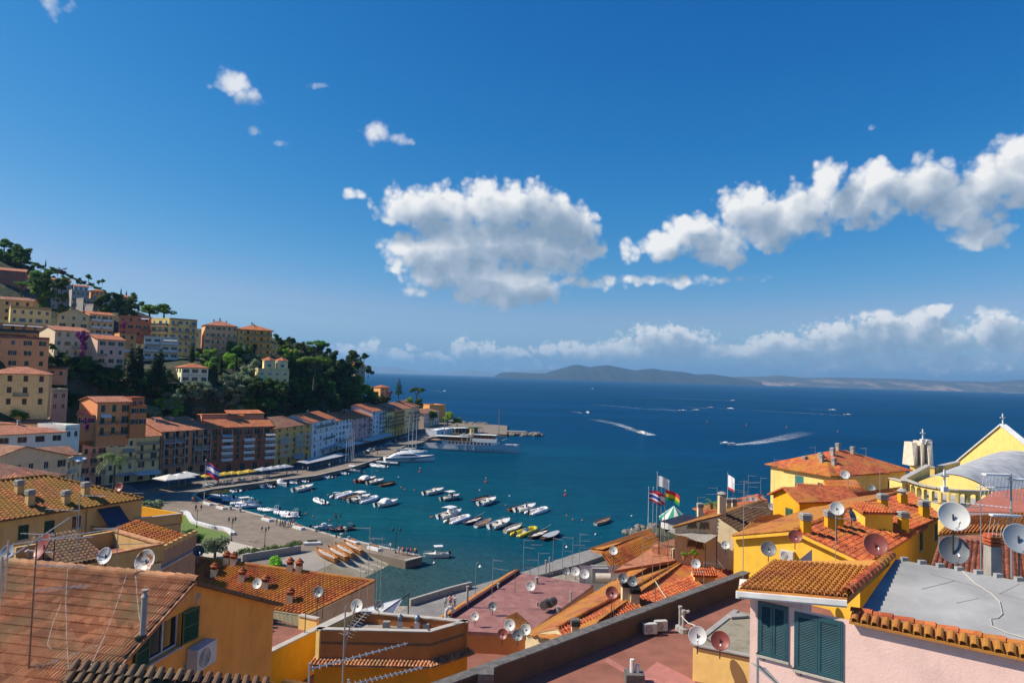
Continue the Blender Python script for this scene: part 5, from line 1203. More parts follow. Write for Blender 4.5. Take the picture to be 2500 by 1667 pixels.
def rib(stern, bow, label, tube=TUBG, eng=ENG, arch=False, bim=False, console=True, group='small boats moored in the harbour', lenf=1.0, col=WHITEM):
 o, L = boat_frame(stern, bow, label, 'boat', 'inflatable_boat', group); L = max(3.2, min(9.5, L * lenf)); B = L * .36; r = L * .052 + .03
 pts = [(-L / 2, -B / 2 + r, .35)]
 for i in range(9):
  t = i / 8; a = -1.45 + 2.9 * t; pts.append((L * .16 + (L / 2 - r - L * .16) * math.cos(a), (B / 2 - r) * math.sin(a) / math.sin(1.45), .38 + .22 * math.cos(a)))
 pts.append((-L / 2, B / 2 - r, .35))
 m = MB()
 for a, b in zip(pts, pts[1:]): m.tube(a, b, r, r, 9)
 for s_ in (-1, 1): m.tube((-L / 2, s_ * (B / 2 - r), .35), (-L / 2 - .4, s_ * (B / 2 - r), .37), r, r * .25, 9)
 m.build('tube', tube, o, smooth=True)
 h, secs = hull_mb(L * .92, B * .82, .28, .3); h.build('hull', HW, o); d = deck_mb(secs, 0, .95, -.05); d.build('deck', DECK, o)
 if console:
  m = MB(); m.add([(-.1, -.4, .2), (.45, -.4, .2), (.45, .4, .2), (-.1, .4, .2), (-.05, -.38, 1.15), (.3, -.35, 1.25), (.3, .35, 1.25), (-.05, .38, 1.15)], [(0, 1, 5, 4), (1, 2, 6, 5), (2, 3, 7, 6), (3, 0, 4, 7), (4, 5, 6, 7)]); m.build('console', col, o)
  m = MB(); m.box(-1.15, -.65, -.45, .45, .22, .85); m.build('seat', SEATM, o)
  m = MB(); m.quad((.3, -.33, 1.22), (.3, .33, 1.22), (.12, .3, 1.6), (.12, -.3, 1.6)); m.build('windscreen', WSCR, o)
 else:
  for x in (-.2 * L, .1 * L): m = MB(); m.box(x - .15, x + .15, -B / 2 + r, B / 2 - r, .42, .47); m.build('seat', TEAK, o)
 if arch:
  m = MB()
  for x in (-L * .38, -L * .30): m.path([(x, -B * .36, .4), (x - .2, -B * .36, 1.7), (x - .2, B * .36, 1.7), (x, B * .36, .4)], .05)
  m.build('roll_bar', CHROME if tube is not TUBW else WHITEM, o)
 if bim: bimini(o, -L * .25, L * .14, B * .75, 2.0)
 outboard(o, -L / 2 - .05, .35, eng, .8 + L * .06)
 return o
def motorboat(stern, bow, label, hull=HW, top=None, cabin=False, canvas=None, eng=ENG, stripe=None, group='small boats moored in the harbour', people=0, name='motorboat', lenf=1.0):
 o, L = boat_frame(stern, bow, label, 'boat', name, group); L = max(4.0, min(10, L * lenf)); B = L * .34; H = .55 + L * .05
 h, secs = hull_mb(L, B, H); h.build('hull', hull, o, smooth=False)
 deck_mb(secs, .5, 1.0, -.02).build('foredeck', DECK, o); deck_mb(secs, 0, .5, -H * .55, .08).build('cockpit_floor', DECK, o)
 gunwale_mb(secs, .045).build('gunwale', stripe or HW, o)
 if canvas:
  m = MB(); x0, x1 = -L * .28, L * .12
  for i in range(5):
   t = i / 4; x = x0 + (x1 - x0) * t; hh_ = H + [.25, .95, 1.15, 1.0, .15][i]; w = B * .40
   m.v += [(x, -w, H - .05), (x, -w * .8, hh_ * .85 + .1), (x, 0, hh_ + .1), (x, w * .8, hh_ * .85 + .1), (x, w, H - .05)]
  for i in range(4):
   for j in range(4): a = i * 5 + j; m.f.append((a, a + 1, a + 6, a + 5))
  m.f += [(4, 3, 2, 1, 0), (20, 21, 22, 23, 24)]; m.build('canvas_cover', canvas, o)
 else:
  x = -.02 * L; m = MB(); m.add([(x - .25, -.45, H * .4), (x + .5, -.5, H * .4), (x + .5, .5, H * .4), (x - .25, .45, H * .4), (x - .2, -.42, H + .5), (x + .25, -.42, H + .55), (x + .25, .42, H + .55), (x - .2, .42, H + .5)], [(0, 1, 5, 4), (1, 2, 6, 5), (2, 3, 7, 6), (3, 0, 4, 7), (4, 5, 6, 7)]); m.build('console', WHITEM, o)
  m = MB(); m.add([(x + .3, -.5, H + .4), (x + .3, .5, H + .4), (x + .02, .42, H + .95), (x + .02, -.42, H + .95)], [(0, 1, 2, 3)]); m.build('windscreen', WSCR, o)
  m = MB(); m.box(-L * .30, -L * .20, -B * .34, B * .34, H * .45, H * .95); m.build('seat', SEATM, o)
 if cabin:
  m = MB(); m.add([(-.02 * L, -B * .36, H - .05), (.28 * L, -B * .30, H - .02), (.28 * L, B * .30, H - .02), (-.02 * L, B * .36, H - .05), (0, -B * .3, H + .75), (.16 * L, -B * .24, H + .62), (.16 * L, B * .24, H + .62), (0, B * .3, H + .75)], [(0, 1, 5, 4), (1, 2, 6, 5), (2, 3, 7, 6), (3, 0, 4, 7), (4, 5, 6, 7)]); m.build('cabin', HW, o)
 if top: bimini(o, -L * .24, L * .1, B * .85, H + 1.55, top)
 m = MB()
 for s_ in (0, 6):
  pts = [(secs[k][s_][0], secs[k][s_][1] * .92, secs[k][s_][2] + .35) for k in (8, 10, 12)]
  for a, b in zip(pts, pts[1:]): m.tube(a, b, .02, .02, 4)
  for p in pts: m.tube((p[0], p[1], p[2] - .37), p, .018, .018, 4)
 m.build('bow_rail', CHROME, o)
 if eng is not None: outboard(o, -L / 2 - .05, H * .55, eng, .8 + L * .05)
 return o
def rowboat(stern, bow, label, hull=HW, inner=DECK, rim=HBR, cover=None, group='small boats moored in the harbour', z=0.0, name='rowing_boat', thw=3, pole=False, lenf=1.0, narrow=.30):
 o, L = boat_frame(stern, bow, label, 'boat', name, group, z); L = max(3.5, min(9, L * lenf)); B = L * narrow; H = .42 + L * .03
 h, secs = hull_mb(L, B, H, .25, .3, .8, 12, .45, .45); h.build('hull', hull, o); gunwale_mb(secs, .055).build('gunwale', rim, o)
 deck_mb(secs, 0, 1.0, -H * .5, .15).build('bottom_boards', inner, o)
 n = len(secs) - 1
 for k in range(thw):
  i = int(n * (.2 + .5 * k / max(1, thw - 1))); a, b = secs[i][0], secs[i][6]; m = MB(); m.box(a[0] - .12, a[0] + .12, a[1] * .95, b[1] * .95, a[2] - .16, a[2] - .11); m.build('thwart', rim if inner is not rim else DECK, o)
 if cover: deck_mb(secs, .15, .95, .06, .05).build('cover', cover, o)
 if pole: m = MB(); m.tube((L * .1, .2, H + .3), (L * .75, .3, H + .9), .04, .03, 5); m.build('boom', WHITEM, o)
 return o
def ladd(fn, s, b, l, **k): return fn(s, b, l, **k)
# along the quay and in the basin, stern pixel -> bow pixel
rib((581, 1203), (537, 1193), 'white inflatable at the quay right of the flag'); rib((566, 1218), (516, 1214), 'low white inflatable nearest the flagpole')
rib((591, 1223), (543, 1225), 'white inflatable with console below the flagpole'); rib((618, 1229), (564, 1234), 'white inflatable with roll bar and blue cover beside the bollards', arch=True, tube=TUBW, bim=True)
rib((630, 1236), (576, 1241), 'large grey inflatable with steering console at the bollards', arch=True); rib((679, 1249), (631, 1247), 'white inflatable in the middle of the quay cluster', arch=True, tube=TUBW)
rib((727, 1258), (671, 1255), 'big white inflatable with stainless roll bar in the quay cluster', arch=True, tube=TUBW); rib((727, 1264), (687, 1264), 'white inflatable nearest the standing people', tube=TUBW, col=HRED)
motorboat((645, 1191), (606, 1184), 'white speedboat with dark stripe below the grey parasols', stripe=HB); rib((664, 1191), (641, 1187), 'small white tender beside the striped speedboat')
motorboat((673, 1182), (698, 1188), 'white cabin boat in the rank under the yellow house', canvas=BIM); rib((725, 1182), (694, 1179), 'white inflatable in the rank under the yellow house', arch=True); rib((747, 1178), (725, 1174), 'white tender with orange fender in the rank under the yellow house', tube=TUBW)
motorboat((717, 1202), (765, 1190), 'white console motorboat pointing right in front of the rank'); rib((845, 1159), (817, 1155), 'little pale dinghy under the quay wall'); motorboat((878, 1154), (836, 1151), 'white motorboat with folded sun frame by the pier', top=BIM); rib((804, 1168), (771, 1163), 'grey inflatable under the long grey canopy')
rib((952, 1144), (891, 1135), 'long pale grey inflatable beside the stone pier', lenf=1.3); motorboat((977, 1136), (912, 1132), 'long grey open launch behind the pale inflatable', hull=HGY, lenf=1.0)
motorboat((872, 1179), (916, 1171), 'white motorboat with red hull stripe and canvas hood', hull=HRED, canvas=BIM, top=None); motorboat((901, 1183), (934, 1176), 'small beige motorboat with big black outboard', hull=HCR)
rowboat((918, 1191), (973, 1178), 'brown varnished wooden launch with blue awning', hull=HBR, rim=HBR, inner=TEAK, name='wooden_launch')
rib((811, 1219), (863, 1204), 'white inflatable with black outboard and folded arch in the middle basin', tube=TUBW, arch=True); rowboat((840, 1220), (882, 1210), 'brown wooden boat squeezed between inflatables', hull=HBR, inner=TEAK)
motorboat((855, 1228), (903, 1215), 'grey boat with flat white sun roof in the middle basin', hull=HGY, top=BIM); rib((872, 1230), (924, 1216), 'long white inflatable at the right of the middle group', tube=TUBW, lenf=1.1)
motorboat((921, 1238), (968, 1228), 'white boat under a draped cream canvas hood', canvas=BIM); rib((792, 1231), (770, 1222), 'small round dinghy drifting alone', tube=TUBW)
motorboat((1037, 1209), (1083, 1199), 'white console boat alone in the outer basin', stripe=HB); motorboat((1081, 1223), (1119, 1215), 'crowded grey boat with sun roof and passengers', hull=HGY, top=BIM)
rowboat((1142, 1229), (1207, 1213), 'long dark wooden boat with white foredeck cover', hull=HB, inner=TEAK, cover=None, name='wooden_launch'); motorboat((1168, 1236), (1213, 1221), 'white console boat beside the long dark wooden boat')
motorboat((1073, 1268), (1126, 1253), 'white cruiser with white hard top', top=WHITEM, cabin=True); rib((1092, 1280), (1149, 1263), 'blue and white inflatable with black outboard right of the cruiser', tube=TUBW)
rowboat((1134, 1282), (1177, 1267), 'white rowing boat with navy hull', hull=HB, pole=True); rowboat((1157, 1290), (1203, 1271), 'brown planked rowing boat with white hull', hull=HW, inner=TEAK)
motorboat((1195, 1294), (1247, 1274), 'biggest white console boat in the rank of rowing boats'); rowboat((1230, 1303), (1276, 1284), 'cream wooden rowing boat with raised stem', hull=HCR, rim=HCR)
rib((1258, 1311), (1310, 1293), 'bright yellow inflatable with blue seat', tube=HYE, col=BLUEC); rowboat((1294, 1316), (1338, 1299), 'white rowing boat with dark red rim and a long white boom', hull=HDK, pole=True); rowboat((1323, 1321), (1367, 1303), 'dark rowing boat under a grey cover, last of the rank', hull=HDK, cover=HGY)
rowboat((1243, 1248), (1275, 1239), 'brown boat with oval cream awning left of the white console boat', hull=HBR, inner=TEAK); motorboat((1260, 1251), (1308, 1238), 'white console boat with a blue clad man standing aboard'); rib((1291, 1257), (1336, 1244), 'white inflatable at the right of the trio', tube=TUBW)
motorboat((1092, 1359), (1036, 1362), 'white speedboat with square sun roof passing the mole end', top=WHITEM, stripe=HCR); rowboat((1450, 1284), (1493, 1268), 'lone wooden rowing boat on open water', hull=HGY, inner=TEAK)
motorboat((763, 1293), (811, 1291), 'white motorboat with frame and blue boot top at the piazza edge', top=None, stripe=BLUEC, cabin=True); rib((859, 1293), (806, 1298), 'black inflatable with red seats at the piazza edge', tube=HDK, col=HRED, arch=True)
rib((1078, 1063), (1100, 1058), 'white tender moored by the waterside restaurant', tube=TUBW); motorboat((1158, 1062), (1185, 1064), 'cream covered boat behind the big ship', hull=HCR, canvas=BIM); rib((1112, 1060), (1126, 1058), 'small white tender by the breakwater quay')
# gigs laid up on the piazza
for i, (s_, b_) in enumerate((((822, 1372), (769, 1345)), ((847, 1368), (797, 1341)), ((863, 1360), (814, 1333)), ((886, 1353), (835, 1326)))):
 rowboat(s_, b_, 'orange varnished racing gig laid up on the piazza, ' + ('leftmost of four', 'second from the left of four', 'third from the left of four', 'rightmost of four')[i], hull=HOR, inner=WHITEM, rim=HOR, group='racing gigs on the piazza', z=QZ + .45, name='racing_gig', thw=5, narrow=.2, lenf=1.15)
# --- motor yacht
o, L = boat_frame((938, 1128), (1060, 1125), 'sleek white motor yacht with blue waterline and tinted windows', 'yacht', 'motor_yacht', None)
h, secs = hull_mb(L, L * .21, 2.0, .8, .9, .8, 16, .92, .35); h.build('hull', HW, o, smooth=False)
deck_mb(secs, .0, 1.0, -.03).build('deck', DECK, o)
st_ = MB()
for i in range(len(secs) - 1):
 a, b = secs[i], secs[i + 1]
 for s_ in (0, 6): st_.tube([a[s_][0], a[s_][1] * 1.0, a[s_][2] * .78], [b[s_][0], b[s_][1] * 1.0, b[s_][2] * .78], .16, .16, 5)
st_.build('blue_stripe', HB, o)
def loft(o, name, mat, secs_): # secs: list of (x, halfwidth, z0, z1)
 m = MB()
 for (x, w2, z0, z1) in secs_: m.v += [(x, -w2, z0), (x, -w2 * .82, z0 + (z1 - z0) * .75), (x, -w2 * .5, z1), (x, w2 * .5, z1), (x, w2 * .82, z0 + (z1 - z0) * .75), (x, w2, z0)]
 n = len(secs_)
 for i in range(n - 1):
  for j in range(5): a = i * 6 + j; m.f.append((a, a + 6, a + 7, a + 1))
 m.f += [(0, 1, 2, 3, 4, 5), tuple((n - 1) * 6 + j for j in range(5, -1, -1))]
 return m.build(name, mat, o)
loft(o, 'superstructure', HW, [(-L * .42, L * .075, 1.9, 2.2), (-L * .30, L * .08, 1.9, 3.6), (-L * .12, L * .078, 1.9, 4.0), (L * .06, L * .07, 2.0, 3.9), (L * .2, L * .055, 2.2, 2.6)])
loft(o, 'tinted_window', WSCR, [(-L * .22, L * .0802, 2.75, 3.35), (-L * .12, L * .0795, 2.7, 3.6), (L * .05, L * .0725, 2.7, 3.5), (L * .13, L * .066, 2.6, 2.95)])
for x in range(5): m = MB(); m.box(-L * .02 + x * .5, -L * .02 + x * .5 + .28, -L * .107, -L * .09, .9, 1.3); m.build('porthole', WSCR, o)
# --- vintage steam yacht
o, L = boat_frame((1036, 1096), (1268, 1107), 'long vintage motor ship with teak deckhouses and a cream funnel', 'ship', 'vintage_ship', None)
h, secs = hull_mb(L, L * .15, 3.2, 1.2, 1.6, .9, 20, .35, .42); h.build('hull', plain('ship_white', (.55, .57, .60), .45, var=.05), o)
deck_mb(secs, 0, 1, -.25).build('deck', TEAK, o)
TK = plain('teak_panels', (.20, .075, .03), .45, var=.25, scale=2)
def blk(name, mat, x0, x1, w2, z0, z1): m = MB(); m.box(x0 * L, x1 * L, -w2, w2, z0, z1); return m.build(name, mat, o)
blk('deckhouse', HW, -.30, .29, 2.5, 3.0, 5.0); blk('promenade_deck', TEAK, -.42, .06, 3.1, 5.0, 5.2); blk('saloon', TK, -.24, -.04, 2.0, 5.2, 7.0); blk('awning_deck', DECK, -.38, -.02, 2.9, 7.0, 7.2); blk('bridge_base', HW, .02, .27, 3.0, 5.0, 6.6); blk('wheelhouse', TK, .03, .24, 2.2, 6.6, 8.4); blk('wheelhouse_roof', DECK, .02, .26, 2.6, 8.4, 8.6)
for k in range(5): m = MB(); x = (-.30 + k * .085) * L; m.box(x - .12, x + .12, -3.7, -3.4, .8, 3.1); m.build('fender', HCR, o)
for k in range(12): m = MB(); x = (-.22 + k * .038) * L; m.box(x - .45, x + .45, -2.54, -2.5, 3.7, 4.6); m.build('window', WSCR, o)
for k in range(5): m = MB(); x = (.05 + k * .038) * L; m.box(x - .5, x + .5, -2.24, -2.2, 7.1, 8.0); m.build('window', WSCR, o)
for k in range(8): m = MB(); x = (.06 + k * .045) * L; m.tube((x, -L * .075 * (1 - max(0, k - 3) * .05) - .05, 1.7), (x, -L * .06, 1.7), .2, .2, 8); m.build('porthole', WSCR, o)
m = MB(); m.lathe([(1.25, 5.0), (1.15, 11.0), (1.25, 11.2), (1.0, 11.2)], 14, (0, 0, 0)); m.build('funnel', plain('funnel_buff', (.55, .42, .16), .5), o, smooth=False)
for (x, zt, r) in ((-.29, 24, .28), (.28, 22, .25)):
 m = MB(); m.tube((x * L, 0, 3), (x * L, 0, zt), r, r * .35, 8); m.build('mast', plain('mast_wood', (.32, .2, .1), .5), o)
for x in (-.09, -.035, .0):
 m = MB(); m.path([(x * L, -2.8, 5), (x * L, -2.8, 8.3), (x * L + .5, -2.8, 9.0), (x * L + 1.6, -2.8, 9.3)], .08); m.build('davit', HW, o)
tb = MB(); hh2, s2 = hull_mb(7, 2.2, .9); hh2.build('tender', DECK, o, (-.05 * L, -1.2, 7.4)); m = MB(); m.tube((.3 * L, 0, 5.5), (.37 * L, -.3, 7.2), .12, .08, 6); m.build('boom', TK, o); blk('anchor_deck', DECK, .33, .48, 1.1, 3.75, 4.3)
# sailing yachts behind the motor yacht
for i, (px, top, bot) in enumerate(((992, 1018, 1108), (1002, 1009, 1107), (1011, 1014, 1104))):
 p = Z(px, bot + 3, 0); ht = (bot + 3 - top) / FPX * p.y
 o = empty('sailing_yacht', (p.x, p.y, 0), R(15), 'moored sailing yacht behind the motor yacht, ' + ('left mast', 'middle and tallest mast', 'right mast')[i], 'yacht', 'sailing yachts'); h, secs = hull_mb(13, 3.4, 1.2, .8, .6); h.build('hull', HW, o); deck_mb(secs, 0, 1, -.02).build('deck', DECK, o)
 MB().tube((.8, 0, 1), (.8, 0, ht), .16, .09, 8).build('mast', POLEM, o); MB().tube((.6, 0, 2.4), (-4.8, 0, 2.4), .12, .1, 6).build('boom', POLEM, o); loft(o, 'coachroof', HW, [(-2.5, 1.1, 1.2, 1.7), (0, 1.1, 1.2, 1.8), (3, .7, 1.35, 1.6)]); MB().tube((-4.6, 0, 2.6), (.4, 0, 2.6), .22, .16, 6).build('furled_sail', BLUEC if i == 0 else BIM, o)
 m = MB()
 for q2 in ((6.4, 0, 1.5), (-6.2, 0, 1.2), (.5, 1.6, 1.2), (.5, -1.6, 1.2)): m.tube((.8, 0, ht * .97), q2, .012, .012, 3)
 m.build('rigging', CHROME, o)
# --- speedboats and wakes out at sea
def foam_material():
 m, t, b = newmat('wake_foam'); geo = t.add('ShaderNodeNewGeometry').outputs['Position']
 n = t.m('ADD', t.m('MULTIPLY', t.noise(geo, .8, 6, .7), .7), t.m('MULTIPLY', t.noise(geo, .12, 3), .3)); uv = t.add('ShaderNodeSeparateXYZ', {0: t.add('ShaderNodeTexCoord').outputs['UV']}).outputs
 side = t.m('SUBTRACT', 1.0, t.m('ABSOLUTE', t.m('MULTIPLY_ADD', uv[1], 2.0, -1.0)))
 a = t.m('MULTIPLY', t.add('ShaderNodeMapRange', {0: n, 1: .45, 2: .56, 3: 0, 4: 1}).outputs[0], t.m('MULTIPLY', t.m('POWER', t.m('SUBTRACT', 1.0, uv[0], clamp=True), .8), t.m('MULTIPLY', side, 1.8, clamp=True)))
 b.inputs['Base Color'].default_value = (.8, .84, .86, 1); b.inputs['Roughness'].default_value = .8
 tr = t.add('ShaderNodeBsdfTransparent'); mx = t.add('ShaderNodeMixShader', {0: a, 1: tr.outputs[0], 2: b.outputs[0]}); t.l.new(mx.outputs[0], t.n['Material Output'].inputs[0]); return m
FOAM = foam_material(); WN = [0]
def wake(path, w0, w1, label):
 pts = [Z(x, y, 0) for x, y in path]; m = MB(); m.uv = []; P = []
 for a, b in zip(pts, pts[1:]):
  for k in range(8): P.append(a.lerp(b, k / 8))
 P.append(pts[-1]); n = len(P) - 1
 for i, p in enumerate(P):
  d = (P[min(n, i + 1)] - P[max(0, i - 1)]).normalized(); s_ = Vector((-d.y, d.x, 0)); w_ = (w0 + (w1 - w0) * i / n) * .6
  WN[0] += 1; m.v += [tuple(p + s_ * w_ / 2 + Vector((0, 0, .05))), tuple(p - s_ * w_ / 2 + Vector((0, 0, .05)))]
 for i in range(n):
  m.f.append((2 * i, 2 * i + 1, 2 * i + 3, 2 * i + 2)); m.uv += [(i / n, 0), (i / n, 1), ((i + 1) / n, 1), ((i + 1) / n, 0)]
 m.build('wake_foam', FOAM, kind='stuff', label=label)
def speedboat(px, py, heading_px, label, L=8.0, kind='m'):
 a = Z(px, py, 0.0); b = Z(*heading_px, 0.0); d = (b - a).normalized(); s_ = a - d * L / 2; e_ = a + d * L / 2
 (motorboat if kind == 'm' else rib)(PX(s_), PX(e_), label, group='boats out at sea', **({'name': 'speedboat', 'cabin': True} if kind == 'm' else {}))
speedboat(1568, 1058, (1600, 1066), 'speedboat throwing spray in the middle of the bay', 9); wake([(1566, 1058), (1540, 1046), (1505, 1035), (1445, 1022)], 7, 26, 'long curved wake in the middle of the bay'); wake([(1590, 1062), (1552, 1050), (1530, 1047)], 16, 22, 'spray beside the middle speedboat')
speedboat(1775, 1085, (1740, 1085), 'dark speedboat heading left towards the harbour', 9); wake([(1778, 1086), (1840, 1082), (1900, 1072), (1972, 1054)], 9, 34, 'spreading wake of the speedboat heading left')
for (x, y, hx, hy, l, Ln, wk, w1) in ((1435, 1008, 1450, 1012, 'white cabin boat seen from astern in the bay', 9, [(1420, 1008), (1385, 1003)], 6), (1666, 1003, 1690, 1004, 'speedboat with the longest straight wake left of the yacht pair', 11, [(1660, 1003), (1560, 997), (1440, 986)], 12), (1699, 1002, 1720, 1003, 'white cruiser just right of the long wake', 12, [(1692, 1003), (1640, 1001), (1600, 996)], 8), (1734, 996, 1760, 997, 'small white cruiser above the cruiser pair', 11, [(1730, 997), (1700, 995), (1660, 992)], 9),
  (1784, 998, 1800, 999, 'small boat trailing the upper cruiser', 9, [(1778, 998), (1740, 996)], 8), (1789, 978, 1810, 979, 'farthest speedboat with a long wake', 12, [(1785, 978), (1680, 973), (1554, 970)], 16), (2069, 1013, 2090, 1014, 'white speedboat farthest right in the bay', 11, [(2064, 1014), (1980, 1009), (1880, 1004), (1792, 998)], 12), (2032, 1001, 2050, 1002, 'distant small boat above the rightmost speedboat', 9, [(2025, 1001), (1960, 998)], 6), (1447, 949, 1470, 950, 'tiny far boat near the horizon', 14, [(1440, 949), (1400, 948)], 12), (1085, 955, 1110, 957, 'boat passing beyond the point on the left', 11, [(1080, 956), (1045, 953)], 8)):
 speedboat(x, y, (hx, hy), l, Ln); wake(wk, 5, w1, 'thin wake of the ' + l.split(' with')[0])
# --- buoys
BRED = plain('buoy_red', (.5, .03, .02), .5); BWH = plain('buoy_white', (.7, .7, .68), .5); BOR = plain('buoy_orange', (.55, .12, .03), .5)
def buoy(px, py, kind, label, group):
 p = Z(px, py, 0); o = empty('mooring_buoy' if kind != 'mark' else 'channel_buoy', p, 0, label, 'buoy', group); o.scale = (.6,) * 3 if kind == 'mark' else (.7,) * 3
 if kind == 'mark':
  MB().lathe([(.5, -.3), (.8, .0), (.75, .5), (.2, .9), (.08, 1.2)], 12).build('float', BRED, o); MB().lathe([(.06, 1.0), (.05, 2.6)], 6).build('mast', HYE, o); m = MB(); m.cbox((0, 0, 2.6), .5, .5, .5, M=Matrix.Rotation(.78, 3, 'X') @ Matrix.Rotation(.78, 3, 'Y')); m.build('top_mark', HYE, o)
 else:
  r = .38; MB().lathe([(.05, -r), (r * .7, -r * .7), (r, 0), (r * .7, r * .7), (.06, r)], 10, (0, 0, .15)).build('float', BWH if kind == 'w' else BOR, o, smooth=True); MB().lathe([(.05, .5), (.05, .62)], 6).build('eye', CHROME, o)
for (x, y, l) in ((1025, 1152, 'red channel buoy off the motor yacht bow'), (1380, 1209, 'red channel buoy with yellow mark in the outer harbour'), (1727, 1031, 'leftmost of four red marker buoys in the bay'), (1822, 1039, 'second from left of four red marker buoys in the bay'), (1920, 1045, 'third from left of four red marker buoys in the bay'), (2045, 1055, 'rightmost of four red marker buoys in the bay'), (1186, 1177, 'plain red buoy alone north of the console boats')): buoy(x, y, 'mark', l, 'channel buoys')
for (x, y) in ((747, 1254), (765, 1261), (801, 1209), (762, 1198), (890, 1154), (922, 1150), (980, 1190), (988, 1195), (1012, 1197), (1034, 1203), (1052, 1263), (1056, 1262), (820, 1164), (603, 1197), (672, 1190), (698, 1188), (1235, 1234), (1384, 1259), (1399, 1269), (1422, 1271), (1381, 1364), (805, 1271)): buoy(x, y, 'o', 'small orange mooring buoy floating among the boats', 'orange mooring buoys')
for (x, y) in ((973, 1165), (1171, 1197), (1244, 1211), (1542, 1260), (1060, 1375), (1454, 1305), (1524, 1320)): buoy(x, y, 'w', 'small white mooring buoy on open water', 'white mooring buoys')
# --- near roofs: tiles one by one
def on_plane(px, py, P0, n):
 d = ray(px, py); return CAM + d * ((Vector(P0) - CAM).dot(n) / d.dot(n))
def inv_of(o): return (Matrix.Translation(o.location) @ Matrix.Rotation(o.rotation_euler.z, 4, 'Z')).inverted()
def coppo_mb(r=.10, L=.46, n=5, r2=.8):
 m = MB()
 for k, (v, rr) in enumerate(((0, r), (L, r * r2))):
  for i in range(n + 1):
   a = math.pi * i / n; m.v.append((math.cos(a) * rr, v, math.sin(a) * rr + (0.03 if k == 0 else 0)))
  for i in range(n + 1):
   a = math.pi * i / n; m.v.append((math.cos(a) * rr * .82, v, math.sin(a) * rr * .8 + (0.03 if k == 0 else 0)))
 q2 = n + 1
 for i in range(n):
  m.f += [(i, 2 * q2 + i, 2 * q2 + i + 1, i + 1), (q2 + i, i, i + 1, q2 + i + 1)]
 return m
def pan_mb(w, L): return MB().add([(-w / 2, 0, .035), (w / 2, 0, .035), (w / 2, L, 0), (-w / 2, L, 0), (-w / 2, 0, 0), (w / 2, 0, 0)], [(0, 1, 2, 3), (4, 5, 1, 0)])
def marseille_mb(w=.235, L=.42):
 m = pan_mb(w - .006, L); m.v = [(x, y, z * 1.7) for x, y, z in m.v]
 for x in (-.085, .03):
  m.add([(x - .035, -.005, .06), (x - .012, -.005, .098), (x + .018, -.005, .098), (x + .038, -.005, .06), (x - .035, L, .0), (x - .012, L, .038), (x + .018, L, .038), (x + .038, L, .0)], [(0, 1, 5, 4), (1, 2, 6, 5), (2, 3, 7, 6), (0, 3, 2, 1)])
 return m
TK_ = {'tuscan': (.44, .40), 'coppi': (.25, .36), 'marseille': (.235, .36), 'small': (.165, .27)}
_tilemesh = {}
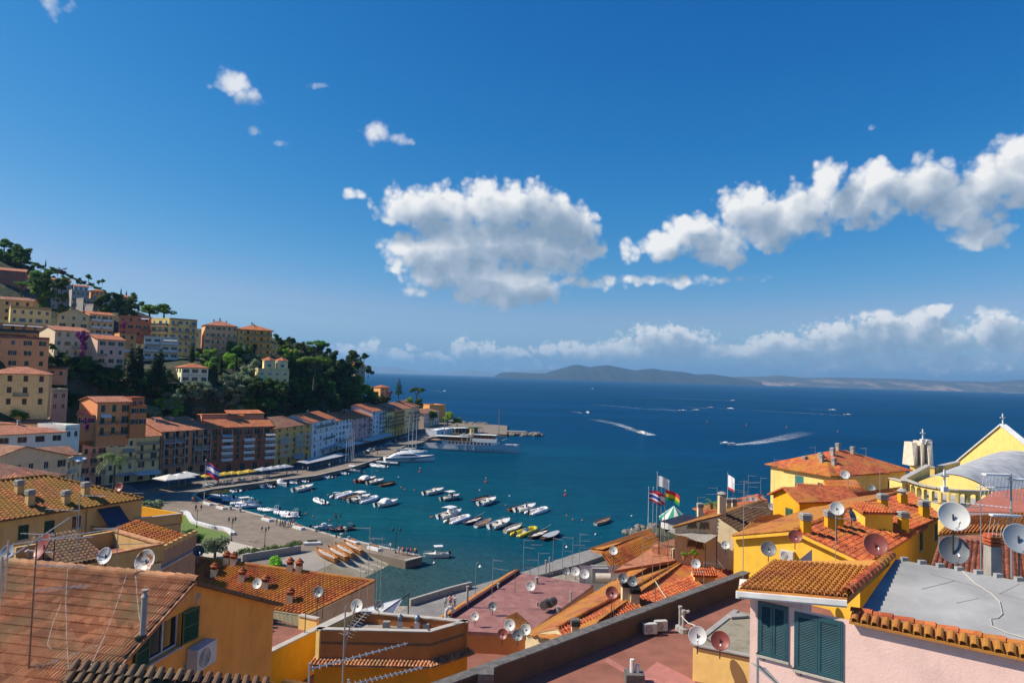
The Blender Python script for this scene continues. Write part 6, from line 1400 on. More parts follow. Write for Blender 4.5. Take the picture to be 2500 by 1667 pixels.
def tile_face(parent, E0, E1, R1, R0, kind, mat, most=300, poly=None, slab=.12, jit=1.0, under=None, seed=1):
 """tiles over the face E0 E1 (eave, left to right) R1 R0 (ridge); largest in view become single parts, the rest one part"""
 E0, E1, R1, R0 = map(Vector, (E0, E1, R1, R0)); U = (E1 - E0).normalized(); N = (E1 - E0).cross(R0 - E0).normalized()
 if N.z < 0: N = -N
 V = (R0 - E0) - U * (R0 - E0).dot(U) if True else None
 Vd = (R0 - E0).normalized()             # courses run along the real slope edge
 M = Matrix(((U.x, Vd.x, N.x), (U.y, Vd.y, N.y), (U.z, Vd.z, N.z)))
 det_ok = M.determinant() > 0
 Wd, Lh = (E1 - E0).length, (R0 - E0).length; Wtop = (R1 - R0).length
 cw, rh = TK_[kind]; iv = inv_of(parent); rg = random.Random(seed)
 corners = [E0, E1, R1, R0]
 um = MB(); um.slab([iv @ c for c in (corners if det_ok else corners)], slab); um.build('roof_deck', under or mat, parent)
 Mi = M.inverted()
 def uv_in(u, v):
  t = v / Lh; left = Mi @ (E0.lerp(R0, t) - E0); right = Mi @ (E1.lerp(R1, t) - E0)
  return left.x - .02 <= u <= right.x + .02
 places = []
 nv = int(Lh / rh) + 1; umax = max((Mi @ (p - E0)).x for p in corners); umin = min((Mi @ (p - E0)).x for p in corners)
 nu = int((umax - umin) / cw) + 1
 for j in range(nv):
  for i in range(nu + 1):
   u, v = umin + (i + .5) * cw, j * rh
   if v + rh * .5 < Lh and uv_in(u, v + rh / 2): places.append((u, v))
 def key(p): return (E0 + U * p[0] + Vd * p[1] - CAM).length
 places.sort(key=key)
 cover = {'tuscan': coppo_mb(.105, .46), 'coppi': coppo_mb(.105, .42), 'small': coppo_mb(.072, .32), 'marseille': marseille_mb()}[kind]
 mk = (kind, mat.name)
 if mk not in _tilemesh: _tilemesh[mk] = cover.mesh('roof_tile', mat)
 me = _tilemesh[mk]; rest = MB(); cv = [Vector(c) for c in cover.v]
 r3 = iv.to_3x3(); rest_v, rest_f = [], []
 def inview(p):
  x, y = PX(p); return -20 < x < 2520 and y < 1690
 k = 0
 for (u, v) in places:
  P = E0 + U * (u + (cw / 2 if kind == 'tuscan' else 0)) + Vd * v + N * .01
  if not inview(P): continue
  a = rg.gauss(0, .018) * jit; Rm = r3 @ M @ Matrix.Rotation(a, 3, 'Z') @ Matrix.Rotation(rg.gauss(0, .012) * jit, 3, 'X'); loc = iv @ (P + N * abs(rg.gauss(0, .006)) * jit)
  if k < most:
   o = bpy.data.objects.new('roof_tile', me); m4 = Rm.to_4x4(); m4.translation = loc; o.parent = parent; o.matrix_local = m4; COL.objects.link(o); k += 1
  else:
   b = len(rest_v); rest_v += [tuple(Rm @ c + loc) for c in cv]; rest_f += [tuple(x + b for x in f) for f in cover.f]
  if kind == 'tuscan':
   pass
 if rest_v:
  rest.v, rest.f = rest_v, rest_f; rest.build('far_roof_tiles', mat, parent, kind='stuff')
 if kind == 'tuscan':
  pm = MB(); pn = pan_mb(cw - .02, rh + .05); pvs = [Vector(c) for c in pn.v]
  for (u, v) in places:
   P = E0 + U * u + Vd * v + N * .004
   if not inview(P): continue
   loc = iv @ P; Rm = r3 @ M; b = len(pm.v); pm.v += [tuple(Rm @ c + loc) for c in pvs]; pm.f += [tuple(x + b for x in f) for f in pn.f]
  pm.build('pan_tiles', mat, parent, kind='stuff')
def ridge_tiles(parent, A, B, mat, r=.15, L=.42, name='ridge_tile'):
 A, B = Vector(A), Vector(B); d = B - A; n = max(1, int(d.length / (L * .9))); iv = inv_of(parent)
 key = ('ridge', mat.name, r, L)
 if key not in _tilemesh: _tilemesh[key] = coppo_mb(r, L, 6, .86).mesh('ridge_tile', mat)
 Vd = d.normalized(); U = Vd.cross(Vector((0, 0, 1))).normalized(); N = U.cross(Vd)
 M = Matrix(((U.x, Vd.x, N.x), (U.y, Vd.y, N.y), (U.z, Vd.z, N.z)))
 for i in range(n):
  o = bpy.data.objects.new(name, _tilemesh[key]); m4 = (iv.to_3x3() @ M).to_4x4(); m4.translation = iv @ (A + d * (i / n)); o.parent = parent; o.matrix_local = m4; COL.objects.link(o)
def fwall(parent, name, pts, mat):
 iv = inv_of(parent); m = MB(); m.poly([iv @ Vector(p) for p in pts]); return m.build(name, mat, parent)
def wall_line(parent, A, B, z0, z1, mat, ops=(), rec=.15, name='wall'):
 """vertical wall from A to B (left to right from outside) with openings in metres (u0,u1,v0,v1); returns an empty-free frame for windows"""
 A, B = Vector((A[0], A[1], z0)), Vector((B[0], B[1], z0)); d = B - A; U = d.normalized(); N = Vector((-U.y, U.x, 0)); iv = inv_of(parent); r3 = iv.to_3x3()
 m = MB(); wall_grid(m, iv @ A, r3 @ U, r3 @ N, d.length, z1 - z0, list(ops), rec); o = m.build(name, mat, parent)
 return A, U, N
def place_window(parent, A, U, u0, u1, v0, v1, style, sh, rec=.15, detail=True):
 p = inv_of(parent) @ (A + U * u0 + Vector((0, 0, v0))); return window(parent, p, math.atan2(U.y, U.x) - parent.rotation_euler.z, u1 - u0, v1 - v0, style, sh, rec, detail)
def chim(parent, P, h=1.1, w=.5, mat=None, kind='slabs', capmat=None):
 p = inv_of(parent) @ Vector(P); return chimney(parent, p.x, p.y, p.z, h, w, mat, kind, capmat)
def dpoly(parent, name, pts, mat, th=.25):
 iv = inv_of(parent); m = MB(); m.slab([iv @ Vector(p) for p in pts], th); return m.build(name, mat, parent)
def bar(parent, name, A, B, w, h, mat, zoff=0):
 """a straight beam A-B, w wide and h high, sitting on the line"""
 A, B = Vector(A), Vector(B); d = B - A; iv = inv_of(parent); U = d.normalized(); Sd = Vector((U.y, -U.x, 0)).normalized(); up = Vector((0, 0, 1)); m = MB(); P = []
 for q2 in (A, B):
  for s_, z in ((-1, 0), (1, 0), (1, 1), (-1, 1)): P.append(iv @ (q2 + Sd * s_ * w / 2 + up * (z * h + zoff)))
 m.add(P, [(0, 1, 2, 3), (7, 6, 5, 4), (0, 4, 5, 1), (1, 5, 6, 2), (2, 6, 7, 3), (3, 7, 4, 0)]); return m.build(name, mat, parent)
T_PINK = tilemat('tiles_pinkish', 'b87a50', 'cc9266', '9a8058', .2)
T_MOSS = tilemat('tiles_mossy', '9a5a34', 'b8713c', '8a6a20', .5)
T_LICH = tilemat('tiles_lichen', '9c5430', 'b46a3a', 'a87428', .62)
T_LIB = tilemat('tiles_lichen_bright', 'c07440', 'd08c4c', 'd0923a', .65)
T_RED = tilemat('tiles_red_orange', 'b0502c', 'c4683a', 'b07a30', .22)
T_MIX = tilemat('tiles_orange_mixed', 'a4502a', 'bd6834', 'b4781c', .45)
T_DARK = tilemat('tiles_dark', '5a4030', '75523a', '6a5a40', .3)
def fplaster(name, h, k=1.0, stain=.3, patch=None): return plaster(name, tuple(min(.85, c * k) for c in hexc(h)), stain, patch)
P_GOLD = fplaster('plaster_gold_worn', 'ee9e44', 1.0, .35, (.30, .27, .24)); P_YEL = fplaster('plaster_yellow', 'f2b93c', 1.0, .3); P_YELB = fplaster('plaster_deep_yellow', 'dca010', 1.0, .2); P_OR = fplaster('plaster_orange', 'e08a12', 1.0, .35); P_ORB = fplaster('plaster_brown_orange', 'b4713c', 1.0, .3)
P_PINK = fplaster('plaster_pale_pink', 'e6c2b6', 1.0, .25); P_CREAM = fplaster('plaster_cream_worn', 'd8c7a0', 1.0, .5); P_SAND = fplaster('plaster_sand', 'c8a468', 1.0, .4); P_LIGHTY = fplaster('plaster_light_yellow', 'eec878', 1.0, .2); P_BROWN = fplaster('plaster_brown_old', 'a08468', 1.0, .7); P_WH = fplaster('plaster_white', 'd8d4cc', 1.0, .3)
REDF = paving('red_terrace_floor', (.20, .075, .05), (.31, .12, .08), .8); REDFLAT = paving('red_membrane', (.22, .09, .08), (.36, .17, .15), 1.1, 2.4); GREYFLAT = paving('grey_roof_screed', (.22, .20, .17), (.34, .31, .27), .8); MEMB = paving('grey_membrane', (.24, .24, .23), (.42, .415, .40), .35); DKCAP = plain('dark_coping', (.13, .12, .11), .85, var=.3, scale=3, bump=.4)
# --- bottom left: gable house with pantile roof
def fg(name, label, loc, cat='house'): return empty(name, (loc[0], loc[1], loc[2] if len(loc) > 2 else 0), 0, label, cat)
apex = Z(465, 1415, 30.5); rl = Z(0, 1372, 30.5); rd_ = (rl - apex); rd_.z = 0; rd_.normalize(); gd = Vector((-rd_.y, rd_.x, 0))
if gd.y < 0: gd = -gd
SL = .44
g1 = fg('gable_house', 'golden gable house with ribbed clay roof and green shutters at bottom left', (apex.x, apex.y, 12))
farL = apex + rd_ * 17
def slope_pt(p, dist): return p + gd * dist - Vector((0, 0, abs(dist) * SL))
ov = -rd_ * .25
tile_face(g1, slope_pt(farL, -8.5), slope_pt(apex + ov, -8.5), apex + ov, farL, 'marseille', T_PINK, 300, seed=2)
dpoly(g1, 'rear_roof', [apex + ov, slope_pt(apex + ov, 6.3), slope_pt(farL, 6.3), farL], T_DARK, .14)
ridge_tiles(g1, farL + Vector((0, 0, .02)), apex + ov + Vector((0, 0, .02)), T_PINK, .17, .44)
# gable wall
wn_ = -rd_; pA, pB = slope_pt(apex, -8.0), slope_pt(apex, 5.9)
wpts = [(pA, -.16), (apex, -.16), (pB, -.16)]
# window opening seen at photo pixels
wc = [on_plane(x, y, apex, rd_) for x, y in ((396, 1512), (417, 1500), (396, 1600))]
u0, u1 = (wc[0] - apex).dot(gd) - .55, (wc[1] - apex).dot(gd) + .55; zb, zt = wc[2].z, (wc[0].z + wc[1].z) / 2 - .1
def WP(u, z, n=0.0): return apex + gd * u + Vector((0, 0, z - apex.z)) - wn_ * n * 1.0
def top(u): return apex.z - abs(u) * SL - .16
zlo = 14.0; us = [-8.0, u0, u1, 0.0, 5.9] if u1 < 0 else [-8.0, u0, u1, 5.9]
iv = inv_of(g1); m = MB()
for a, b in zip(us, us[1:]):
 if abs(a - u0) < 1e-6:
  m.poly([iv @ WP(a, zlo), iv @ WP(b, zlo), iv @ WP(b, zb), iv @ WP(a, zb)]); m.poly([iv @ WP(a, zt), iv @ WP(b, zt), iv @ WP(b, top(b)), iv @ WP(a, top(a))])
  r_ = .22; q4 = [(a, zb), (b, zb), (b, zt), (a, zt)]
  for (c, d) in zip(q4, q4[1:] + q4[:1]): m.poly([iv @ WP(*c), iv @ WP(*d), iv @ WP(*d, r_), iv @ WP(*c, r_)])
  m.poly([iv @ WP(*c, r_) for c in q4])
 else: m.poly([iv @ WP(a, zlo), iv @ WP(b, zlo), iv @ WP(b, top(b)), iv @ WP(a, top(a))])
m.poly([iv @ WP(5.9, zlo), iv @ (WP(5.9, zlo) + rd_ * 6), iv @ (WP(5.9, top(5.9)) + rd_ * 6), iv @ WP(5.9, top(5.9))])
m.build('wall', P_GOLD, g1)
gw = MB(); gw.box(0, u1 - u0, .1, .16, 0, zt - zb)
wo = place_window(g1, WP(u0, zb), gd, 0, u1 - u0, 0, zt - zb, 'dark', 'green', .22)
leaf = MB(); lw_ = (u1 - u0) / 2; lh_ = zt - zb
leaf.box(0, .07, -.025, .025, 0, lh_); leaf.box(lw_ - .07, lw_, -.025, .025, 0, lh_); leaf.box(.07, lw_ - .07, -.025, .025, 0, .08); leaf.box(.07, lw_ - .07, -.025, .025, lh_ - .08, lh_); leaf.box(.07, lw_ - .07, -.025, .025, lh_ * .48, lh_ * .52)
k = 16
for i in range(k): leaf.cbox((lw_ / 2, 0, .08 + (lh_ - .16) * (i + .5) / k), lw_ - .14, .03, (lh_ - .16) / k * .85, M=Matrix.Rotation(.5, 3, 'X'))
GSH = plain('shutter_dark_green', (.012, .075, .035), .5); lm = leaf.mesh('shutter', GSH)
inst('shutter', lm, wo, (-lw_ * .98, -.08, 0), (0, 0, R(6))); inst('shutter', lm, wo, (u1 - u0 + .03, -.05, 0), (0, 0, R(-8)))
# air conditioner below the window
def aircon(parent, P, rz, s=1.0, name='air_conditioner', label=None, wallside=True):
 W_, D_, H_ = .82 * s, .32 * s, .58 * s
 if parent is not None:
  o = inst(name, MB().box(0, W_, -D_, -.003, 0, H_).mesh(name, AC_), parent, inv_of(parent) @ Vector(P), (0, 0, rz - parent.rotation_euler.z))
 else:
  o = empty(name, P, rz, label, 'air conditioner', 'air conditioners'); MB().box(0, W_, -D_, 0, 0, H_).build('casing', AC_, o)
 m = MB()
 for r in (.06, .12, .18, .23):
  for i in range(14):
   a, b = 6.283 * i / 14, 6.283 * (i + 1) / 14; m.tube((W_ * .38 + r * s * math.cos(a), -D_ - .012, H_ / 2 + r * s * math.sin(a)), (W_ * .38 + r * s * math.cos(b), -D_ - .012, H_ / 2 + r * s * math.sin(b)), .008, .008, 4)
 m.build('fan_grille', plain('ac_grille', (.10, .10, .10), .6), o)
 m = MB(); m.box(.05, .13, -D_ * .9, 0, -.06, 0); m.box(W_ - .13, W_ - .05, -D_ * .9, 0, -.06, 0); m.build('bracket', CONC, o)
 return o
AC_ = plain('ac_casing', (.55, .54, .50), .5, var=.06)
acp = on_plane(452, 1640, apex, rd_); aircon(g1, acp - rd_ * .02, math.atan2(gd.y, gd.x), 1.35)
pf = on_plane(350, 1517, slope_pt(apex, -3), Vector((0, 0, 1)) * 1 + gd * 0)
cp = Y(350, 1517, 22.0); pm = MB(); cl_ = inv_of(g1) @ cp; pm.lathe([(.09, -.4), (.09, .75), (.13, .78), (.05, .9), (.1, .95), (.1, 1.0)], 10, cl_); pm.build('vent_pipe', CONC, g1)
CABM = plain('white_cable', (.6, .56, .48), .7)
for pts in ([(165, 1392), (160, 1470), (162, 1560), (168, 1667)], [(312, 1400), (285, 1480), (255, 1560), (215, 1645)], [(330, 1405), (335, 1470), (340, 1520), (360, 1525)], [(150, 1475), (128, 1530), (115, 1580), (125, 1592)]):
 mm = MB(); nn = (slope_pt(apex, -5) - apex).cross(rd_).normalized(); pr = [inv_of(g1) @ (on_plane(x, y, apex, nn) + Vector((0, 0, .10))) for x, y in pts]; mm.path(pr, .010, 4); mm.build('cable', CABM, g1)
# dark barrel-tiled roof sliver in front
g2 = fg('near_roof', 'dark weathered barrel tile roof edge at the very bottom left', (-8, 16, 24))
r0, r1 = Z(170, 1618, 30.2), Z(740, 1672, 29.9); sd = Vector((.35, -1, 0)).normalized()
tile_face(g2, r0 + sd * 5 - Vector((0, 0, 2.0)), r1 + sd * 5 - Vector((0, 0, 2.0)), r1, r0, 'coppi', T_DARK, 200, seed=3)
dpoly(g2, 'wall', [r0 + Vector((0, .1, -.3)), r1 + Vector((0, .1, -.3)), r1 + Vector((.2, .3, -6)), r0 + Vector((.2, .3, -6))], P_BROWN, .2)
# --- left: yellow house with mossy hip roof
eL, eR = Z(-25, 1272, 23.6), Z(332, 1217, 23.6)
d_ = eR - eL; Lh_ = d_.length; u_ = d_.normalized(); n_ = Vector((-u_.y, u_.x, 0))
g3 = fg('town_house', 'sand yellow house with striped mossy tile roof and navy awning at left', (eL.x, eL.y, 6)); g3.rotation_euler = (0, 0, math.atan2(u_.y, u_.x))
def opx(px0, px1, py0, py1):
 a, b = on_plane(px0, (py0 + py1) / 2, eL, n_), on_plane(px1, (py0 + py1) / 2, eL, n_); t_, bt = on_plane((px0 + px1) / 2, py0, eL, n_), on_plane((px0 + px1) / 2, py1, eL, n_)
 return ((a - eL).dot(u_), (b - eL).dot(u_), bt.z - 6, t_.z - 6)
ops = [opx(44, 70, 1281, 1316), opx(108, 133, 1270, 1300), opx(175, 200, 1258, 1289), opx(245, 269, 1311, 1332), opx(322, 342, 1298, 1320)]
A_, U_, N_ = wall_line(g3, (eL.x, eL.y), (eR.x, eR.y), 6, 23.6, P_SAND, ops)
for i, o_ in enumerate(ops): place_window(g3, A_, U_, *o_, 'shut' if i != 2 else 'dark', 'green')
back = n_ * 12
A2, U2, _ = wall_line(g3, (eR.x, eR.y), ((eR + back).x, (eR + back).y), 6, 23.6, P_SAND)
wall_line(g3, ((eR + back).x, (eR + back).y), ((eL + back).x, (eL + back).y), 6, 23.6, P_SAND)
ovv = .5; e0, e1 = eL - n_ * ovv, eR - n_ * ovv + u_ * ovv; zr = Vector((0, 0, 2.6)); rm_ = n_ * 6.0
tile_face(g3, e0, e1, eR + rm_ - u_ * 6 + zr, eL + rm_ + zr, 'tuscan', T_MOSS, 300, seed=4)
tile_face(g3, e1, eR + back + u_ * ovv + n_ * ovv, eR + rm_ - u_ * 6 + zr + n_ * .1, eR + rm_ - u_ * 6 + zr, 'tuscan', T_MOSS, 60, seed=5)
dpoly(g3, 'rear_roof', [eR + back + u_ * ovv, eL + back, eL + rm_ + zr, eR + rm_ - u_ * 6 + zr], T_MOSS, .12)
ridge_tiles(g3, eL + rm_ + zr, eR + rm_ - u_ * 6 + zr, T_MOSS, .18, .44); ridge_tiles(g3, e1, eR + rm_ - u_ * 6 + zr, T_MOSS, .18, .44)
bar(g3, 'gutter', e0 - Vector((0, 0, .12)), e1 - Vector((0, 0, .12)), .14, .12, plain('gutter_brown', (.10, .05, .03), .5))
for (px, py, h) in ((72, 1232, 1.5), (208, 1208, 1.3), (160, 1228, 1.2), (46, 1203, 1.2)):
 nn = (e1 - e0).cross((eL + rm_ + zr) - e0).normalized(); chim(g3, on_plane(px, py, e0, nn), h, .6, P_SAND, 'slabs')
a_, b_, c_, d2 = opx(236, 290, 1238, 1275); awp = inv_of(g3) @ (A_ + U_ * a_ + Vector((0, 0, d2)))
inst('awning', MB().slab([(0, -.02, 0), (.4, -1.9, -2.0), (b_ - a_ + .4, -1.9, -2.0), (b_ - a_, -.02, 0)], .04).mesh('awning', AWN['blue']), g3, awp)
bl_ = inst('balcony', MB().box(-.6, b_ - a_ + .8, -1.2, -.003, -.2, 0).mesh('balcony', STONE), g3, awp + Vector((0, 0, -2.6))); inst('railing', railing_mesh(b_ - a_ + 1.3, 1.1, 1.0, .16).mesh('railing', IRON), bl_, (-.55, 0, 0))
bar(g3, 'drain_pipe', Vector(eL + U_ * opx(210, 214, 1250, 1260)[0] - n_ * .1) + Vector((0, 0, -14)), Vector(eL + U_ * opx(210, 214, 1250, 1260)[0] - n_ * .1) + Vector((0.02, 0, -.3)), .1, .01, MATS['gutter_brown'])
# terrace annex
tL, tR = eR + u_ * .02, Z(444, 1241, 22.0); ta = fg('terrace_annex', 'yellow roof terrace annex with plants right of the mossy roofed house', (tL.x, tL.y, 6)); zT = 21.4
wall_line(ta, (tL.x, tL.y), (tR.x, tR.y), 6, zT, P_SAND); tb2 = n_ * 9
wall_line(ta, (tR.x, tR.y), ((tR + tb2).x, (tR + tb2).y), 6, zT, P_SAND)
dpoly(ta, 'terrace_floor', [Vector((p.x, p.y, zT - 1.0)) for p in (tL, tR, tR + tb2, tL + tb2)], REDF, .1)
for a, b in ((tR, tR + tb2), (tR + tb2, tL + tb2)): bar(ta, 'parapet', Vector((a.x, a.y, zT - 1)), Vector((b.x, b.y, zT - 1)), .25, 1.05, P_YELB)
for a, b in ((tL, tR),): bar(ta, 'coping', Vector((a.x, a.y, zT)), Vector((b.x, b.y, zT)), .35, .1, STONE)
bar(ta, 'eave_strip', Vector((tL.x, tL.y, zT - 2.2)) - n_ * .15, Vector((tR.x, tR.y, zT - 2.2)) - n_ * .15, .3, .15, MATS['gutter_brown'])
for (px, py, s_, lf) in ((352, 1247, .55, 'bright'), (368, 1250, .7, 'olive'), (382, 1242, .5, 'bright')): tree('potted_plant', 'bush', 2, lf, Z(px, py, zT - .9), s_, 'leafy potted plant on the yellow roof terrace', 'plants on the yellow roof terrace', 1, 'plant')
# --- left middle: old walls and small roofs
bw0, bw1 = Y(372, 1352, 50), Y(480, 1306, 57); zb_ = (bw0.z + bw1.z) / 2
g4 = fg('old_house', 'old brown house with little battlements above the gable house', (bw0.x, bw0.y, 10)); ud = (Vector((bw1.x, bw1.y, 0)) - Vector((bw0.x, bw0.y, 0))).normalized(); nd = Vector((-ud.y, ud.x, 0)); Lb = (Vector((bw1.x, bw1.y, 0)) - Vector((bw0.x, bw0.y, 0))).length
b0, b1 = Vector((bw0.x, bw0.y, zb_)), Vector((bw1.x, bw1.y, zb_))
wall_line(g4, (b0.x, b0.y), (b1.x, b1.y), 8, zb_, P_BROWN); wall_line(g4, (b1.x, b1.y), ((b1 + nd * 5).x, (b1 + nd * 5).y), 8, zb_, P_BROWN)
for i in range(9): bar(g4, 'merlon', b0 + ud * (Lb * (i + .1) / 9), b0 + ud * (Lb * (i + .6) / 9), .25, .35, P_SAND)
tile_face(g4, b0 + nd * .4 - Vector((0, 0, .3)) + ud * -1, b1 + nd * .4 - Vector((0, 0, .3)), b1 + nd * 5 + Vector((0, 0, .9)), b0 + nd * 5 + Vector((0, 0, .9)) - ud, 'tuscan', T_MIX, 120, seed=7)
bar(g4, 'cornice', b0 - Vector((0, 0, 1.3)) - nd * .1, b1 - Vector((0, 0, 1.3)) - nd * .1, .2, .12, STONE)
c0, c1 = Y(150, 1352, 40), Y(395, 1345, 45); c0.z = c1.z = 26.2
g5 = fg('old_house', 'low cream house with sunken terrace behind the left satellite dishes', (c0.x, c0.y, 12)); uc = (c1 - c0).normalized(); nc = Vector((-uc.y, uc.x, 0)); Lc = (c1 - c0).length
o5 = [(Lc * .10, Lc * .10 + .8, 11.6, 12.8), (Lc * .46, Lc * .46 + .7, 11.4, 12.6), (Lc * .80, Lc * .80 + .6, 11.2, 12.4)]
a5, u5, _ = wall_line(g5, (c0.x, c0.y), (c1.x, c1.y), 12, 26.2, P_CREAM, o5)
for o_ in o5: place_window(g5, a5, u5, *o_, 'dark', 'dark')
dpoly(g5, 'terrace_floor', [p - Vector((0, 0, .8)) for p in (c0, c1, c1 + nc * 6, c0 + nc * 6)], REDF, .15)
for a, b in ((c0, c1), (c1, c1 + nc * 6), (c1 + nc * 6, c0 + nc * 6)): bar(g5, 'parapet', a - Vector((0, 0, .8)), b - Vector((0, 0, .8)), .25, 1.0, P_SAND);
for a, b in ((c0 + uc * Lc * .45, c1), (c1, c1 + nc * 6)): bar(g5, 'coping', a + Vector((0, 0, .2)), b + Vector((0, 0, .2)), .4, .1, T_PINK)
tile_face(g5, c0 - nc * .3 + Vector((0, 0, .1)), c0 + uc * Lc * .42 - nc * .3 + Vector((0, 0, .1)), c0 + uc * Lc * .42 + nc * 4 + Vector((0, 0, 1.1)), c0 + nc * 4 + Vector((0, 0, 1.1)), 'coppi', T_DARK, 150, seed=8)
# --- small roofs at the left edge behind the mossy house
def small_hip(label, px0, py0, px1, py1, D0, D1, dep, wall, rmat, pitch=.38, n=1, seed=1, roof='hip'):
 A, B = Y(px0, py0, D0), Y(px1, py1, D1); z1 = (A.z + B.z) / 2
 return house('roof_house', label, A, B, z1 - 9, z1, dep, wall, roof=roof, pitch=pitch, rmat=rmat, front=[(6, 1.3, .9, 'dark', 3)], cat='house', ov=.5)
small_hip('brown tiled hip roof house at the left edge below the cream gable', -40, 1185, 152, 1160, 95, 108, 12, 'a08868', TILE_FAR2, .34)
small_hip('small pointed clay hip roof behind the mossy roof', 70, 1196, 186, 1184, 80, 90, 8, 'b09a78', TILE_FAR, .42)
# --- centre left: broad orange roof with pot chimneys
k0, k1, k2 = Z(478, 1360, 16.2), Z(915, 1418, 16.0), Z(752, 1499, 13.6); k3 = k0 + (k2 - k1)
g6 = fg('roof_house', 'broad orange tiled roof with terracotta pot chimneys beside the slipway', (k1.x, k1.y, 2))
tile_face(g6, k3, k2, k1, k0, 'tuscan', T_MIX, 300, seed=9)
ridge_tiles(g6, k0, k1, T_LICH, .2, .45); ridge_tiles(g6, k1, k2, T_LICH, .16, .45)
for a, b in ((k2, k1), (k3, k2)): fwall(g6, 'wall', [a - Vector((0, 0, .15)), b - Vector((0, 0, .15)), Vector((b.x, b.y, 2)), Vector((a.x, a.y, 2))], P_CREAM)
bk = Vector((-.2, 1, 0)) * 3; dpoly(g6, 'rear_roof', [k0, k1, k1 + bk - Vector((0, 0, 1)), k0 + bk - Vector((0, 0, 1))], T_MIX, .12)
fwall(g6, 'wall', [k1, k1 + bk - Vector((0, 0, 1)), Vector(((k1 + bk).x, (k1 + bk).y, 2)), Vector((k1.x, k1.y, 2))], P_CREAM)
n6 = (k2 - k3).cross(k0 - k3).normalized(); POTM = tilemat('terracotta_pot', '8a4526', 'a4552c', None)
for (px, py) in ((553, 1376), (570, 1379), (523, 1405), (591, 1418), (648, 1436), (708, 1393), (730, 1396), (708, 1468)): chim(g6, on_plane(px, py, k0, n6), 1.15, .62, P_CREAM, 'pot', POTM)
# old round-capped stack by the gable house
# --- terraces below the broad roof
g7 = fg('terrace_house', 'stepped red terraces with a long yellow parapet at bottom centre left', (-15, 46, 8))
tz = 17.6
dpoly(g7, 'terrace_floor', [Z(596, 1497, tz), Z(668, 1509, tz), Z(752, 1534, tz), Z(840, 1520, tz) , Z(612, 1650, tz), Z(560, 1600, tz)], REDF, .3)
w0_, w1_ = Z(606, 1616, tz + .95), Z(850, 1497, tz + .95)
bar(g7, 'parapet', w0_ - Vector((0, 0, 3.2)), w1_ - Vector((0, 0, 3.2)), .3, 3.2, P_YELB); bar(g7, 'coping', w0_, w1_, .5, .1, STONE)
a_, b_ = Z(618, 1516, tz), Z(660, 1524, tz); bar(g7, 'parapet', a_, b_, .3, 1.0, P_LIGHTY); bar(g7, 'coping', a_ + Vector((0, 0, 1.0)), b_ + Vector((0, 0, 1.0)), .45, .1, STONE)
a_, b_ = Z(731, 1533, tz), Z(775, 1543, tz); bar(g7, 'parapet', a_, b_, .3, 1.0, P_LIGHTY); bar(g7, 'coping', a_ + Vector((0, 0, 1.0)), b_ + Vector((0, 0, 1.0)), .45, .1, STONE)
a_, b_ = Z(660, 1522, tz), Z(731, 1533, tz); rl_ = inst('railing', railing_mesh((b_ - a_).length, .06, 1.0, .12).mesh('railing', plain('green_iron', (.05, .12, .05), .6)), g7, inv_of(g7) @ a_, (0, 0, math.atan2((b_ - a_).y, (b_ - a_).x)))
dpoly(g7, 'lower_terrace', [Z(600, 1650, 15.2), Z(775, 1552, 15.2), Z(860, 1512, 15.2), Z(900, 1700, 15.2), Z(600, 1760, 15.2)], REDF, .3)
a_, b_ = Z(612, 1640, 16.2), Z(745, 1668, 16.2); bar(g7, 'low_wall', a_ - Vector((0, 0, 2)), b_ - Vector((0, 0, 2)), .4, 2.0, P_LIGHTY)
for (px, y0, y1) in ((739, 1500, 1660), (773, 1446, 1512), (787, 1447, 1510)):
 p = Z(px, y1, tz if y1 < 1600 else 15.2); MB().tube(inv_of(g7) @ p, inv_of(g7) @ (p + Vector((0, 0, (y1 - y0) / FPX * p.y))), .04, .04, 6).build('green_post', MATS['green_iron'], g7)
# --- orange box building with roof well
zt_ = 20.0; q1, q2_, q3, q4 = Z(772, 1537, zt_), Z(1050, 1543, zt_), Z(1144, 1516, zt_), Z(870, 1490, zt_)
g8 = fg('flat_roofed_house', 'orange flat-roofed box house with a tiled band and roof vents at bottom centre', (q1.x, q1.y, 6))
ring = [q1, q2_, q3, q4]
for a, b, mt in ((q1, q2_, P_ORB), (q2_, q3, P_ORB), (q3, q4, P_ORB), (q4, q1, P_LIGHTY)):
 d = (b - a).normalized(); nn = Vector((-d.y, d.x, 0))
 bar(g8, 'parapet', Vector((a.x, a.y, zt_ - 2.0)) + nn * .15, Vector((b.x, b.y, zt_ - 2.0)) + nn * .15, .3, 2.0, mt); bar(g8, 'coping', Vector((a.x, a.y, zt_)) + nn * .15, Vector((b.x, b.y, zt_)) + nn * .15, .45, .08, STONE)
 wall_line(g8, (a.x, a.y), (b.x, b.y), 6, zt_ - 2.0, P_OR if mt is P_ORB else P_LIGHTY)
dpoly(g8, 'roof_floor', [p - Vector((0, 0, .75)) for p in ring], GREYFLAT, .2)
for a, b in ((q1, q2_), (q2_, q3)):
 d = (b - a).normalized(); nn = Vector((-d.y, d.x, 0)); zz = Vector((0, 0, -1.95)); tile_face(g8, a + zz - nn * .55 - d * .3 - Vector((0, 0, .25)), b + zz - nn * .55 + d * .3 - Vector((0, 0, .25)), b + zz + d * .1, a + zz - d * .1, 'coppi', T_PINK, 120, seed=10, slab=.06)
MB().lathe([(.55, 0), (.55, .02)], 4).v
for (px, py, kd) in ((976, 1534, 'cowl'), (1018, 1536, 'cowl')): chim(g8, Z(px, py, zt_ - .75), .9, .34, P_WH, 'cowl', plain('cowl_zinc', (.22, .27, .30), .4, .6))
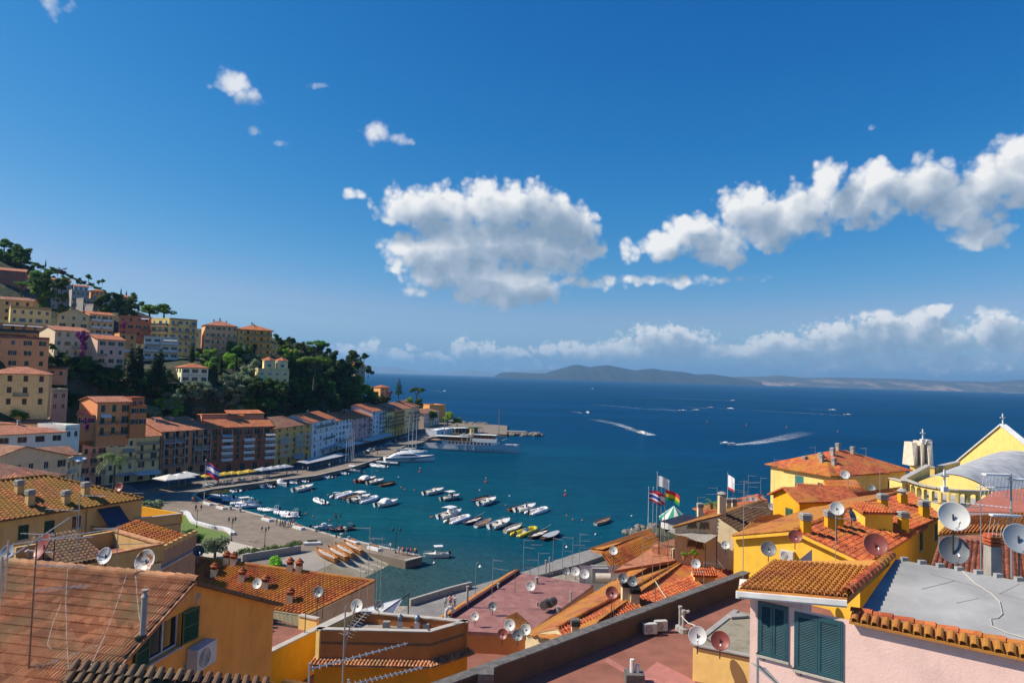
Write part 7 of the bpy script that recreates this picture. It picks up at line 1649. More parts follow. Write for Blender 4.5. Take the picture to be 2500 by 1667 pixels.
for (px, py, w_, h_) in ((943, 1533, .5, .5), (1040, 1536, .5, .45), (1069, 1528, .2, .6)):
 p = inv_of(g8) @ Z(px, py, zt_ - .75); MB().box(p.x - w_ / 2, p.x + w_ / 2, p.y - .2, p.y + .2, p.z, p.z + h_).build('vent_box', P_WH if w_ < .3 else CONC, g8)
p = inv_of(g8) @ Z(1088, 1524, zt_ - .75); MB().path([p, p + Vector((0, 0, 1.0)), p + Vector((.15, 0, 1.25)), p + Vector((.35, 0, 1.3)), p + Vector((.5, 0, 1.15)), p + Vector((.5, 0, .9))], .11, 8).build('vent_pipe', P_WH, g8)
# --- centre: red flat roof
zf = 16.0
f1_, f2_, f3_, f4_, f5_ = Z(1100, 1507, zf), Z(1143, 1540, zf), Z(1283, 1548, zf), Z(1449, 1427, zf), Z(1266, 1397, zf)
r1_ = fg('flat_roofed_house', 'house with a wide faded red flat roof beside the water', (f1_.x, f1_.y, 2))
dpoly(r1_, 'flat_roof', [f1_, f2_, f3_, f4_, f5_], REDFLAT, .3)
for a, b in ((f1_, f2_), (f2_, f3_), (f3_, f4_), (f4_, f5_), (f5_, f1_)): wall_line(r1_, (a.x, a.y), (b.x, b.y), 2, zf - .3, P_ORB)
d = (f5_ - f1_).normalized(); nn = Vector((-d.y, d.x, 0)); bar(r1_, 'parapet', f1_, f5_, .3, .35, plain('dark_red_parapet', (.10, .03, .03), .8))
ed = f1_ - f5_; tile_face(r1_, f5_ + nn * 1.1 + Vector((0, 0, -.25)), f1_ + nn * 1.1 + Vector((0, 0, -.25)), f1_ + nn * .2 + Vector((0, 0, .25)), f5_ + nn * .2 + Vector((0, 0, .25)), 'coppi', T_LICH, 220, seed=11)
# roof clutter
p = inv_of(r1_) @ Z(1312, 1300 + 178, zf); MB().lathe([(.12, 0), (.12, .35)], 6, (p.x, p.y, p.z)).build('tank_leg', CONC, r1_)
for k, (px, py) in enumerate(((1332, 1474), (1346, 1470))):
 p = Z(px, py, zf + .7); m = MB()
 for i in range(7):
  t0, t1 = i / 7, (i + 1) / 7; m.tube(inv_of(r1_) @ (p + Vector((.5 * (t0 - .5), .9 * (t0 - .5), 0))), inv_of(r1_) @ (p + Vector((.5 * (t1 - .5), .9 * (t1 - .5), 0))), .38 + .03 * (i % 2), .38 + .03 * ((i + 1) % 2), 12)
 m.build('roof_fan', plain('roof_fan_dark', (.06, .055, .05), .6, bump=.4), r1_)
for (px, py, h, r) in ((1393, 1468, .9, .1), (1140, 1482, 1.9, .12), (1216, 1437, .5, .12), (1310, 1424, .6, .18), (1361, 1494, .5, .15), (1332, 1397, 1.3, .1), (1341, 1396, 1.6, .08)):
 p = inv_of(r1_) @ Z(px, py, zf); MB().lathe([(r, 0), (r * .9, h), (r * 1.3, h), (r * 1.3, h + .08)], 8, p).build('vent_pipe', CONC, r1_)
# small hutch and tank at the far corner
p = Z(1463, 1412, zf); hb = inv_of(r1_) @ p; MB().box(hb.x - .9, hb.x + .9, hb.y - .7, hb.y + .7, 0 + hb.z - .3, hb.z + 1.3).build('water_tank', plain('tank_grey', (.36, .36, .33), .6), r1_)
MB().tube(hb + Vector((-.6, -1.6, .6)), hb + Vector((1.0, -1.9, .7)), .45, .45, 14).build('boiler', plain('boiler_cream', (.5, .45, .36), .6, bump=.5), r1_)
# sloped skylight hutch
a_ = Z(1240, 1530, zf); dpoly(r1_, 'hutch_roof', [Z(1236, 1505, zf + .9), Z(1262, 1493, zf + .9), Z(1290, 1518, zf + .1), Z(1268, 1535, zf + .1)], T_LICH, .9)
# lower yard in front
r2_ = fg('yard_house', 'low yard with rusty railing and tanks below the red flat roof', (Z(1143, 1560, 14).x, Z(1143, 1560, 14).y, 2))
yz = 14.2; dpoly(r2_, 'yard_floor', [Z(1140, 1570, yz), Z(1280, 1560, yz), Z(1420, 1600, yz), Z(1180, 1690, yz), Z(1130, 1650, yz)], REDF, .2)
a_, b_ = Z(1180, 1580, yz), Z(1272, 1590, yz); inst('railing', railing_mesh((b_ - a_).length, .05, 1.1, .13).mesh('railing', IRON), r2_, inv_of(r2_) @ a_, (0, 0, math.atan2((b_ - a_).y, (b_ - a_).x)))
hb = inv_of(r2_) @ Z(1200, 1572, yz); MB().box(hb.x - .7, hb.x + .7, hb.y - .5, hb.y + .5, hb.z, hb.z + 1.1).build('tank', CONC, r2_)
bar(r2_, 'yard_wall', Z(1142, 1575, yz), Z(1178, 1580, yz), .3, 1.5, P_ORB); bar(r2_, 'yard_wall', Z(1265, 1590, yz), Z(1330, 1572, yz), .3, 1.2, P_WH); bar(r2_, 'yard_wall', Z(1320, 1575, yz), Z(1390, 1560, yz), .3, 1.4, P_CREAM)
# --- long gable roof right of the flat roof
z_r, z_e = 17.9, 16.35
ra, rb2 = Z(1361, 1533, z_r), Z(1676, 1365, z_r); la, lb = Z(1283, 1549, z_e), Z(1612, 1350, z_e); ea, eb = Z(1425, 1612, 16.9), Z(1850, 1405, 16.9)
r3_ = fg('roof_house', 'long gabled orange tile roof running towards the flagpoles', (ra.x, ra.y, 2))
tile_face(r3_, lb, la, ra, rb2, 'coppi', T_LICH, 260, seed=12)
tile_face(r3_, ea, eb, rb2, ra, 'tuscan', T_RED, 300, seed=13)
ridge_tiles(r3_, ra, rb2, T_MIX, .19, .45)
fwall(r3_, 'wall', [la, ra, ea, Vector((ea.x, ea.y, 2)), Vector((la.x, la.y, 2))], P_CREAM); fwall(r3_, 'wall', [lb, la, Vector((la.x, la.y, 2)), Vector((lb.x, lb.y, 2))], P_WH)
n3 = (eb - ea).cross(ra - ea).normalized(); BLK = plain('soot_cap', (.03, .03, .028), .8)
for (px, py, w_, h_, cm) in ((1530, 1462, .95, 1.9, BLK), (1549, 1470, .8, 1.4, BLK), (1404, 1552, .6, 1.3, DKCAP), (1736, 1362, .6, 1.3, CONC)): chim(r3_, on_plane(px, py, ra, n3), h_, w_, P_CREAM, 'slabs', cm)
# dormer
dp_ = on_plane(1722, 1418, ra, n3); dl = inv_of(r3_) @ dp_; MB().box(dl.x - 1.3, dl.x + .8, dl.y - .7, dl.y + .7, dl.z - .3, dl.z + .8).build('dormer', P_LIGHTY, r3_)
iv3 = r3_; tile_face(r3_, dp_ + Vector((-1.5, -.9, .75)), dp_ + Vector((1.0, -.9, .75)), dp_ + Vector((1.0, .0, 1.25)), dp_ + Vector((-1.5, .0, 1.25)), 'coppi', T_RED, 60, seed=14)
MB().box(dl.x + .802, dl.x + .82, dl.y - .3, dl.y + .3, dl.z + .05, dl.z + .6).build('dormer_window', GLASS, r3_)
# white walled house behind, between the dishes and the rocks
w_ = fg('white_house', 'white walled house with mossy tile roof above the promenade', (Z(1420, 1390, 14).x, Z(1420, 1390, 14).y, 2))
wa, wb, wcx = Z(1418, 1370, 17.4), Z(1500, 1378, 17.2), Z(1605, 1325, 17.4); wd_ = Z(1500, 1330, 17.4)
wall_line(w_, (Z(1415, 1400, 16.6).x, Z(1415, 1400, 16.6).y), (Z(1530, 1405, 16.4).x, Z(1530, 1405, 16.4).y), 3, 17.5, P_WH)
tile_face(w_, Z(1500, 1392, 16.9), Z(1620, 1335, 16.9), Z(1590, 1300, 18.3), Z(1470, 1352, 18.3), 'tuscan', T_MIX, 200, seed=15)
tile_face(w_, Z(1590, 1290, 16.6), Z(1440, 1340, 16.6), Z(1470, 1352, 18.3), Z(1590, 1300, 18.3), 'coppi', T_LICH, 140, seed=16)
fwall(w_, 'wall', [Z(1500, 1392, 16.8), Z(1620, 1335, 16.8), Vector((Z(1620, 1335, 16.8).x, Z(1620, 1335, 16.8).y, 3)), Vector((Z(1500, 1392, 16.8).x, Z(1500, 1392, 16.8).y, 3))], P_WH)
# orange flat terrace with steps, plants
r4_ = fg('terrace_house', 'orange rendered roof terrace with steps and flower pots below the reed pergola', (Z(1600, 1370, 17).x, Z(1600, 1370, 17).y, 3)); tz4 = 18.3
dpoly(r4_, 'terrace_floor', [Z(1500, 1392, tz4), Z(1600, 1332, tz4), Z(1680, 1338, tz4), Z(1690, 1360, tz4)], plain('orange_screed', (.45, .17, .08), .9, var=.2), .3)
dpoly(r4_, 'upper_floor', [Z(1592, 1330, 19.2), Z(1660, 1310, 19.2), Z(1720, 1330, 19.2), Z(1680, 1345, 19.2)], MATS['orange_screed'], 1.0)
bar(r4_, 'step_wall', Z(1640, 1362, tz4), Z(1677, 1345, tz4), .3, 1.0, P_CREAM); a_, b_ = Z(1595, 1360, tz4), Z(1672, 1343, tz4 + .9); inst('railing', railing_mesh((b_ - a_).length, .05, 1.0, .14).mesh('railing', plain('rust_iron', (.16, .06, .03), .8)), r4_, inv_of(r4_) @ a_, (0, -.12, math.atan2((b_ - a_).y, (b_ - a_).x)))
a_, b_ = Z(1612, 1330, 19.2), Z(1650, 1322, 19.2); inst('railing', railing_mesh((b_ - a_).length, 2.0, 1.1, .12).mesh('railing', IRON), r4_, inv_of(r4_) @ a_, (0, 0, math.atan2((b_ - a_).y, (b_ - a_).x)))
POT = plain('clay_pot', (.42, .16, .07), .8)
for i, (px, py, s_, lf) in enumerate(((1694, 1362, .42, 'bright'), (1710, 1350, .5, 'bright'), (1740, 1332, .75, 'oak'), (1720, 1338, .6, 'oak'), (1668, 1330, .35, 'bright'), (1670, 1365, .3, 'bright'))):
 p = Z(px, py, 18.9); o = empty('potted_plant', p, 0, 'potted plant under the reed pergola', 'plant', 'pots under the reed pergola'); MB().lathe([(.16, 0), (.24, .4), (.27, .42), (.22, .42)], 10).build('pot', POT, o); cm, tm = proto('bush', i % 3); c_ = inst('leaves', _tm.setdefault(('c', 'bush', i % 3, lf), cm.mesh('crown', LEAF[lf])), o, (0, 0, .4)); c_.scale = (s_ * .6,) * 3
# reed pergola
pg = empty('reed_pergola', Z(1690, 1345, 18.5), 0, 'pergola with grey reed matting on the roof terrace', 'pergola'); ivp = inv_of(pg)
REED = plain('reed_mat', (.36, .33, .28), .9, var=.35, scale=7, bump=.8, bscale=25)
for pts in ([(1630, 1296), (1668, 1282), (1702, 1292), (1674, 1308)], [(1674, 1308), (1702, 1292), (1752, 1306), (1722, 1324)]):
 m = MB(); P4 = [ivp @ Z(x, y, 21.3 - .01 * i) for i, (x, y) in enumerate(pts)]; n = 26
 for i in range(n):
  t0, t1 = i / n, (i + .8) / n; a0, a1 = P4[0].lerp(P4[1], t0), P4[0].lerp(P4[1], t1); b0_, b1_ = P4[3].lerp(P4[2], t0), P4[3].lerp(P4[2], t1); sag = Vector((0, 0, -.12)); mid0, mid1 = (a0 + b0_) / 2 + sag, (a1 + b1_) / 2 + sag
  m.slab([a0, a1, mid1, mid0], .03); m.slab([mid0, mid1, b1_, b0_], .03)
 m.build('reed_mat', REED, pg)
for (x, y) in ((1632, 1298), (1722, 1326), (1672, 1284), (1750, 1308), (1610, 1280)): p = Z(x, y, 21.2); MB().tube(ivp @ Vector((p.x, p.y, 18)), ivp @ p, .05, .05, 6).build('post', IRON, pg)
# solar awning with dark slats
ps_ = [Z(1610, 1272, 22.0), Z(1660, 1280, 21.6), Z(1715, 1262, 21.8), Z(1672, 1254, 22.2)]; sa = empty('slatted_awning', ps_[0], 0, 'dark slatted awning next to the green striped tent', 'awning')
iv_ = inv_of(sa)
for i in range(9):
 t0, t1 = i / 9, (i + .72) / 9; dpoly(sa, 'slat', [ps_[0].lerp(ps_[3], t0), ps_[1].lerp(ps_[2], t0), ps_[1].lerp(ps_[2], t1), ps_[0].lerp(ps_[3], t1)], plain('slat_navy', (.05, .055, .075), .5), .04)
for p in ps_: MB().tube(iv_ @ Vector((p.x, p.y, 14)), iv_ @ p, .06, .06, 6).build('post', IRON, sa)
# --- cream gable building behind the yellow house
cA, cB = Z(1650, 1300, 20.5), Z(1783, 1330, 19.5)
c1_ = fg('gable_house', 'worn cream gable building with trellis on its wall and brown tile roof', (cA.x, cA.y, 3))
g0_, g1_, g2_ = Z(1648, 1288, 21.8), Z(1752, 1262, 23.0), Z(1806, 1300, 21.6)
fwall(c1_, 'wall', [g0_, Vector((g0_.x, g0_.y, 3)), Vector((g2_.x, g2_.y, 3)), g2_, g1_], P_CREAM)
dd = Vector((.62, .78, 0)) * 15
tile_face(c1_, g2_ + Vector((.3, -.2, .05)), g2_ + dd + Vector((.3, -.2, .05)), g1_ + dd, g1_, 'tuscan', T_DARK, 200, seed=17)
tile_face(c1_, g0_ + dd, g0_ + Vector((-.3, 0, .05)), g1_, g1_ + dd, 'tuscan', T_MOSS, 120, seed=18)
fwall(c1_, 'wall', [g2_, Vector((g2_.x, g2_.y, 3)), Vector(((g2_ + dd).x, (g2_ + dd).y, 3)), g2_ + dd], P_CREAM)
chim(c1_, Z(1762, 1256, 23.0), 3.4, .75, P_CREAM, 'none' if False else 'cowl', CONC)
TREL = plain('trellis_wood', (.12, .07, .04), .8); nrm_ = (g0_ - g1_).cross(Vector((0, 0, 1))).normalized()
if nrm_.y > 0: nrm_ = -nrm_
for (x0, x1, y0, y1) in ((1678, 1702, 1276, 1290), (1708, 1732, 1274, 1292), (1678, 1700, 1318, 1335), (1700, 1718, 1322, 1340)):
 m = MB(); c_ = [on_plane(x, y, g0_ + nrm_ * .08, nrm_) for x, y in ((x0, y0), (x1, y0), (x1, y1), (x0, y1))]; iv_ = inv_of(c1_)
 for i in range(6):
  t = i / 6; s2_ = min(1, t + .5)
  for (q5, q6, q7, q8) in ((0, 1, 3, 2), (1, 0, 2, 3)): a = c_[q5].lerp(c_[q6], t); b = c_[q7].lerp(c_[q8], s2_) if False else c_[q7].lerp(c_[q8], min(1, t + .45)); m.tube(iv_ @ a, iv_ @ b, .03, .03, 4)
 m.build('trellis', TREL, c1_)
# roofs behind with chimneys
rr = fg('roof_house', 'red tile roof stretching behind the cream gable building', (Z(1800, 1230, 21).x, Z(1800, 1230, 21).y, 3))
h0_, h1_, h2_, h3_ = Z(1800, 1284, 20.8), Z(1890, 1262, 20.8), Z(1872, 1218, 22.2), Z(1712, 1250, 22.0)
tile_face(rr, h0_, h1_, h2_, h3_, 'tuscan', T_RED, 220, seed=19); fwall(rr, 'wall', [h0_, h1_, Vector((h1_.x, h1_.y, 3)), Vector((h0_.x, h0_.y, 3))], P_ORB)
dpoly(rr, 'rear_roof', [h3_, h2_, Z(1850, 1205, 20.8), Z(1690, 1240, 20.8)], T_RED, .1)
n_rr = (h1_ - h0_).cross(h3_ - h0_).normalized()
for (px, py, h_) in ((1709, 1256, 1.4), (1778, 1246, 1.6), (1792, 1244, 1.5), (1893, 1262, 1.0)): chim(rr, on_plane(px, py, h0_, n_rr), h_, .6, P_CREAM, 'slabs')
# --- small ochre house with green shutter
oA, oB = Y(1888, 1206, 74), Y(1952, 1218, 70);
house('ochre_house', 'small ochre house with a closed green shutter among the roofs', oA, oB, 10, (oA.z + oB.z) / 2, 7, 'c08a20', roof='gy', pitch=.42, rmat=T_RED, front=[(((oA.z + oB.z) / 2 - 10) - 2.6, 1.5, 1.2, 'shut', [.62], 'sage')], right=[], cat='house', wallmat=P_YELB, detail=True)
# low ochre roofs around it
oo = fg('roof_house', 'lichen gold roof slope between ochre house and yellow house', (Z(1900, 1280, 23).x, Z(1900, 1280, 23).y, 6))
i0, i1, i2, i3 = Z(1806, 1305, 23.5), Z(1960, 1288, 24.0), Z(2010, 1245, 24.6), Z(1850, 1262, 24.0)
tile_face(oo, i0, i1, i2, i3, 'coppi', T_LICH, 220, seed=20); fwall(oo, 'wall', [i0, i1, Vector((i1.x, i1.y, 8)), Vector((i0.x, i0.y, 8))], P_YELB)
n_oo = (i1 - i0).cross(i3 - i0).normalized()
for (px, py) in ((1937, 1262), (1966, 1262), (2000, 1256)): chim(oo, on_plane(px, py, i0, n_oo), 1.3, .55, P_YELB, 'slabs')
# --- bright yellow gable house
ya = Z(1945, 1293, 27.5); yr = Z(2038, 1257, 27.5); yd = (yr - ya); yd.z = 0; yl_ = yd.length; yd.normalize(); yn = Vector((yd.y, -yd.x, 0))     # yn: right, toward camera
y1_ = fg('yellow_house', 'bright yellow gable house with dishes and an air conditioner on its wall', (ya.x, ya.y, 8))
lE = on_plane(1792, 1306, ya, yd); rE = on_plane(2100, 1365, ya, yd); LenY = yl_ + 9
lEf, rEf, yaf = lE + yd * LenY, rE + yd * LenY, ya + yd * LenY
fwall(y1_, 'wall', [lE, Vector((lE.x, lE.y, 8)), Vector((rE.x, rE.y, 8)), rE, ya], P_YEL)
oh = -yd * .35
tile_face(y1_, lEf, lE + oh, ya + oh, yaf, 'coppi', T_LICH, 240, seed=21)
tile_face(y1_, rE + oh + yn * .5 - Vector((0, 0, .15)), rEf + yn * .5 - Vector((0, 0, .15)), yaf, ya + oh, 'tuscan', T_RED, 300, seed=22)
ridge_tiles(y1_, ya + oh, yaf, T_RED, .18, .45)
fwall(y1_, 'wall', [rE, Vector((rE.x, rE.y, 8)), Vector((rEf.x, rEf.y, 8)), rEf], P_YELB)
bar(y1_, 'barge_board', lE + oh * .8 - Vector((0, 0, .28)), ya + oh * .8 - Vector((0, 0, .28)), .25, .22, P_YEL); bar(y1_, 'barge_board', ya + oh * .8 - Vector((0, 0, .28)), rE + oh * .8 - Vector((0, 0, .28)), .25, .22, P_YEL)
aircon(y1_, on_plane(1908, 1362, ya - yd * .02, yd), math.atan2(yn.y, yn.x), 1.15)
nyl = (rE - ya).cross(yd).normalized()
for (px, py) in ((1967, 1300), (2026, 1290), (2046, 1284)): chim(y1_, on_plane(px, py, ya, nyl), 1.4, .6, P_YELB, 'slabs')
# larger yellow house behind it
za = Z(2090, 1240, 27.7); zb2 = Z(2197, 1199, 27.7); zd = (zb2 - za); zd.z = 0; zd.normalize(); zn = Vector((zd.y, -zd.x, 0))
y2_ = fg('yellow_house', 'larger yellow house with red roof and dark green shutters behind the gable house', (za.x, za.y, 8))
e1_, e2_ = Z(2180, 1312, 26.4), Z(2298, 1262, 26.4)
tile_face(y2_, e1_, e2_, zb2 + zd * .5, za - zd * 1.5, 'tuscan', T_RED, 300, seed=23)
ridge_tiles(y2_, za - zd * 1.5, zb2, T_RED, .18, .45); dpoly(y2_, 'rear_roof', [za - zd * 1.5, zb2 + zd * .5, zb2 - zn * 5 - Vector((0, 0, 1.4)), za - zn * 5 - Vector((0, 0, 1.4))], T_LICH, .12)
ud_ = (e2_ - e1_).normalized(); vn = Vector((-ud_.y, ud_.x, 0))
def oz(px0, px1, py0, py1):
 P0 = e1_ + vn * .35; a, b = on_plane(px0, (py0 + py1) / 2, P0, vn), on_plane(px1, (py0 + py1) / 2, P0, vn); t_, bt = on_plane((px0 + px1) / 2, py0, P0, vn), on_plane((px0 + px1) / 2, py1, P0, vn); return ((a - P0).dot(ud_), (b - P0).dot(ud_), bt.z - 8, t_.z - 8)
zo = [oz(2245, 2253, 1297, 1342), oz(2282, 2290, 1278, 1318), oz(2221, 2227, 1322, 1355)]
A_, U_, N_ = wall_line(y2_, ((e1_ + vn * .35).x, (e1_ + vn * .35).y), ((e2_ + vn * .35).x, (e2_ + vn * .35).y), 8, 26.3, P_YELB, zo)
for o_ in zo: place_window(y2_, A_, U_, *o_, 'shut', 'green')
e3_ = e2_ + vn * 9; wall_line(y2_, ((e2_ + vn * .35).x, (e2_ + vn * .35).y), (e3_.x, e3_.y), 8, 26.3, P_YELB); wall_line(y2_, ((e1_ - zn * 8).x, (e1_ - zn * 8).y), ((e1_ + vn * .35).x, (e1_ + vn * .35).y), 8, 26.3, P_YEL)
nz2 = (e2_ - e1_).cross(za - e1_).normalized()
for (px, py, k_) in ((2155, 1246, 'slabs'), (2256, 1262, 'slabs'), (2205, 1292, 'slabs'), (2203, 1230, 'cowl'), (2162, 1285, 'cowl')): chim(y2_, on_plane(px, py, e1_, nz2), 1.5, .62, P_YELB, k_)
dh = on_plane(2142, 1282, e1_, nz2); dl = inv_of(y2_) @ dh; MB().box(dl.x - 1.4, dl.x + .8, dl.y - .8, dl.y + 1.2, dl.z - .6, dl.z + 1.2).build('roof_hutch', P_YEL, y2_); tile_face(y2_, dh + Vector((-1.7, -1.0, 1.15)), dh + Vector((1.1, -1.0, 1.15)), dh + Vector((1.1, 1.4, 1.5)), dh + Vector((-1.7, 1.4, 1.5)), 'coppi', T_RED, 80, seed=24)
# --- parapet and red terrace in front
ztr = 23.0; pa, pb = Z(1085, 1666, 24.15), Z(1822, 1396, 24.15); pdv = (pb - pa).normalized(); pn = Vector((pdv.y, -pdv.x, 0))
t1_ = fg('roof_terrace', 'red paved roof terrace behind a dark parapet at the bottom', (pa.x, pa.y, 10))
bar(t1_, 'parapet', Vector((pa.x, pa.y, ztr - 4)) - pdv * 3, Vector((pb.x, pb.y, ztr - 4)), .42, 5.1, fplaster('parapet_brown', '5e4a3a', 1.0, .5)); bar(t1_, 'coping', pa - pdv * 3 - Vector((0, 0, .05)), pb - Vector((0, 0, .05)), .62, .1, DKCAP)
dpoly(t1_, 'terrace_floor', [Vector((p.x, p.y, ztr)) for p in (pa - pdv * 3, pb, pb + pn * 6, pa + pn * 26 - pdv * 3)], REDF, .4)
for i, pts in enumerate(([(1474, 1612), (1484, 1605), (1533, 1632), (1522, 1640)], [(1560, 1650), (1605, 1614), (1700, 1662), (1660, 1700), (1560, 1690)], [(1478, 1570), (1484, 1568), (1486, 1574), (1480, 1576)])):
 dpoly(t1_, 'repair_patch', [Z(x, y, ztr + .006 + .002 * i) for x, y in pts], plain('pink_patch', (.42, .16, .13), .9, var=.15), .004)
cb = inv_of(t1_) @ Z(1186, 1662, 24.2); MB().box(cb.x - .35, cb.x + .35, cb.y - .35, cb.y + .35, cb.z - 4, cb.z + .45).build('pier', DKCAP, t1_)
for (px, py, h, r) in ((1660, 1537, 1.3, .09), (1668, 1543, 1.2, .09)): p = inv_of(t1_) @ Z(px, py, ztr); MB().lathe([(.3, 0), (.28, .25), (r, .3), (r, h), (r * 1.4, h), (r * 1.4, h + .12)], 10, p).build('flue_pipe', CONC, t1_)
p = inv_of(t1_) @ Z(1668, 1543, ztr); MB().tube(p + Vector((-.1, 0, 1.15)), p + Vector((.35, 0, 1.25)), .1, .1, 8).build('flue_elbow', CONC, t1_)
pb_ = inv_of(t1_) @ Z(1548, 1667, ztr); MB().box(pb_.x - .45, pb_.x + .45, pb_.y - .4, pb_.y + .4, pb_.z, pb_.z + .55).build('stump', DKCAP, t1_)
for dx in (-.12, .15): MB().lathe([(.11, .55), (.11, 1.05 - dx), (.09, 1.05 - dx)], 8, (pb_.x + dx, pb_.y, pb_.z)).build('flue_stub', P_WH, t1_)
for i, (px, py) in enumerate(((1568, 1543), (1594, 1536))): aircon(None, Z(px, py, ztr + .12), R(12), .98, label=('left one of two air conditioners standing on the red terrace', 'right one of two air conditioners standing on the red terrace')[i])
# yellow hutch with grey roof
zh = 24.75; h1, h2, h3, h4 = Z(1692, 1573, zh), Z(1836, 1602, zh), Z(1850, 1500, zh), Z(1798, 1490, zh)
hu = fg('roof_hutch', 'yellow stair hutch with rough grey flat roof on the red terrace', (h1.x, h1.y, ztr), 'hutch')
wall_line(hu, (h1.x, h1.y), (h2.x, h2.y), ztr - .3, zh - .14, P_LIGHTY); wall_line(hu, (h4.x, h4.y), (h1.x, h1.y), ztr - .3, zh - .14, P_LIGHTY); dpoly(hu, 'flat_roof', [h1, h2, h3, h4], fplaster('rough_screed', '8f8672', 1.0, .9), .14)
bar(hu, 'roof_edge', h1, h2, .3, .06, CONC); bar(hu, 'roof_edge', h4, h1, .3, .06, CONC)
a_ = h4.lerp(h1, .25); dpoly(hu, 'slab', [a_ + Vector((.2, -.2, .15)), a_ + Vector((1.3, .1, .15)), a_ + Vector((1.1, .6, .15)), a_ + Vector((.1, .3, .15))], CONC, .1)
# --- pink house
PA, PB = Y(1832, 1447, 21.0), Y(2520, 1577, 17.0); PA.z = PB.z = 31.5; pu = PB - PA; pu.z = 0; PLn = pu.length; pu.normalize(); pnn = Vector((-pu.y, pu.x, 0))
ph_ = fg('pink_house', 'pale pink house with blue green louvred shutters at bottom right', (PA.x, PA.y, 22))
def op(px0, px1, pyt, pyb):
 a, b = on_plane(px0, (pyt + pyb) / 2, PA, pnn), on_plane(px1, (pyt + pyb) / 2, PA, pnn); t_, bt = on_plane((px0 + px1) / 2, pyt, PA, pnn), on_plane((px0 + px1) / 2, pyb, PA, pnn); return ((a - PA).dot(pu), (b - PA).dot(pu), bt.z - 22, t_.z - 22)
w1, w2 = op(1855, 1920, 1476, 1604), op(1944, 2053, 1507, 1646)
A_, U_, N_ = wall_line(ph_, (PA.x, PA.y), ((PA + pu * (PLn + 6)).x, (PA + pu * (PLn + 6)).y), 22, 31.5, P_PINK, [w1, w2], .12)
wall_line(ph_, ((PA + pnn * 8).x, (PA + pnn * 8).y), (PA.x, PA.y), 22, 31.5, P_PINK)
TEALS = plain('shutter_petrol', (.025, .085, .105), .45, var=.15)
for (u0, u1, v0, v1) in (w1, w2):
 wo = place_window(ph_, A_, U_, u0, u1, v0, v1, 'dark', 'teal', .12); lw_, lh_ = (u1 - u0) / 2 - .01, v1 - v0 - .04
 fr_ = MB(); fr_.box(-.05, 0, -.05, .02, -.02, lh_ + .08); fr_.box(u1 - u0, u1 - u0 + .05, -.05, .02, -.02, lh_ + .08); fr_.box(0, u1 - u0, -.05, .02, lh_ + .02, lh_ + .08); fr_.build('shutter_frame', TEALS, wo)
 for k in range(2):
  m = MB(); t = .065; m.box(0, t, -.025, .025, 0, lh_); m.box(lw_ - t, lw_, -.025, .025, 0, lh_); m.box(t, lw_ - t, -.025, .025, 0, t * 1.3); m.box(t, lw_ - t, -.025, .025, lh_ - t, lh_); n = 30
  sh_ = m.build('shutter', TEALS, wo, (.005 + k * (lw_ + .01), -.03, .02))
  sm = MB()
  for i in range(n): sm.cbox((lw_ / 2, .0, t * 1.3 + (lh_ - t * 2.3) * (i + .5) / n), lw_ - 2 * t, .04, .011, M=Matrix.Rotation(.7, 3, 'X'))
  sm.build('slats', TEALS, wo, (.005 + k * (lw_ + .01), -.03, .02), kind='stuff')
# tile edge above the pink wall
eo = PA + pu * 2.75; ee = PA + pu * (PLn + 4); zz = Vector((0, 0, .12))
tile_face(ph_, eo - pnn * .2 + zz - Vector((0, 0, .1)), ee - pnn * .2 + zz - Vector((0, 0, .1)), ee + pnn * .24 + zz + Vector((0, 0, .06)), eo + pnn * .24 + zz + Vector((0, 0, .06)), 'coppi', T_LICH, 300, seed=25, slab=.06)
n_c = int((ee - eo).length / .55); iv_ = inv_of(ph_)
ridge_tiles(ph_, ee + pnn * .34 + zz + Vector((0, 0, .06)), eo + pnn * .34 + zz + Vector((0, 0, .06)), T_RED, .11, .55, 'verge_tile')
# grey membrane roof
m0, m1, m2, m3 = eo + pnn * .45 + Vector((.2, 0, .16)), ee + pnn * .45 + Vector((0, 0, .16)), ee + pnn * 8 + Vector((0, 0, .5)), Y(2187, 1364, 23.6)
m2 = Y(2620, 1440, 20.6); dpoly(ph_, 'membrane_roof', [m0, m1, m2, m3], MEMB, .15)
for k in range(9):
 c_ = iv_ @ (m3.lerp(m2, (k + .5) / 9)); MB().cbox(c_ + Vector((0, 0, .04)), .22, .16, .14).build('edge_knob', MEMB, ph_)
mm = MB(); mm.path([iv_ @ (on_plane(x, y, m0, (m1 - m0).cross(m3 - m0).normalized()) + Vector((0, 0, .03))) for x, y in ((2350, 1395), (2380, 1425), (2420, 1450), (2440, 1470), (2447, 1500), (2435, 1510), (2418, 1512), (2422, 1530), (2460, 1547), (2500, 1558))], .012, 4); mm.build('cable', CABM, ph_)
mm = MB()
for (a, b) in (((2250, 1438), (2330, 1418)), ((2335, 1472), (2390, 1460)), ((2440, 1450), (2490, 1425)), ((2270, 1400), (2500, 1465))):
 mm.path([iv_ @ (on_plane(x, y, m0, (m1 - m0).cross(m3 - m0).normalized()) + Vector((0, 0, .006))) for x, y in (a, b)], .008, 3)
mm.build('membrane_seam', DKCAP, ph_)
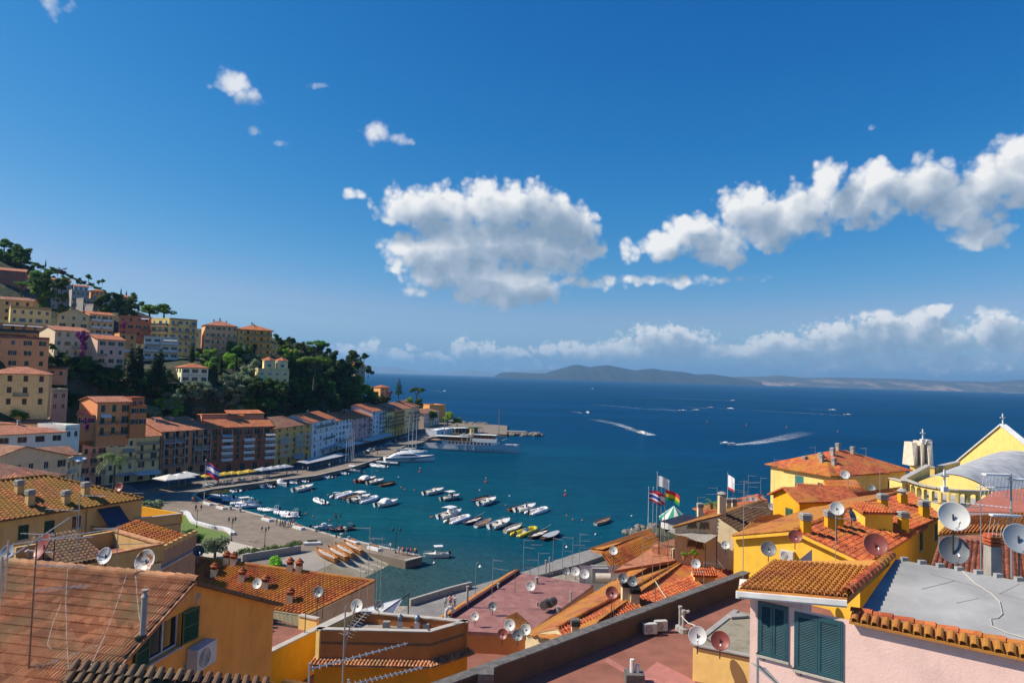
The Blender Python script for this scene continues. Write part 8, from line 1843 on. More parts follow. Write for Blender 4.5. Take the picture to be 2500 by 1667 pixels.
# lichen roof part with white gutter
l0, l1, l2, l3 = Y(1801, 1437, 20.7), Y(2068, 1459, 19.35), Y(2172, 1366, 23.4), Y(1888, 1369, 24.0)
tile_face(ph_, l0, l1, l2, l3, 'small', T_LIB, 300, seed=26, slab=.18)
bar(ph_, 'gutter', l0 - Vector((0, 0, .2)) , l1 - Vector((0, 0, .2)), .16, .14, WHITEM); bar(ph_, 'fascia', l0 + Vector((0, .15, -.3)), l1 + Vector((0, .15, -.3)), .1, .2, WHITEM)
ridge_tiles(ph_, l1 + Vector((.05, .1, .1)), m3 + Vector((-.15, 0, .1)), T_RED, .17, .45)
dpoly(ph_, 'soffit', [l0 + Vector((0, 0, -.22)), l1 + Vector((0, 0, -.22)), l1 + Vector((.3, 1.6, -.15)), l0 + Vector((.6, 1.6, -.15))], P_WH, .05)
for (px, py) in ((1846, 1595), (1935, 1632)):
 p = iv_ @ on_plane(px, py, PA - pnn * .05, pnn); MB().path([p, p + Vector((.08, -.05, .12)), p + Vector((.16, -.08, .02)), p + Vector((.2, -.1, -.14))], .018, 5).build('wall_hook', IRON, ph_)
# --- big house by the sea, church and roofs at the right
A, B = Y(1913, 1141, 112), Y(2026, 1153, 104); zz = (A.z + B.z) / 2
house('seafront_house', 'left wing of the big pale yellow house with hipped roof above the sea', A, B, zz - 16, zz, 12, 'dcc088', roof='hip', pitch=.36, rmat=T_MIX, front=[(12.6, 2.3, 1.7, 'shut', [.36], 'teal'), (12.9, 1.5, .9, 'dark', [.8])], cat='house', wallmat=P_LIGHTY, chim=[(.12, .3), (.35, .4), (.55, .25), (.75, .3)], ov=.7)
A, B = Y(2060, 1156, 104), Y(2212, 1143, 113); zz = (A.z + B.z) / 2
house('seafront_house', 'right wing of the big pale yellow house with skylights above the sea', A, B, zz - 16, zz, 13, 'dcc088', roof='hip', pitch=.36, rmat=T_RED, front=[(12.3, 1.7, 1.1, 'dark', [.18]), (12.0, 2.2, 1.0, 'shut', [.72], 'green')], cat='house', wallmat=P_LIGHTY, chim=[(.3, .4), (.5, .5), (.62, .4)], ov=.7)
def troof(name, label, E0, E1, R1, R0, kind, mat, wallm_, most=150, seed=30, zb=8):
 o = fg(name, label, (E0.x, E0.y, zb)); tile_face(o, E0, E1, R1, R0, kind, mat, most, seed=seed)
 for a, b in ((E0, E1), (E1, R1), (R0, E0)): fwall(o, 'wall', [a - Vector((0, 0, .1)), b - Vector((0, 0, .1)), Vector((b.x, b.y, zb)), Vector((a.x, a.y, zb))], wallm_)
 return o
troof('roof_house', 'low ridge roof with gold lichen below the big seafront house', Y(2030, 1200, 84), Y(2110, 1205, 80), Y(2090, 1170, 90), Y(2010, 1172, 94), 'tuscan', T_MIX, P_YELB, seed=31)
troof('roof_house', 'small red lean-to roof with pinkish wall left of the big seafront house', Y(1950, 1212, 86), Y(2035, 1218, 82), Y(2040, 1186, 88), Y(1945, 1180, 92), 'coppi', T_RED, P_PINK, seed=32)
troof('roof_house', 'gold lichen roof behind the larger yellow house', Y(2010, 1262, 66), Y(2120, 1246, 68), Y(2200, 1196, 80), Y(2080, 1205, 78), 'coppi', T_LICH, P_YELB, 200, 33)
troof('roof_house', 'lichen topped brick edged roof beside the big white dish', Y(2290, 1305, 48), Y(2560, 1290, 47), Y(2560, 1246, 54), Y(2335, 1262, 55), 'coppi', T_LICH, P_CREAM, 200, 34, 14)
bt = troof('roof_house', 'brick red tile roof behind the grey membrane roof at the right edge', Y(2262, 1412, 35), Y(2600, 1450, 32), Y(2600, 1290, 44), Y(2295, 1312, 43), 'coppi', tilemat('tiles_brick_red', '94533c', 'a8674c', None), P_CREAM, 300, 35, 14)
chim(bt, Y(2424, 1400, 31), 2.0, .5, CONC, 'slabs', T_RED)
rs = fg('roof_house', 'smooth brick red coated roof below the church', (Y(2345, 1246, 58).x, 58, 10)); dpoly(rs, 'roof', [Y(2345, 1248, 58), Y(2600, 1252, 56), Y(2600, 1180, 70), Y(2425, 1200, 68)], plain('red_coating', (.40, .13, .08), .85, var=.15, bump=.3), .3)
fwall(rs, 'wall', [Y(2345, 1250, 58), Y(2600, 1254, 56), Y(2600, 1500, 56), Y(2345, 1500, 58)], P_PINK)
# church
ch = fg('church', 'yellow church with curved arcade, barrel roof and gable cross at the right edge', (Y(2300, 1230, 86).x, 86, 10), 'church'); P_CH = fplaster('church_yellow', 'e8c874', 1.0, .35); VAULT = plain('lead_roof', (.42, .43, .43), .7, var=.25, scale=.6); ivc = inv_of(ch)
g_ = [Y(2338, 1130, 146), Y(2449, 1038, 131), Y(2575, 1140, 116)]; th = Vector((.4, .7, 0)); gz = [Vector((g_[0].x, g_[0].y, 10)), Vector((g_[2].x, g_[2].y, 10))]
m = MB(); P5 = [gz[0], gz[1], g_[2], g_[1], g_[0]]; m.add([ivc @ p for p in P5] + [ivc @ (p + th) for p in P5], [(0, 1, 2, 3, 4), (9, 8, 7, 6, 5), (2, 7, 8, 3), (3, 8, 9, 4), (4, 9, 5, 0)]); m.build('gable_wall', P_CH, ch)
for a, b in ((g_[0], g_[1]), (g_[1], g_[2])): bar(ch, 'gable_coping', a + th * .5, b + th * .5, 1.1, .25, WHITEM)
def cross(P, h):
 p = ivc @ P; m = MB(); m.box(p.x - .09, p.x + .09, p.y - .09, p.y + .09, p.z, p.z + h); m.box(p.x - h * .23, p.x + h * .23, p.y - .085, p.y + .085, p.z + h * .62, p.z + h * .7); m.box(p.x - .3, p.x + .3, p.y - .3, p.y + .3, p.z - .4, p.z + .25); m.build('cross', WHITEM, ch)
cross(g_[1] + th * .5, 2.2); cross(Y(2253, 1075, 116), 1.9); cross(Y(2306, 1192, 84.5), 2.3)
arc = [Z(x, y, 25.4) for x, y in ((2207, 1170), (2222, 1175), (2236, 1180), (2252, 1185), (2271, 1189), (2293, 1193), (2316, 1196), (2340, 1198), (2365, 1199), (2392, 1200), (2420, 1199))]
for a, b in zip(arc, arc[1:]):
 d = b - a; L = d.length; o = inst('arcade_bay', None, ch) if False else None; m = MB(); w_, n = .42, 6; z0 = -2.3
 m.box(0, w_ * .5, 0, .5, z0, 0); m.box(L - w_ * .5, L, 0, .5, z0, 0); m.box(w_ * .5, L - w_ * .5, 0, .5, -.35, 0); m.box(w_ * .5, L - w_ * .5, 0, .5, z0, z0 + .45)
 r_ = (L - w_) / 2; c_ = L / 2
 for i in range(n):
  for s_ in (-1, 1):
   t0, t1 = i / n * 1.57, (i + 1) / n * 1.57; x0, x1 = c_ + s_ * r_ * math.sin(t0), c_ + s_ * r_ * math.sin(t1); za, zb2 = -.36 - r_ * .55 * (1 - math.cos(t0)), -.36 - r_ * .55 * (1 - math.cos(t1))
   m.add([(x0, 0, -.35), (x1, 0, -.35), (x1, 0, zb2), (x0, 0, za), (x0, .5, za), (x1, .5, zb2)], [(0, 1, 2, 3), (3, 2, 5, 4)])
 m.build('arcade_bay', P_CH, ch, ivc @ a, (0, 0, math.atan2(d.y, d.x))); bar(ch, 'arcade_coping', a + Vector((0, .25, 0)), b + Vector((0, .25, 0)), .7, .14, STONE)
 fwall(ch, 'drum_wall', [a - Vector((0, 0, 2.3)), b - Vector((0, 0, 2.3)), Vector((b.x, b.y, 10)), Vector((a.x, a.y, 10))], P_CH)
dpoly(ch, 'arcade_floor', [p - Vector((0, 0, 1.7)) for p in arc] + [Z(2470, 1165, 23.7), Z(2260, 1150, 23.7)], MEMB, .2)
n = 12; Lf, Rf, Lb_, Rb_ = Y(2236, 1176, 98), Y(2432, 1202, 89), Y(2350, 1136, 128), Y(2640, 1165, 116); m = MB()
for i in range(n + 1):
 t = i / n; k = math.sin(math.pi * t); m.v += [tuple(ivc @ (Lf.lerp(Rf, t) + Vector((0, 0, 1.7 * k)))), tuple(ivc @ (Lb_.lerp(Rb_, t) + Vector((0, 0, 3.6 * k)))), tuple(ivc @ (Lf.lerp(Rf, t) - Vector((0, 0, 1.5))))]
m.f = [(3 * i, 3 * i + 3, 3 * i + 4, 3 * i + 1) for i in range(n)]; mv = list(m.v); m.build('barrel_roof', VAULT, ch, smooth=True); m = MB(); m.v = [tuple(Vector(p) + Vector((.0, .12, -.12 if k % 3 != 2 else 0))) for k, p in enumerate(mv)]; m.f = [(3 * i, 3 * i + 2, 3 * i + 5, 3 * i + 3) for i in range(n)]; m.build('vault_wall', P_CH, ch)
FIN = plain('fin_concrete', (.68, .58, .44), .9, bump=.3)
for (x0, x1, yt, yb) in ((2221, 2242, 1080, 1136), (2243, 2259, 1077, 1136), (2259, 2279, 1074, 1140)):
 a, b, c = Y(x0 + 5, yt, 116), Y(x1 - 3, yt, 116), Y((x0 + x1) / 2, yb, 114.5); e_, f_ = Y(x0, yb, 116), Y(x1, yb, 116); bkv = Vector((0, 2.2, 0)); m = MB()
 m.add([ivc @ p for p in (a, b, c, e_, f_, a + bkv, b + bkv, e_ + bkv, f_ + bkv)], [(3, 2, 0), (0, 2, 1), (1, 2, 4), (0, 1, 6, 5), (3, 0, 5, 7), (1, 4, 8, 6), (5, 6, 8, 7)]); m.build('bell_fin', FIN, ch)
for (x0, y0, x1, y1, D0, D1, hh_) in ((2176, 1168, 2207, 1172, 96, 93, 9), (2207, 1168, 2266, 1148, 95, 112, 2.4), (2222, 1136, 2282, 1142, 116, 114, 8), (2282, 1141, 2340, 1128, 116, 126, 3)):
 a, b = Y(x0, y0, D0), Y(x1, y1, D1); bar(ch, 'parapet_wall', a - Vector((0, 0, hh_)), Vector((b.x, b.y, a.z - hh_)), .5, hh_, P_CH); bar(ch, 'parapet_coping', a, Vector((b.x, b.y, a.z)), .8, .15, STONE)
# --- shore: rocks, promenade, tent, flags, breakwater
ROCK = plain('shore_rock', (.19, .17, .14), .95, var=.3, scale=1.2, bump=.8, bscale=3)
def rock_mb(rg, s):
 m = MB(); n = 7; pr = [(.3, -.5), (.85, -.25), (1, .1), (.7, .45), (.25, .62)]; m.lathe([(r * s, z * s) for r, z in pr], n); m.v = [(x * rg.uniform(.75, 1.25), y * rg.uniform(.75, 1.25), z * rg.uniform(.8, 1.2)) for x, y, z in m.v]; return m
rg = random.Random(21); RK = [rock_mb(rg, 1.0).mesh('rock', ROCK) for _ in range(6)]
def rocks(parent, pts, n, s0, s1, spread):
 iv_ = inv_of(parent)
 for i in range(n):
  t = rg.random() * (len(pts) - 1); k = int(t); p = pts[k].lerp(pts[k + 1], t - k) + Vector((rg.gauss(0, spread), rg.gauss(0, spread), 0)); s_ = rg.uniform(s0, s1)
  inst('rock', RK[i % 6], parent, iv_ @ Vector((p.x, p.y, rg.uniform(-.1, .8))), (0, 0, rg.random() * 6), (s_, s_ * rg.uniform(.8, 1.2), s_))
bwk = empty('breakwater', Z(1240, 1058, 0), 0, 'low breakwater of dark boulders at the harbour mouth', 'breakwater'); rocks(bwk, [Z(1235, 1060, 0), Z(1270, 1063, 0), Z(1318, 1063, 0)], 60, 1.1, 2.4, 2.2)
ivb = inv_of(bwk); a, b = Z(1238, 1054, 1.6), Z(1285, 1056, 1.6); bar(bwk, 'breakwater_wall', a - Vector((0, 0, 2)), b - Vector((0, 0, 2)), 4, 2.8, CONC)
sr = empty('shore_rocks', Z(1570, 1305, 0), 0, 'jumble of pale shore rocks left of the flagpoles', 'rocks'); rocks(sr, [Z(1538, 1308, 0), Z(1575, 1300, 0), Z(1620, 1290, 0)], 60, .5, 1.3, 1.6)
br = empty('bathing_rocks', Z(1160, 1040, 0), 0, 'flat rocks crowded with bathers beyond the restaurant', 'rocks'); rocks(br, [Z(1130, 1037, 0), Z(1160, 1038, 0), Z(1190, 1041, 0)], 40, 1.5, 3, 4)
pr = [(1149, 1432), (1100, 1444), (1003, 1473), (960, 1505), (1000, 1560), (1120, 1500), (1290, 1410), (1420, 1375), (1530, 1335), (1600, 1310), (1605, 1300), (1520, 1318), (1400, 1352), (1290, 1391)]
m = MB(); m.prism(orient([(p.x, p.y) for p in (Z(x, y, 2.0) for x, y in pr)]), -2, 2.0); m.build('promenade', paving('promenade_paving', (.20, .19, .18), (.30, .28, .26), .5, 1.2), kind='structure', label='grey promenade along the near shore')
sw = empty('sea_wall', Z(1003, 1473, 2), 0, 'low pale concrete sea wall along the promenade', 'wall'); a, b, c = Z(1000, 1478, 2), Z(1100, 1447, 2), Z(1150, 1434, 2); bar(sw, 'wall_length', a, b, .5, 1.0, CONC); bar(sw, 'wall_length', b, c, .5, 1.0, CONC)
tn = empty('market_tent', Y(1645, 1263, 170), 0, 'green and white striped pointed tent near the shore', 'tent'); r_ = 3.6
for i in range(14):
 a0, a1 = 6.283 * i / 14, 6.283 * (i + 1) / 14; MB().add([(r_ * math.cos(a0), r_ * math.sin(a0), 0), (r_ * math.cos(a1), r_ * math.sin(a1), 0), (0, 0, 2.9), (r_ * math.cos(a0), r_ * math.sin(a0), -.5), (r_ * math.cos(a1), r_ * math.sin(a1), -.5)], [(0, 1, 2), (3, 4, 1, 0)]).build('canvas_panel', plain('tent_green', (.02, .25, .14), .7) if i % 2 else WCAN, tn)
MB().lathe([(3.2, -2.4), (3.2, -.4)], 14).build('tent_wall', WCAN, tn)
fl_ = [('crimson', 0, .2), ('white', .2, .36), ('blue', .36, .64), ('white', .64, .8), ('crimson', .8, 1)]
for i, (px, yt, st, L, l) in enumerate(((1584, 1190, fl_, 2.9, 'with a red white and blue striped flag'), (1595, 1190, [('red', 0, .28), ('white', .28, .72), ('red', .72, 1)], 2.6, 'with a red and white flag'), (1605, 1154, [('white', 0, 1)], 2.6, 'tallest one, with a white flag'), (1615, 1182, None, 0, 'bare one between two flags'), (1624, 1188, [('green', 0, .33), ('yellow', .33, .66), ('red', .66, 1)], 3.2, 'with a red yellow and green flag'))):
 top = Y(px, yt, 148); flagpole(Vector((top.x, top.y, 2)), top.z - 2, 'white flagpole by the shore ' + l, 'flagpoles by the near shore', st, L, 2.2, R(-12), .6, i)
top = Y(1777, 1155, 130); flagpole(Vector((top.x, top.y, 8)), top.z - 8, 'flagpole with a limp white and red flag above the red roofs', None, [('red', 0, .15), ('white', .15, 1)], 1.6, 2.6, R(-60), .3, 2, .06)
palm(Y(1738, 1262, 88), 1.7, 'small potted palm on the roof near the tall chimney', 16, 2.0, 5)
A, B = Z(1112, 1058, QZ), Z(1180, 1057, QZ); d = B - A; rsn = empty('waterside_restaurant', A, math.atan2(d.y, d.x), 'open waterside restaurant with flat green roof on the breakwater', 'restaurant'); L = d.length
for k in range(2): MB().box(L * .5 * k, L * (.48 + .52 * k), .5, 8, 2.9 + .25 * k, 3.25 + .25 * k).build('roof', plain('green_felt', (.06, .12, .05), .9) if k else DECK, rsn)
MB().box(.5, L - .5, 7, 7.3, 0, 2.9).build('back_wall', wallm('6a5040'), rsn)
for i in range(9): MB().box(L * i / 8 - .08, L * i / 8 + .08, .8, .96, 0, 2.9).build('post', WHITEM, rsn)
# --- satellite dishes
DM = {k: plain('dish_' + k, v, .45, var=.08) for k, v in dict(w=(.58, .58, .55), g=(.16, .17, .18), r=(.24, .06, .045), n=(.02, .03, .06), b=(.30, .33, .36)).items()}
m_, t_, b_ = newmat('dish_rusty'); gp = t_.add('ShaderNodeNewGeometry').outputs['Position']; t_.l.new(t_.ramp(t_.noise(gp, 3.2, 6, .6), [(.5, (.55, .53, .48)), (.56, (.28, .10, .03))]), b_.inputs[0]); DM['k'] = m_
prof = [(0.02, .155), (.13, .147), (.26, .113), (.38, .06), (.47, .02), (.5, 0), (.505, .012), (.47, .035), (.3, .115), (.1, .165)]
_dm = {}
def dish(px, py, dpx, D, col, place, az=-14, mast=1.0):
 p = Y(px, py, D); d = max(.5, dpx / FPX * p.y); names = dict(w='white', g='dark grey', r='brick red', n='navy', b='pale blue grey', k='rust eaten white')
 o = empty('satellite_dish', p - Vector((0, 0, mast)), R(az), names[col] + ' satellite dish ' + place, 'satellite dish', 'satellite dishes')
 if col not in _dm:
  q = MB(); q.lathe([(r, -z) for r, z in prof], 20); _dm[col] = q.mesh('reflector', DM[col], True)
 q = inst('reflector', _dm[col], o, (0, -.10 * d, mast), (R(66), 0, 0), (d, d, d))
 MB().tube((0, 0, -.1), (0, 0, mast + .05), .03, .03, 6).build('mast', IRON, o)
 MB().path([(0, -.1 * d, mast - .42 * d), (0, -.5 * d, mast - .30 * d), (0, -.55 * d, mast - .12 * d)], .016, 5).build('feed_arm', CHROME, o); MB().tube((0, -.60 * d, mast - .13 * d), (0, -.48 * d, mast - .05 * d), .04, .03, 8).build('feed_horn', WHITEM, o)
 return o
for a in ((20, 1348, 40, 30, 'b', 'at the left edge behind the ribbed roof'), (108, 1332, 64, 29, 'r', 'largest on the left, behind the ribbed roof', -40), (258, 1355, 40, 34, 'w', 'behind the ribbed roof ridge'), (357, 1367, 54, 34, 'k', 'beside the battlements'), (484, 1343, 26, 47, 'n', 'on the corner of the battlement house', 40), (629, 1423, 24, 62, 'w', 'on the broad orange roof'), (778, 1443, 26, 56, 'g', 'at the edge of the broad orange roof'), (872, 1477, 30, 52, 'w', 'at the left of the white sail awning'), (926, 1477, 25, 51, 'g', 'in front of the white sail awning'), (292, 1188, 22, 82, 'r', 'behind the mossy roof'),
 (1296, 1429, 23, 71, 'w', 'in the middle of the red flat roof'), (1203, 1479, 22, 64, 'g', 'left of centre on the red flat roof'), (1160, 1503, 20, 61, 'w', 'on a block at the near left of the red flat roof'), (1382, 1393, 19, 76, 'g', 'left of three at the far edge of the red flat roof'), (1405, 1394, 21, 75, 'w', 'middle of three at the far edge of the red flat roof'), (1428, 1400, 22, 74, 'w', 'right of three at the far edge of the red flat roof'), (1498, 1343, 20, 74, 'w', 'high on a pole before the white house'), (1227, 1546, 25, 56, 'r', 'lowest left of the cluster below the red flat roof'), (1245, 1524, 27, 57, 'w', 'top of the cluster below the red flat roof'), (1265, 1548, 27, 56, 'g', 'lowest right of the cluster below the red flat roof'), (1284, 1535, 26, 57, 'w', 'right of the cluster below the red flat roof'),
 (1494, 1445, 30, 50, 'r', 'on a rusty pole before the long gable roof'), (1521, 1410, 23, 61, 'g', 'left of two above the black capped chimney'), (1545, 1417, 25, 60, 'g', 'right of two above the black capped chimney'), (1699, 1375, 22, 62, 'w', 'on the red slope by the dormer'), (1771, 1329, 20, 66, 'w', 'on the cream wall by the yellow house'), (1876, 1338, 36, 48, 'g', 'on the bright yellow wall'), (1941, 1308, 32, 48, 'r', 'at the gable top of the yellow wall'), (2137, 1327, 54, 40, 'r', 'large one in front of the yellow houses'), (1885, 1236, 17, 80, 'w', 'by the ochre house'), (1950, 1242, 16, 76, 'b', 'right of the ochre house'), (1808, 1223, 14, 95, 'g', 'leftmost on the far roof ridge'), (1828, 1219, 15, 95, 'w', 'second on the far roof ridge'), (1841, 1219, 13, 94, 'b', 'third on the far roof ridge'), (1857, 1211, 13, 94, 'r', 'rightmost on the far roof ridge'),
 (2043, 1240, 33, 49, 'w', 'on a pole above the yellow roof ridge'), (2079, 1257, 29, 48, 'g', 'beside the pole dish above the yellow ridge', 40), (2063, 1158, 21, 96, 'w', 'in front of the big seafront house'), (2129, 1191, 15, 82, 'b', 'on the chimney below the seafront house'), (2327, 1258, 70, 26, 'w', 'largest of all, at the right'), (2327, 1340, 68, 26, 'g', 'big one below the largest dish at the right'), (2487, 1312, 72, 22, 'b', 'big one cut by the right edge'), (1703, 1549, 43, 34.2, 'w', 'on the yellow hutch'), (1758, 1561, 44, 33.6, 'r', 'on the yellow hutch')): dish(*a, mast=2.2 if a[0] in (1494, 1498, 2327, 2043, 2487) else .8)
# --- aerials
ALU = plain('aerial_alu', (.42, .42, .41), .4, .5); RUST = plain('aerial_rust', (.14, .09, .06), .7)
def yagi(o, P, d, L, n, el, mat=ALU, r=.018):
 d = Vector(d).normalized(); s_ = d.cross(Vector((0, 0, 1))).normalized(); P = Vector(P); b = MB(); b.tube(P, P + d * L, r, r, 5); b.build('boom', mat, o); e = MB()
 for i in range(n):
  c = P + d * L * (i + .5) / n; w_ = el * (1 - .45 * i / n); e.tube(c - s_ * w_ / 2, c + s_ * w_ / 2, r * .55, r * .55, 4)
 e.build('elements', mat, o)
def aerial(px, yb, yt, D, place, booms=2, rust=False, r=.025):
 p = Y(px, yb, D); h = (yb - yt) / FPX * D; rg = random.Random(int(px)); mt = RUST if rust else ALU
 o = empty('tv_aerial', p, 0, ('rusty' if rust else 'thin grey') + ' roof aerial ' + place, 'aerial', 'television aerials'); MB().tube((0, 0, -.3), (0, 0, h), r, r * .8, 6).build('mast', mt, o)
 for k in range(booms): a = rg.uniform(-.5, .6) + (3.14 if rg.random() < .35 else 0); yagi(o, (0, 0, h - .15 - .75 * k), (math.cos(a), math.sin(a) * .6, rg.uniform(-.08, .08)), rg.uniform(.9, 1.6), 8, rg.uniform(.35, .7), ALU, .014)
 return o
for a in ((68, 1668, 1318, 21, 'in front of the ribbed roof', 3, True), (187, 1345, 1205, 34, 'before the sand yellow house'), (283, 1390, 1285, 33, 'behind the ribbed roof ridge'), (130, 1380, 1300, 30, 'beside the big red dish', 2, True), (896, 1480, 1290, 50, 'left of the sail awning'), (918, 1478, 1330, 51, 'behind the sail awning', 1), (927, 1475, 1315, 52, 'right behind the sail awning'), (878, 1450, 1375, 56, 'on the broad orange roof corner', 1), (790, 1450, 1370, 60, 'on the broad orange roof', 0), (1201, 1462, 1366, 66, 'at the left of the red flat roof'), (1257, 1440, 1358, 70, 'on the base plate of the red flat roof', 0, True), (1277, 1396, 1317, 76, 'tall pole at the far corner of the red flat roof'), (1294, 1400, 1328, 76, 'second at the far corner of the red flat roof', 1, True), (1314, 1398, 1348, 75, 'bushy one at the far edge of the red flat roof', 4), (1349, 1395, 1313, 78, 'tall one above the far edge of the red flat roof', 1), (1397, 1392, 1312, 78, 'left of the pair behind the white dishes', 3), (1414, 1396, 1303, 78, 'right of the pair behind the white dishes', 3), (1497, 1570, 1470, 47, 'pole of the rusty mast below the red dish', 0, True), (1568, 1425, 1312, 60, 'on the orange slope'), (1593, 1405, 1320, 62, 'second on the orange slope', 1), (1611, 1402, 1265, 63, 'tallest on the orange slope', 0), (1631, 1392, 1290, 64, 'right on the orange slope', 0), (1600, 1482, 1412, 50, 'short one with the white cable', 0, True), (1813, 1470, 1180, 44, 'very tall one before the yellow wall', 3), (1703, 1258, 1212, 92, 'left of the potted palm', 3), (1750, 1256, 1190, 92, 'beside the tall cream chimney', 2), (1790, 1240, 1180, 95, 'dark one right of the flag', 2, True), (1826, 1235, 1160, 96, 'white grid one above the far ridge', 6), (1857, 1206, 1165, 98, 'small one above the far ridge', 1), (1890, 1200, 1120, 98, 'left of the seafront house', 2), (2148, 1265, 1150, 62, 'tall white one before the church', 0), (2040, 1372, 1262, 46, 'before the yellow gable roof', 1), (2071, 1240, 1160, 75, 'below the seafront house', 4), (2395, 1400, 1185, 27, 'between the church and the right dishes', 2), (1945, 1222, 1150, 92, 'before the left seafront wing', 2), (1718, 1430, 1370, 56, 'on the dormer', 2), (1990, 1110, 1090, 105, 'on the seafront roof', 1), (2114, 1112, 1092, 110, 'on the right seafront roof', 1)): aerial(*a)
o = empty('tv_aerial', Y(2470, 1410, 24), 0, 'large white panel aerial cluster at the right edge', 'aerial', 'television aerials'); h = (1410 - 1160) / FPX * 24; MB().tube((0, 0, 0), (0, 0, h), .035, .03, 8).build('mast', ALU, o)
for (x, z, w_) in ((-.5, h - .1, .9), (.35, h - .25, .8), (-.2, h - 1.5, 1.0)):
 q = MB(); q.box(x - w_ / 2, x + w_ / 2, -.12, .12, z, z + .06)
 for k in range(8): q.tube((x - w_ / 2 + w_ * k / 7, 0, z), (x - w_ / 2 + w_ * k / 7 - .05, .1, z - .75), .006, .006, 4)
 q.build('reflector_panel', WHITEM, o)
yagi(o, (0, 0, h - 1.2), (-1, -.1, .08), 1.9, 11, .22, WHITEM, .014); yagi(o, (0, 0, h - .5), (-1, .2, -.05), 1.1, 12, .2, WHITEM, .02)
o = empty('tv_aerial', Y(835, 1690, 28), 0, 'tall aerial in front of the orange box house', 'aerial', 'television aerials'); h = 3.4; MB().tube((0, 0, -.5), (0, 0, h), .035, .03, 8).build('mast', ALU, o); MB().tube((0, 0, 1.6), (.42, 0, 3.55), .03, .03, 6).build('brace', ALU, o); yagi(o, (0, 0, 2.2), (.5, .7, .5), 1.3, 9, .8)
for (x0, y0, x1, y1, D, l) in ((755, 1633, 996, 1569, 17, 'upper one of two long yagi aerials at the bottom'), (850, 1672, 1032, 1628, 17.5, 'lower one of two long yagi aerials at the bottom'), (5, 1372, 172, 1262, 19, 'long yagi crossing the left dishes'), (20, 1330, 280, 1290, 24, 'spread yagi above the left dishes'), (90, 1628, 250, 1570, 21, 'yagi lying over the ribbed roof'), (1850, 1622, 1905, 1675, 15, 'yagi below the pink house window')):
 a, b = Y(x0, y0, D), Y(x1, y1, D + .8); o = empty('tv_aerial', a - Vector((0, 0, 1.6)), 0, l, 'aerial', 'television aerials'); v = b - a; MB().tube((0, 0, 0), (0, 0, 1.75), .03, .03, 6).build('mast', ALU, o); yagi(o, (0, 0, 1.6), v, v.length, 15, .32, ALU, .02)
# --- white sail awning
sa = empty('sail_awning', Y(935, 1495, 50), 0, 'white triangular sail awning beside the promenade', 'awning'); iv_ = inv_of(sa); MB().slab([iv_ @ Y(x, y, d) for x, y, d in ((868, 1490, 54), (985, 1458, 60), (960, 1500, 56), (920, 1500, 54))], .03).build('sail', plain('sail_white', (.72, .72, .70), .8), sa); MB().tube(iv_ @ Y(925, 1500, 54), iv_ @ Y(1000, 1448, 60), .06, .06, 6).build('spar', IRON, sa); MB().tube(iv_ @ Y(996, 1510, 60), iv_ @ Y(998, 1450, 60), .06, .06, 6).build('post', MATS['green_iron'], sa)
# --- people
def person_material():
 m, t, b = newmat('person_clothes'); z = t.add('ShaderNodeSeparateXYZ', {0: t.add('ShaderNodeTexCoord').outputs['Object']}).outputs[2]; oi = t.add('ShaderNodeObjectInfo')
 c = t.mix(t.m('GREATER_THAN', z, .5), (.36, .20, .13), t.mix(.8, oi.outputs['Color'], (.03, .04, .08))); c = t.mix(t.m('GREATER_THAN', z, .93), c, oi.outputs['Color']); c = t.mix(t.m('GREATER_THAN', z, 1.45), c, (.36, .20, .13)); t.l.new(c, b.inputs[0]); return m
PMAT = person_material(); HAIR = plain('hair_dark', (.03, .02, .015), .7)
def body(pose):
 J = [(0, 0, .95, .13), (0, 0, 1.15, .12), (0, .01, 1.38, .14), (0, 0, 1.5, .06), (0, .02, 1.6, .085), (0, .02, 1.7, .08)]; E = [(0, 1), (1, 2), (2, 3), (3, 4), (4, 5)]
 for s_ in (-1, 1):
  k = len(J); st = .16 * pose * s_; J += [(s_ * .19, 0, 1.38, .065), (s_ * .25, .03 - st, 1.12, .05), (s_ * .25, .10 - st, .88, .04), (s_ * .25, .12 - st, .80, .045)]; E += [(2, k), (k, k + 1), (k + 1, k + 2), (k + 2, k + 3)]
  k = len(J); J += [(s_ * .10, st * .2, .82, .095), (s_ * .11, st + .03, .48, .065), (s_ * .11, st * 1.3 - .02, .09, .045), (s_ * .11, st * 1.3 + .14, .04, .04)]; E += [(0, k), (k, k + 1), (k + 1, k + 2), (k + 2, k + 3)]
 me = bpy.data.meshes.new('person'); me.from_pydata([j[:3] for j in J], E, []); me.skin_vertices.new(name='skin') if hasattr(me.skin_vertices, 'new') else None; me.materials.append(PMAT); return me, [j[3] for j in J]
BOD = []
for pose in (0, 1, -1.3):
 me, rr_ = body(pose); o = bpy.data.objects.new('person', me); COL.objects.link(o); md = o.modifiers.new('skin', 'SKIN')
 for i, r in enumerate(rr_): me.skin_vertices[0].data[i].radius = (r, r)
 me.skin_vertices[0].data[0].use_root = True; o.modifiers.new('sub', 'SUBSURF').levels = 1; o.modifiers[-1].render_levels = 1
 dg = bpy.context.evaluated_depsgraph_get(); BOD.append(bpy.data.meshes.new_from_object(o.evaluated_get(dg))); bpy.data.objects.remove(o); BOD[-1].shade_smooth()
hm_ = MB().lathe([(.075, -.02), (.098, .05), (.085, .12), (.03, .16)], 10).mesh('hair', HAIR, True); rg = random.Random(17)
SHC = dict(white=(.6, .6, .58), red=(.5, .05, .04), blue=(.04, .1, .35), yellow=(.6, .45, .05), navy=(.02, .03, .08), green=(.05, .25, .1), orange=(.6, .2, .04), grey=(.25, .25, .26))
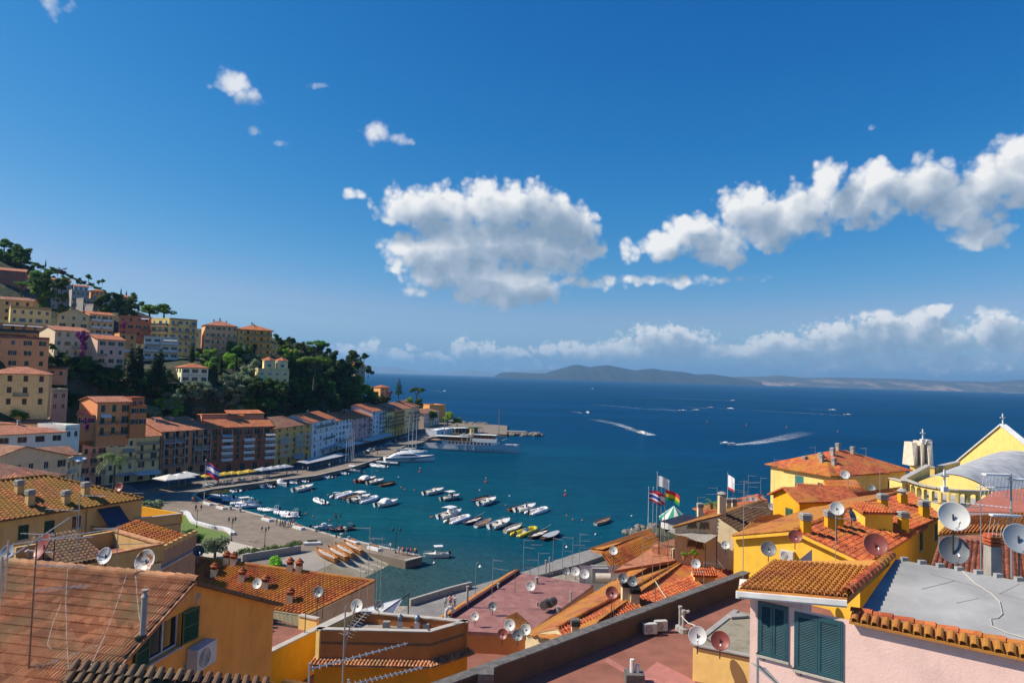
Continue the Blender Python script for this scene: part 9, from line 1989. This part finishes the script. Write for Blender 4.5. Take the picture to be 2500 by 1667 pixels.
def person(px, py, z, col, place, pose=0, D=None):
 o = inst('person', BOD[pose % 3], None, Z(px, py, z) if D is None else Y(px, py, D), (0, 0, rg.random() * 6.28)); o.color = (*SHC[col], 1); tag(o, 'person in a ' + col + ' top ' + place, 'person', 'people'); inst('hair', hm_, o, (0, .0, 1.64)); return o
for i, (x, y, c) in enumerate(((684, 1287, 'yellow'), (689, 1286, 'navy'), (697, 1284, 'blue'), (704, 1285, 'white'), (709, 1286, 'red'), (716, 1282, 'orange'), (675, 1281, 'white'), (693, 1290, 'grey'))): person(x, y, QZ, c, 'in the group on the piazza by the inflatables', i)
for i, (x, y, c) in enumerate(((974, 1352, 'white'), (982, 1354, 'orange'), (986, 1355, 'navy'), (993, 1356, 'grey'), (997, 1355, 'blue'), (1003, 1356, 'red'), (1013, 1356, 'yellow'), (1016, 1357, 'navy'), (953, 1343, 'white'))): person(x, y, QZ, c, 'in the group at the mole end', i)
for i, (x, y, c) in enumerate(((1087, 1482, 'white'), (1098, 1478, 'white'), (1101, 1480, 'red'), (1110, 1480, 'white'))): person(x, y, 2.0, c, 'walking on the promenade', i)
for (x, y, c, l) in ((798, 1305, 'navy', 'standing alone on the quay by the black inflatable'), (912, 1330, 'grey', 'sitting place near the slipway bench'), (844, 1303, 'white', 'near the quay edge lantern'), (472, 1228, 'red', 'in front of the flagpole'), (470, 1226, 'yellow', 'beside the flagpole bench'), (398, 1215, 'blue', 'near the white marquees')): person(x, y, QZ, c, l.replace('sitting place near', 'standing by'), 1)
for i in range(16): person(1136 + i * 3.4, 1037 + rg.uniform(-1.5, 2), 1.2, ('orange', 'red', 'navy', 'white')[i % 4], 'among the bathers on the far rocks', i)
for i in range(18): px = 700 + i * 13; person(px, float(np.interp(px, (700, 859, 954), (1158, 1126, 1098))) + rg.uniform(-3, 4), QZ, ('white', 'navy', 'blue', 'grey')[i % 4], 'strolling in the shade of the quay street', i)
person(1285, 1243, .55, 'blue', 'standing in a white console boat'); person(1097, 1218, .5, 'white', 'aboard the crowded grey boat'); person(1104, 1217, .5, 'red', 'aboard the crowded grey boat')
# --- cars in the quay street
TYRE = plain('tyre_rubber', (.02, .02, .02), .8); tm_ = MB(); tm_.tube((0, -.11, 0), (0, .11, 0), .32, .32, 14); TY = tm_.mesh('wheel', TYRE); rm_ = MB(); rm_.tube((0, -.12, 0), (0, .12, 0), .19, .19, 10); RI = rm_.mesh('rim', CHROME)
def car(px, py, rz, col, label):
 o = empty('parked_car', Z(px, py, QZ + .01), rz, label, 'car', 'cars parked along the quay'); pm = plain('car_paint_' + col, dict(white=(.6, .6, .6), dark=(.03, .03, .04), red=(.4, .03, .03), silver=(.35, .36, .38), blue=(.04, .08, .2))[col], .25)
 def sec(m, pts, w0, w1):
  n = len(pts); m.add([(x, -(w0 if z < .9 else w1), z) for x, z in pts] + [(x, (w0 if z < .9 else w1), z) for x, z in pts], [tuple(range(n)), tuple(range(2 * n - 1, n - 1, -1))] + [(i, n + i, n + (i + 1) % n, (i + 1) % n) for i in range(n)])
 m = MB(); sec(m, [(-2.0, .3), (2.0, .3), (2.05, .62), (1.85, .8), (1.0, .88), (-1.9, .89), (-2.05, .6)], .82, .8); m.build('body', pm, o); m = MB(); sec(m, [(1.0, .88), (.35, 1.4), (-1.2, 1.44), (-1.85, .89)], .78, .62); m.build('cabin_glass', WSCR, o); MB().box(-1.15, .3, -.6, .6, 1.43, 1.47).build('roof', pm, o)
 for x in (-1.25, 1.3):
  for y in (-.74, .74): w_ = inst('wheel', TY, o, (x, y, .32)); inst('rim', RI, w_)
 for y in (-.6, .6): MB().box(2.0, 2.06, y - .15, y + .15, .58, .7).build('headlight', GLOBE, o)
for i, (x, y, c) in enumerate(((905, 1102, 'white'), (918, 1099, 'dark'), (930, 1096, 'silver'), (942, 1090, 'blue'), (953, 1085, 'white'), (966, 1080, 'dark'), (978, 1074, 'red'), (990, 1069, 'silver'), (1003, 1063, 'white'), (880, 1113, 'silver'), (893, 1108, 'dark'))): car(x, y, R(62), c, c + ' car parked on the quay street, ' + ('first', 'second', 'third', 'fourth', 'fifth', 'sixth', 'seventh', 'eighth', 'ninth', 'tenth', 'eleventh')[(i + 2) % 11] + ' from the flagpole end')
# stray cables over the near terrace
cb = empty('loose_cable', Z(1600, 1420, 23), 0, 'loose white cable slung from aerial to dish over the terrace', 'cable'); iv_ = inv_of(cb); MB().path([iv_ @ Y(x, y, d) for x, y, d in ((1600, 1418, 50), (1612, 1438, 49), (1628, 1462, 48), (1640, 1480, 46), (1655, 1492, 44), (1668, 1508, 41), (1680, 1520, 38), (1697, 1526, 35))], .03, 5).build('strand', CABM, cb)
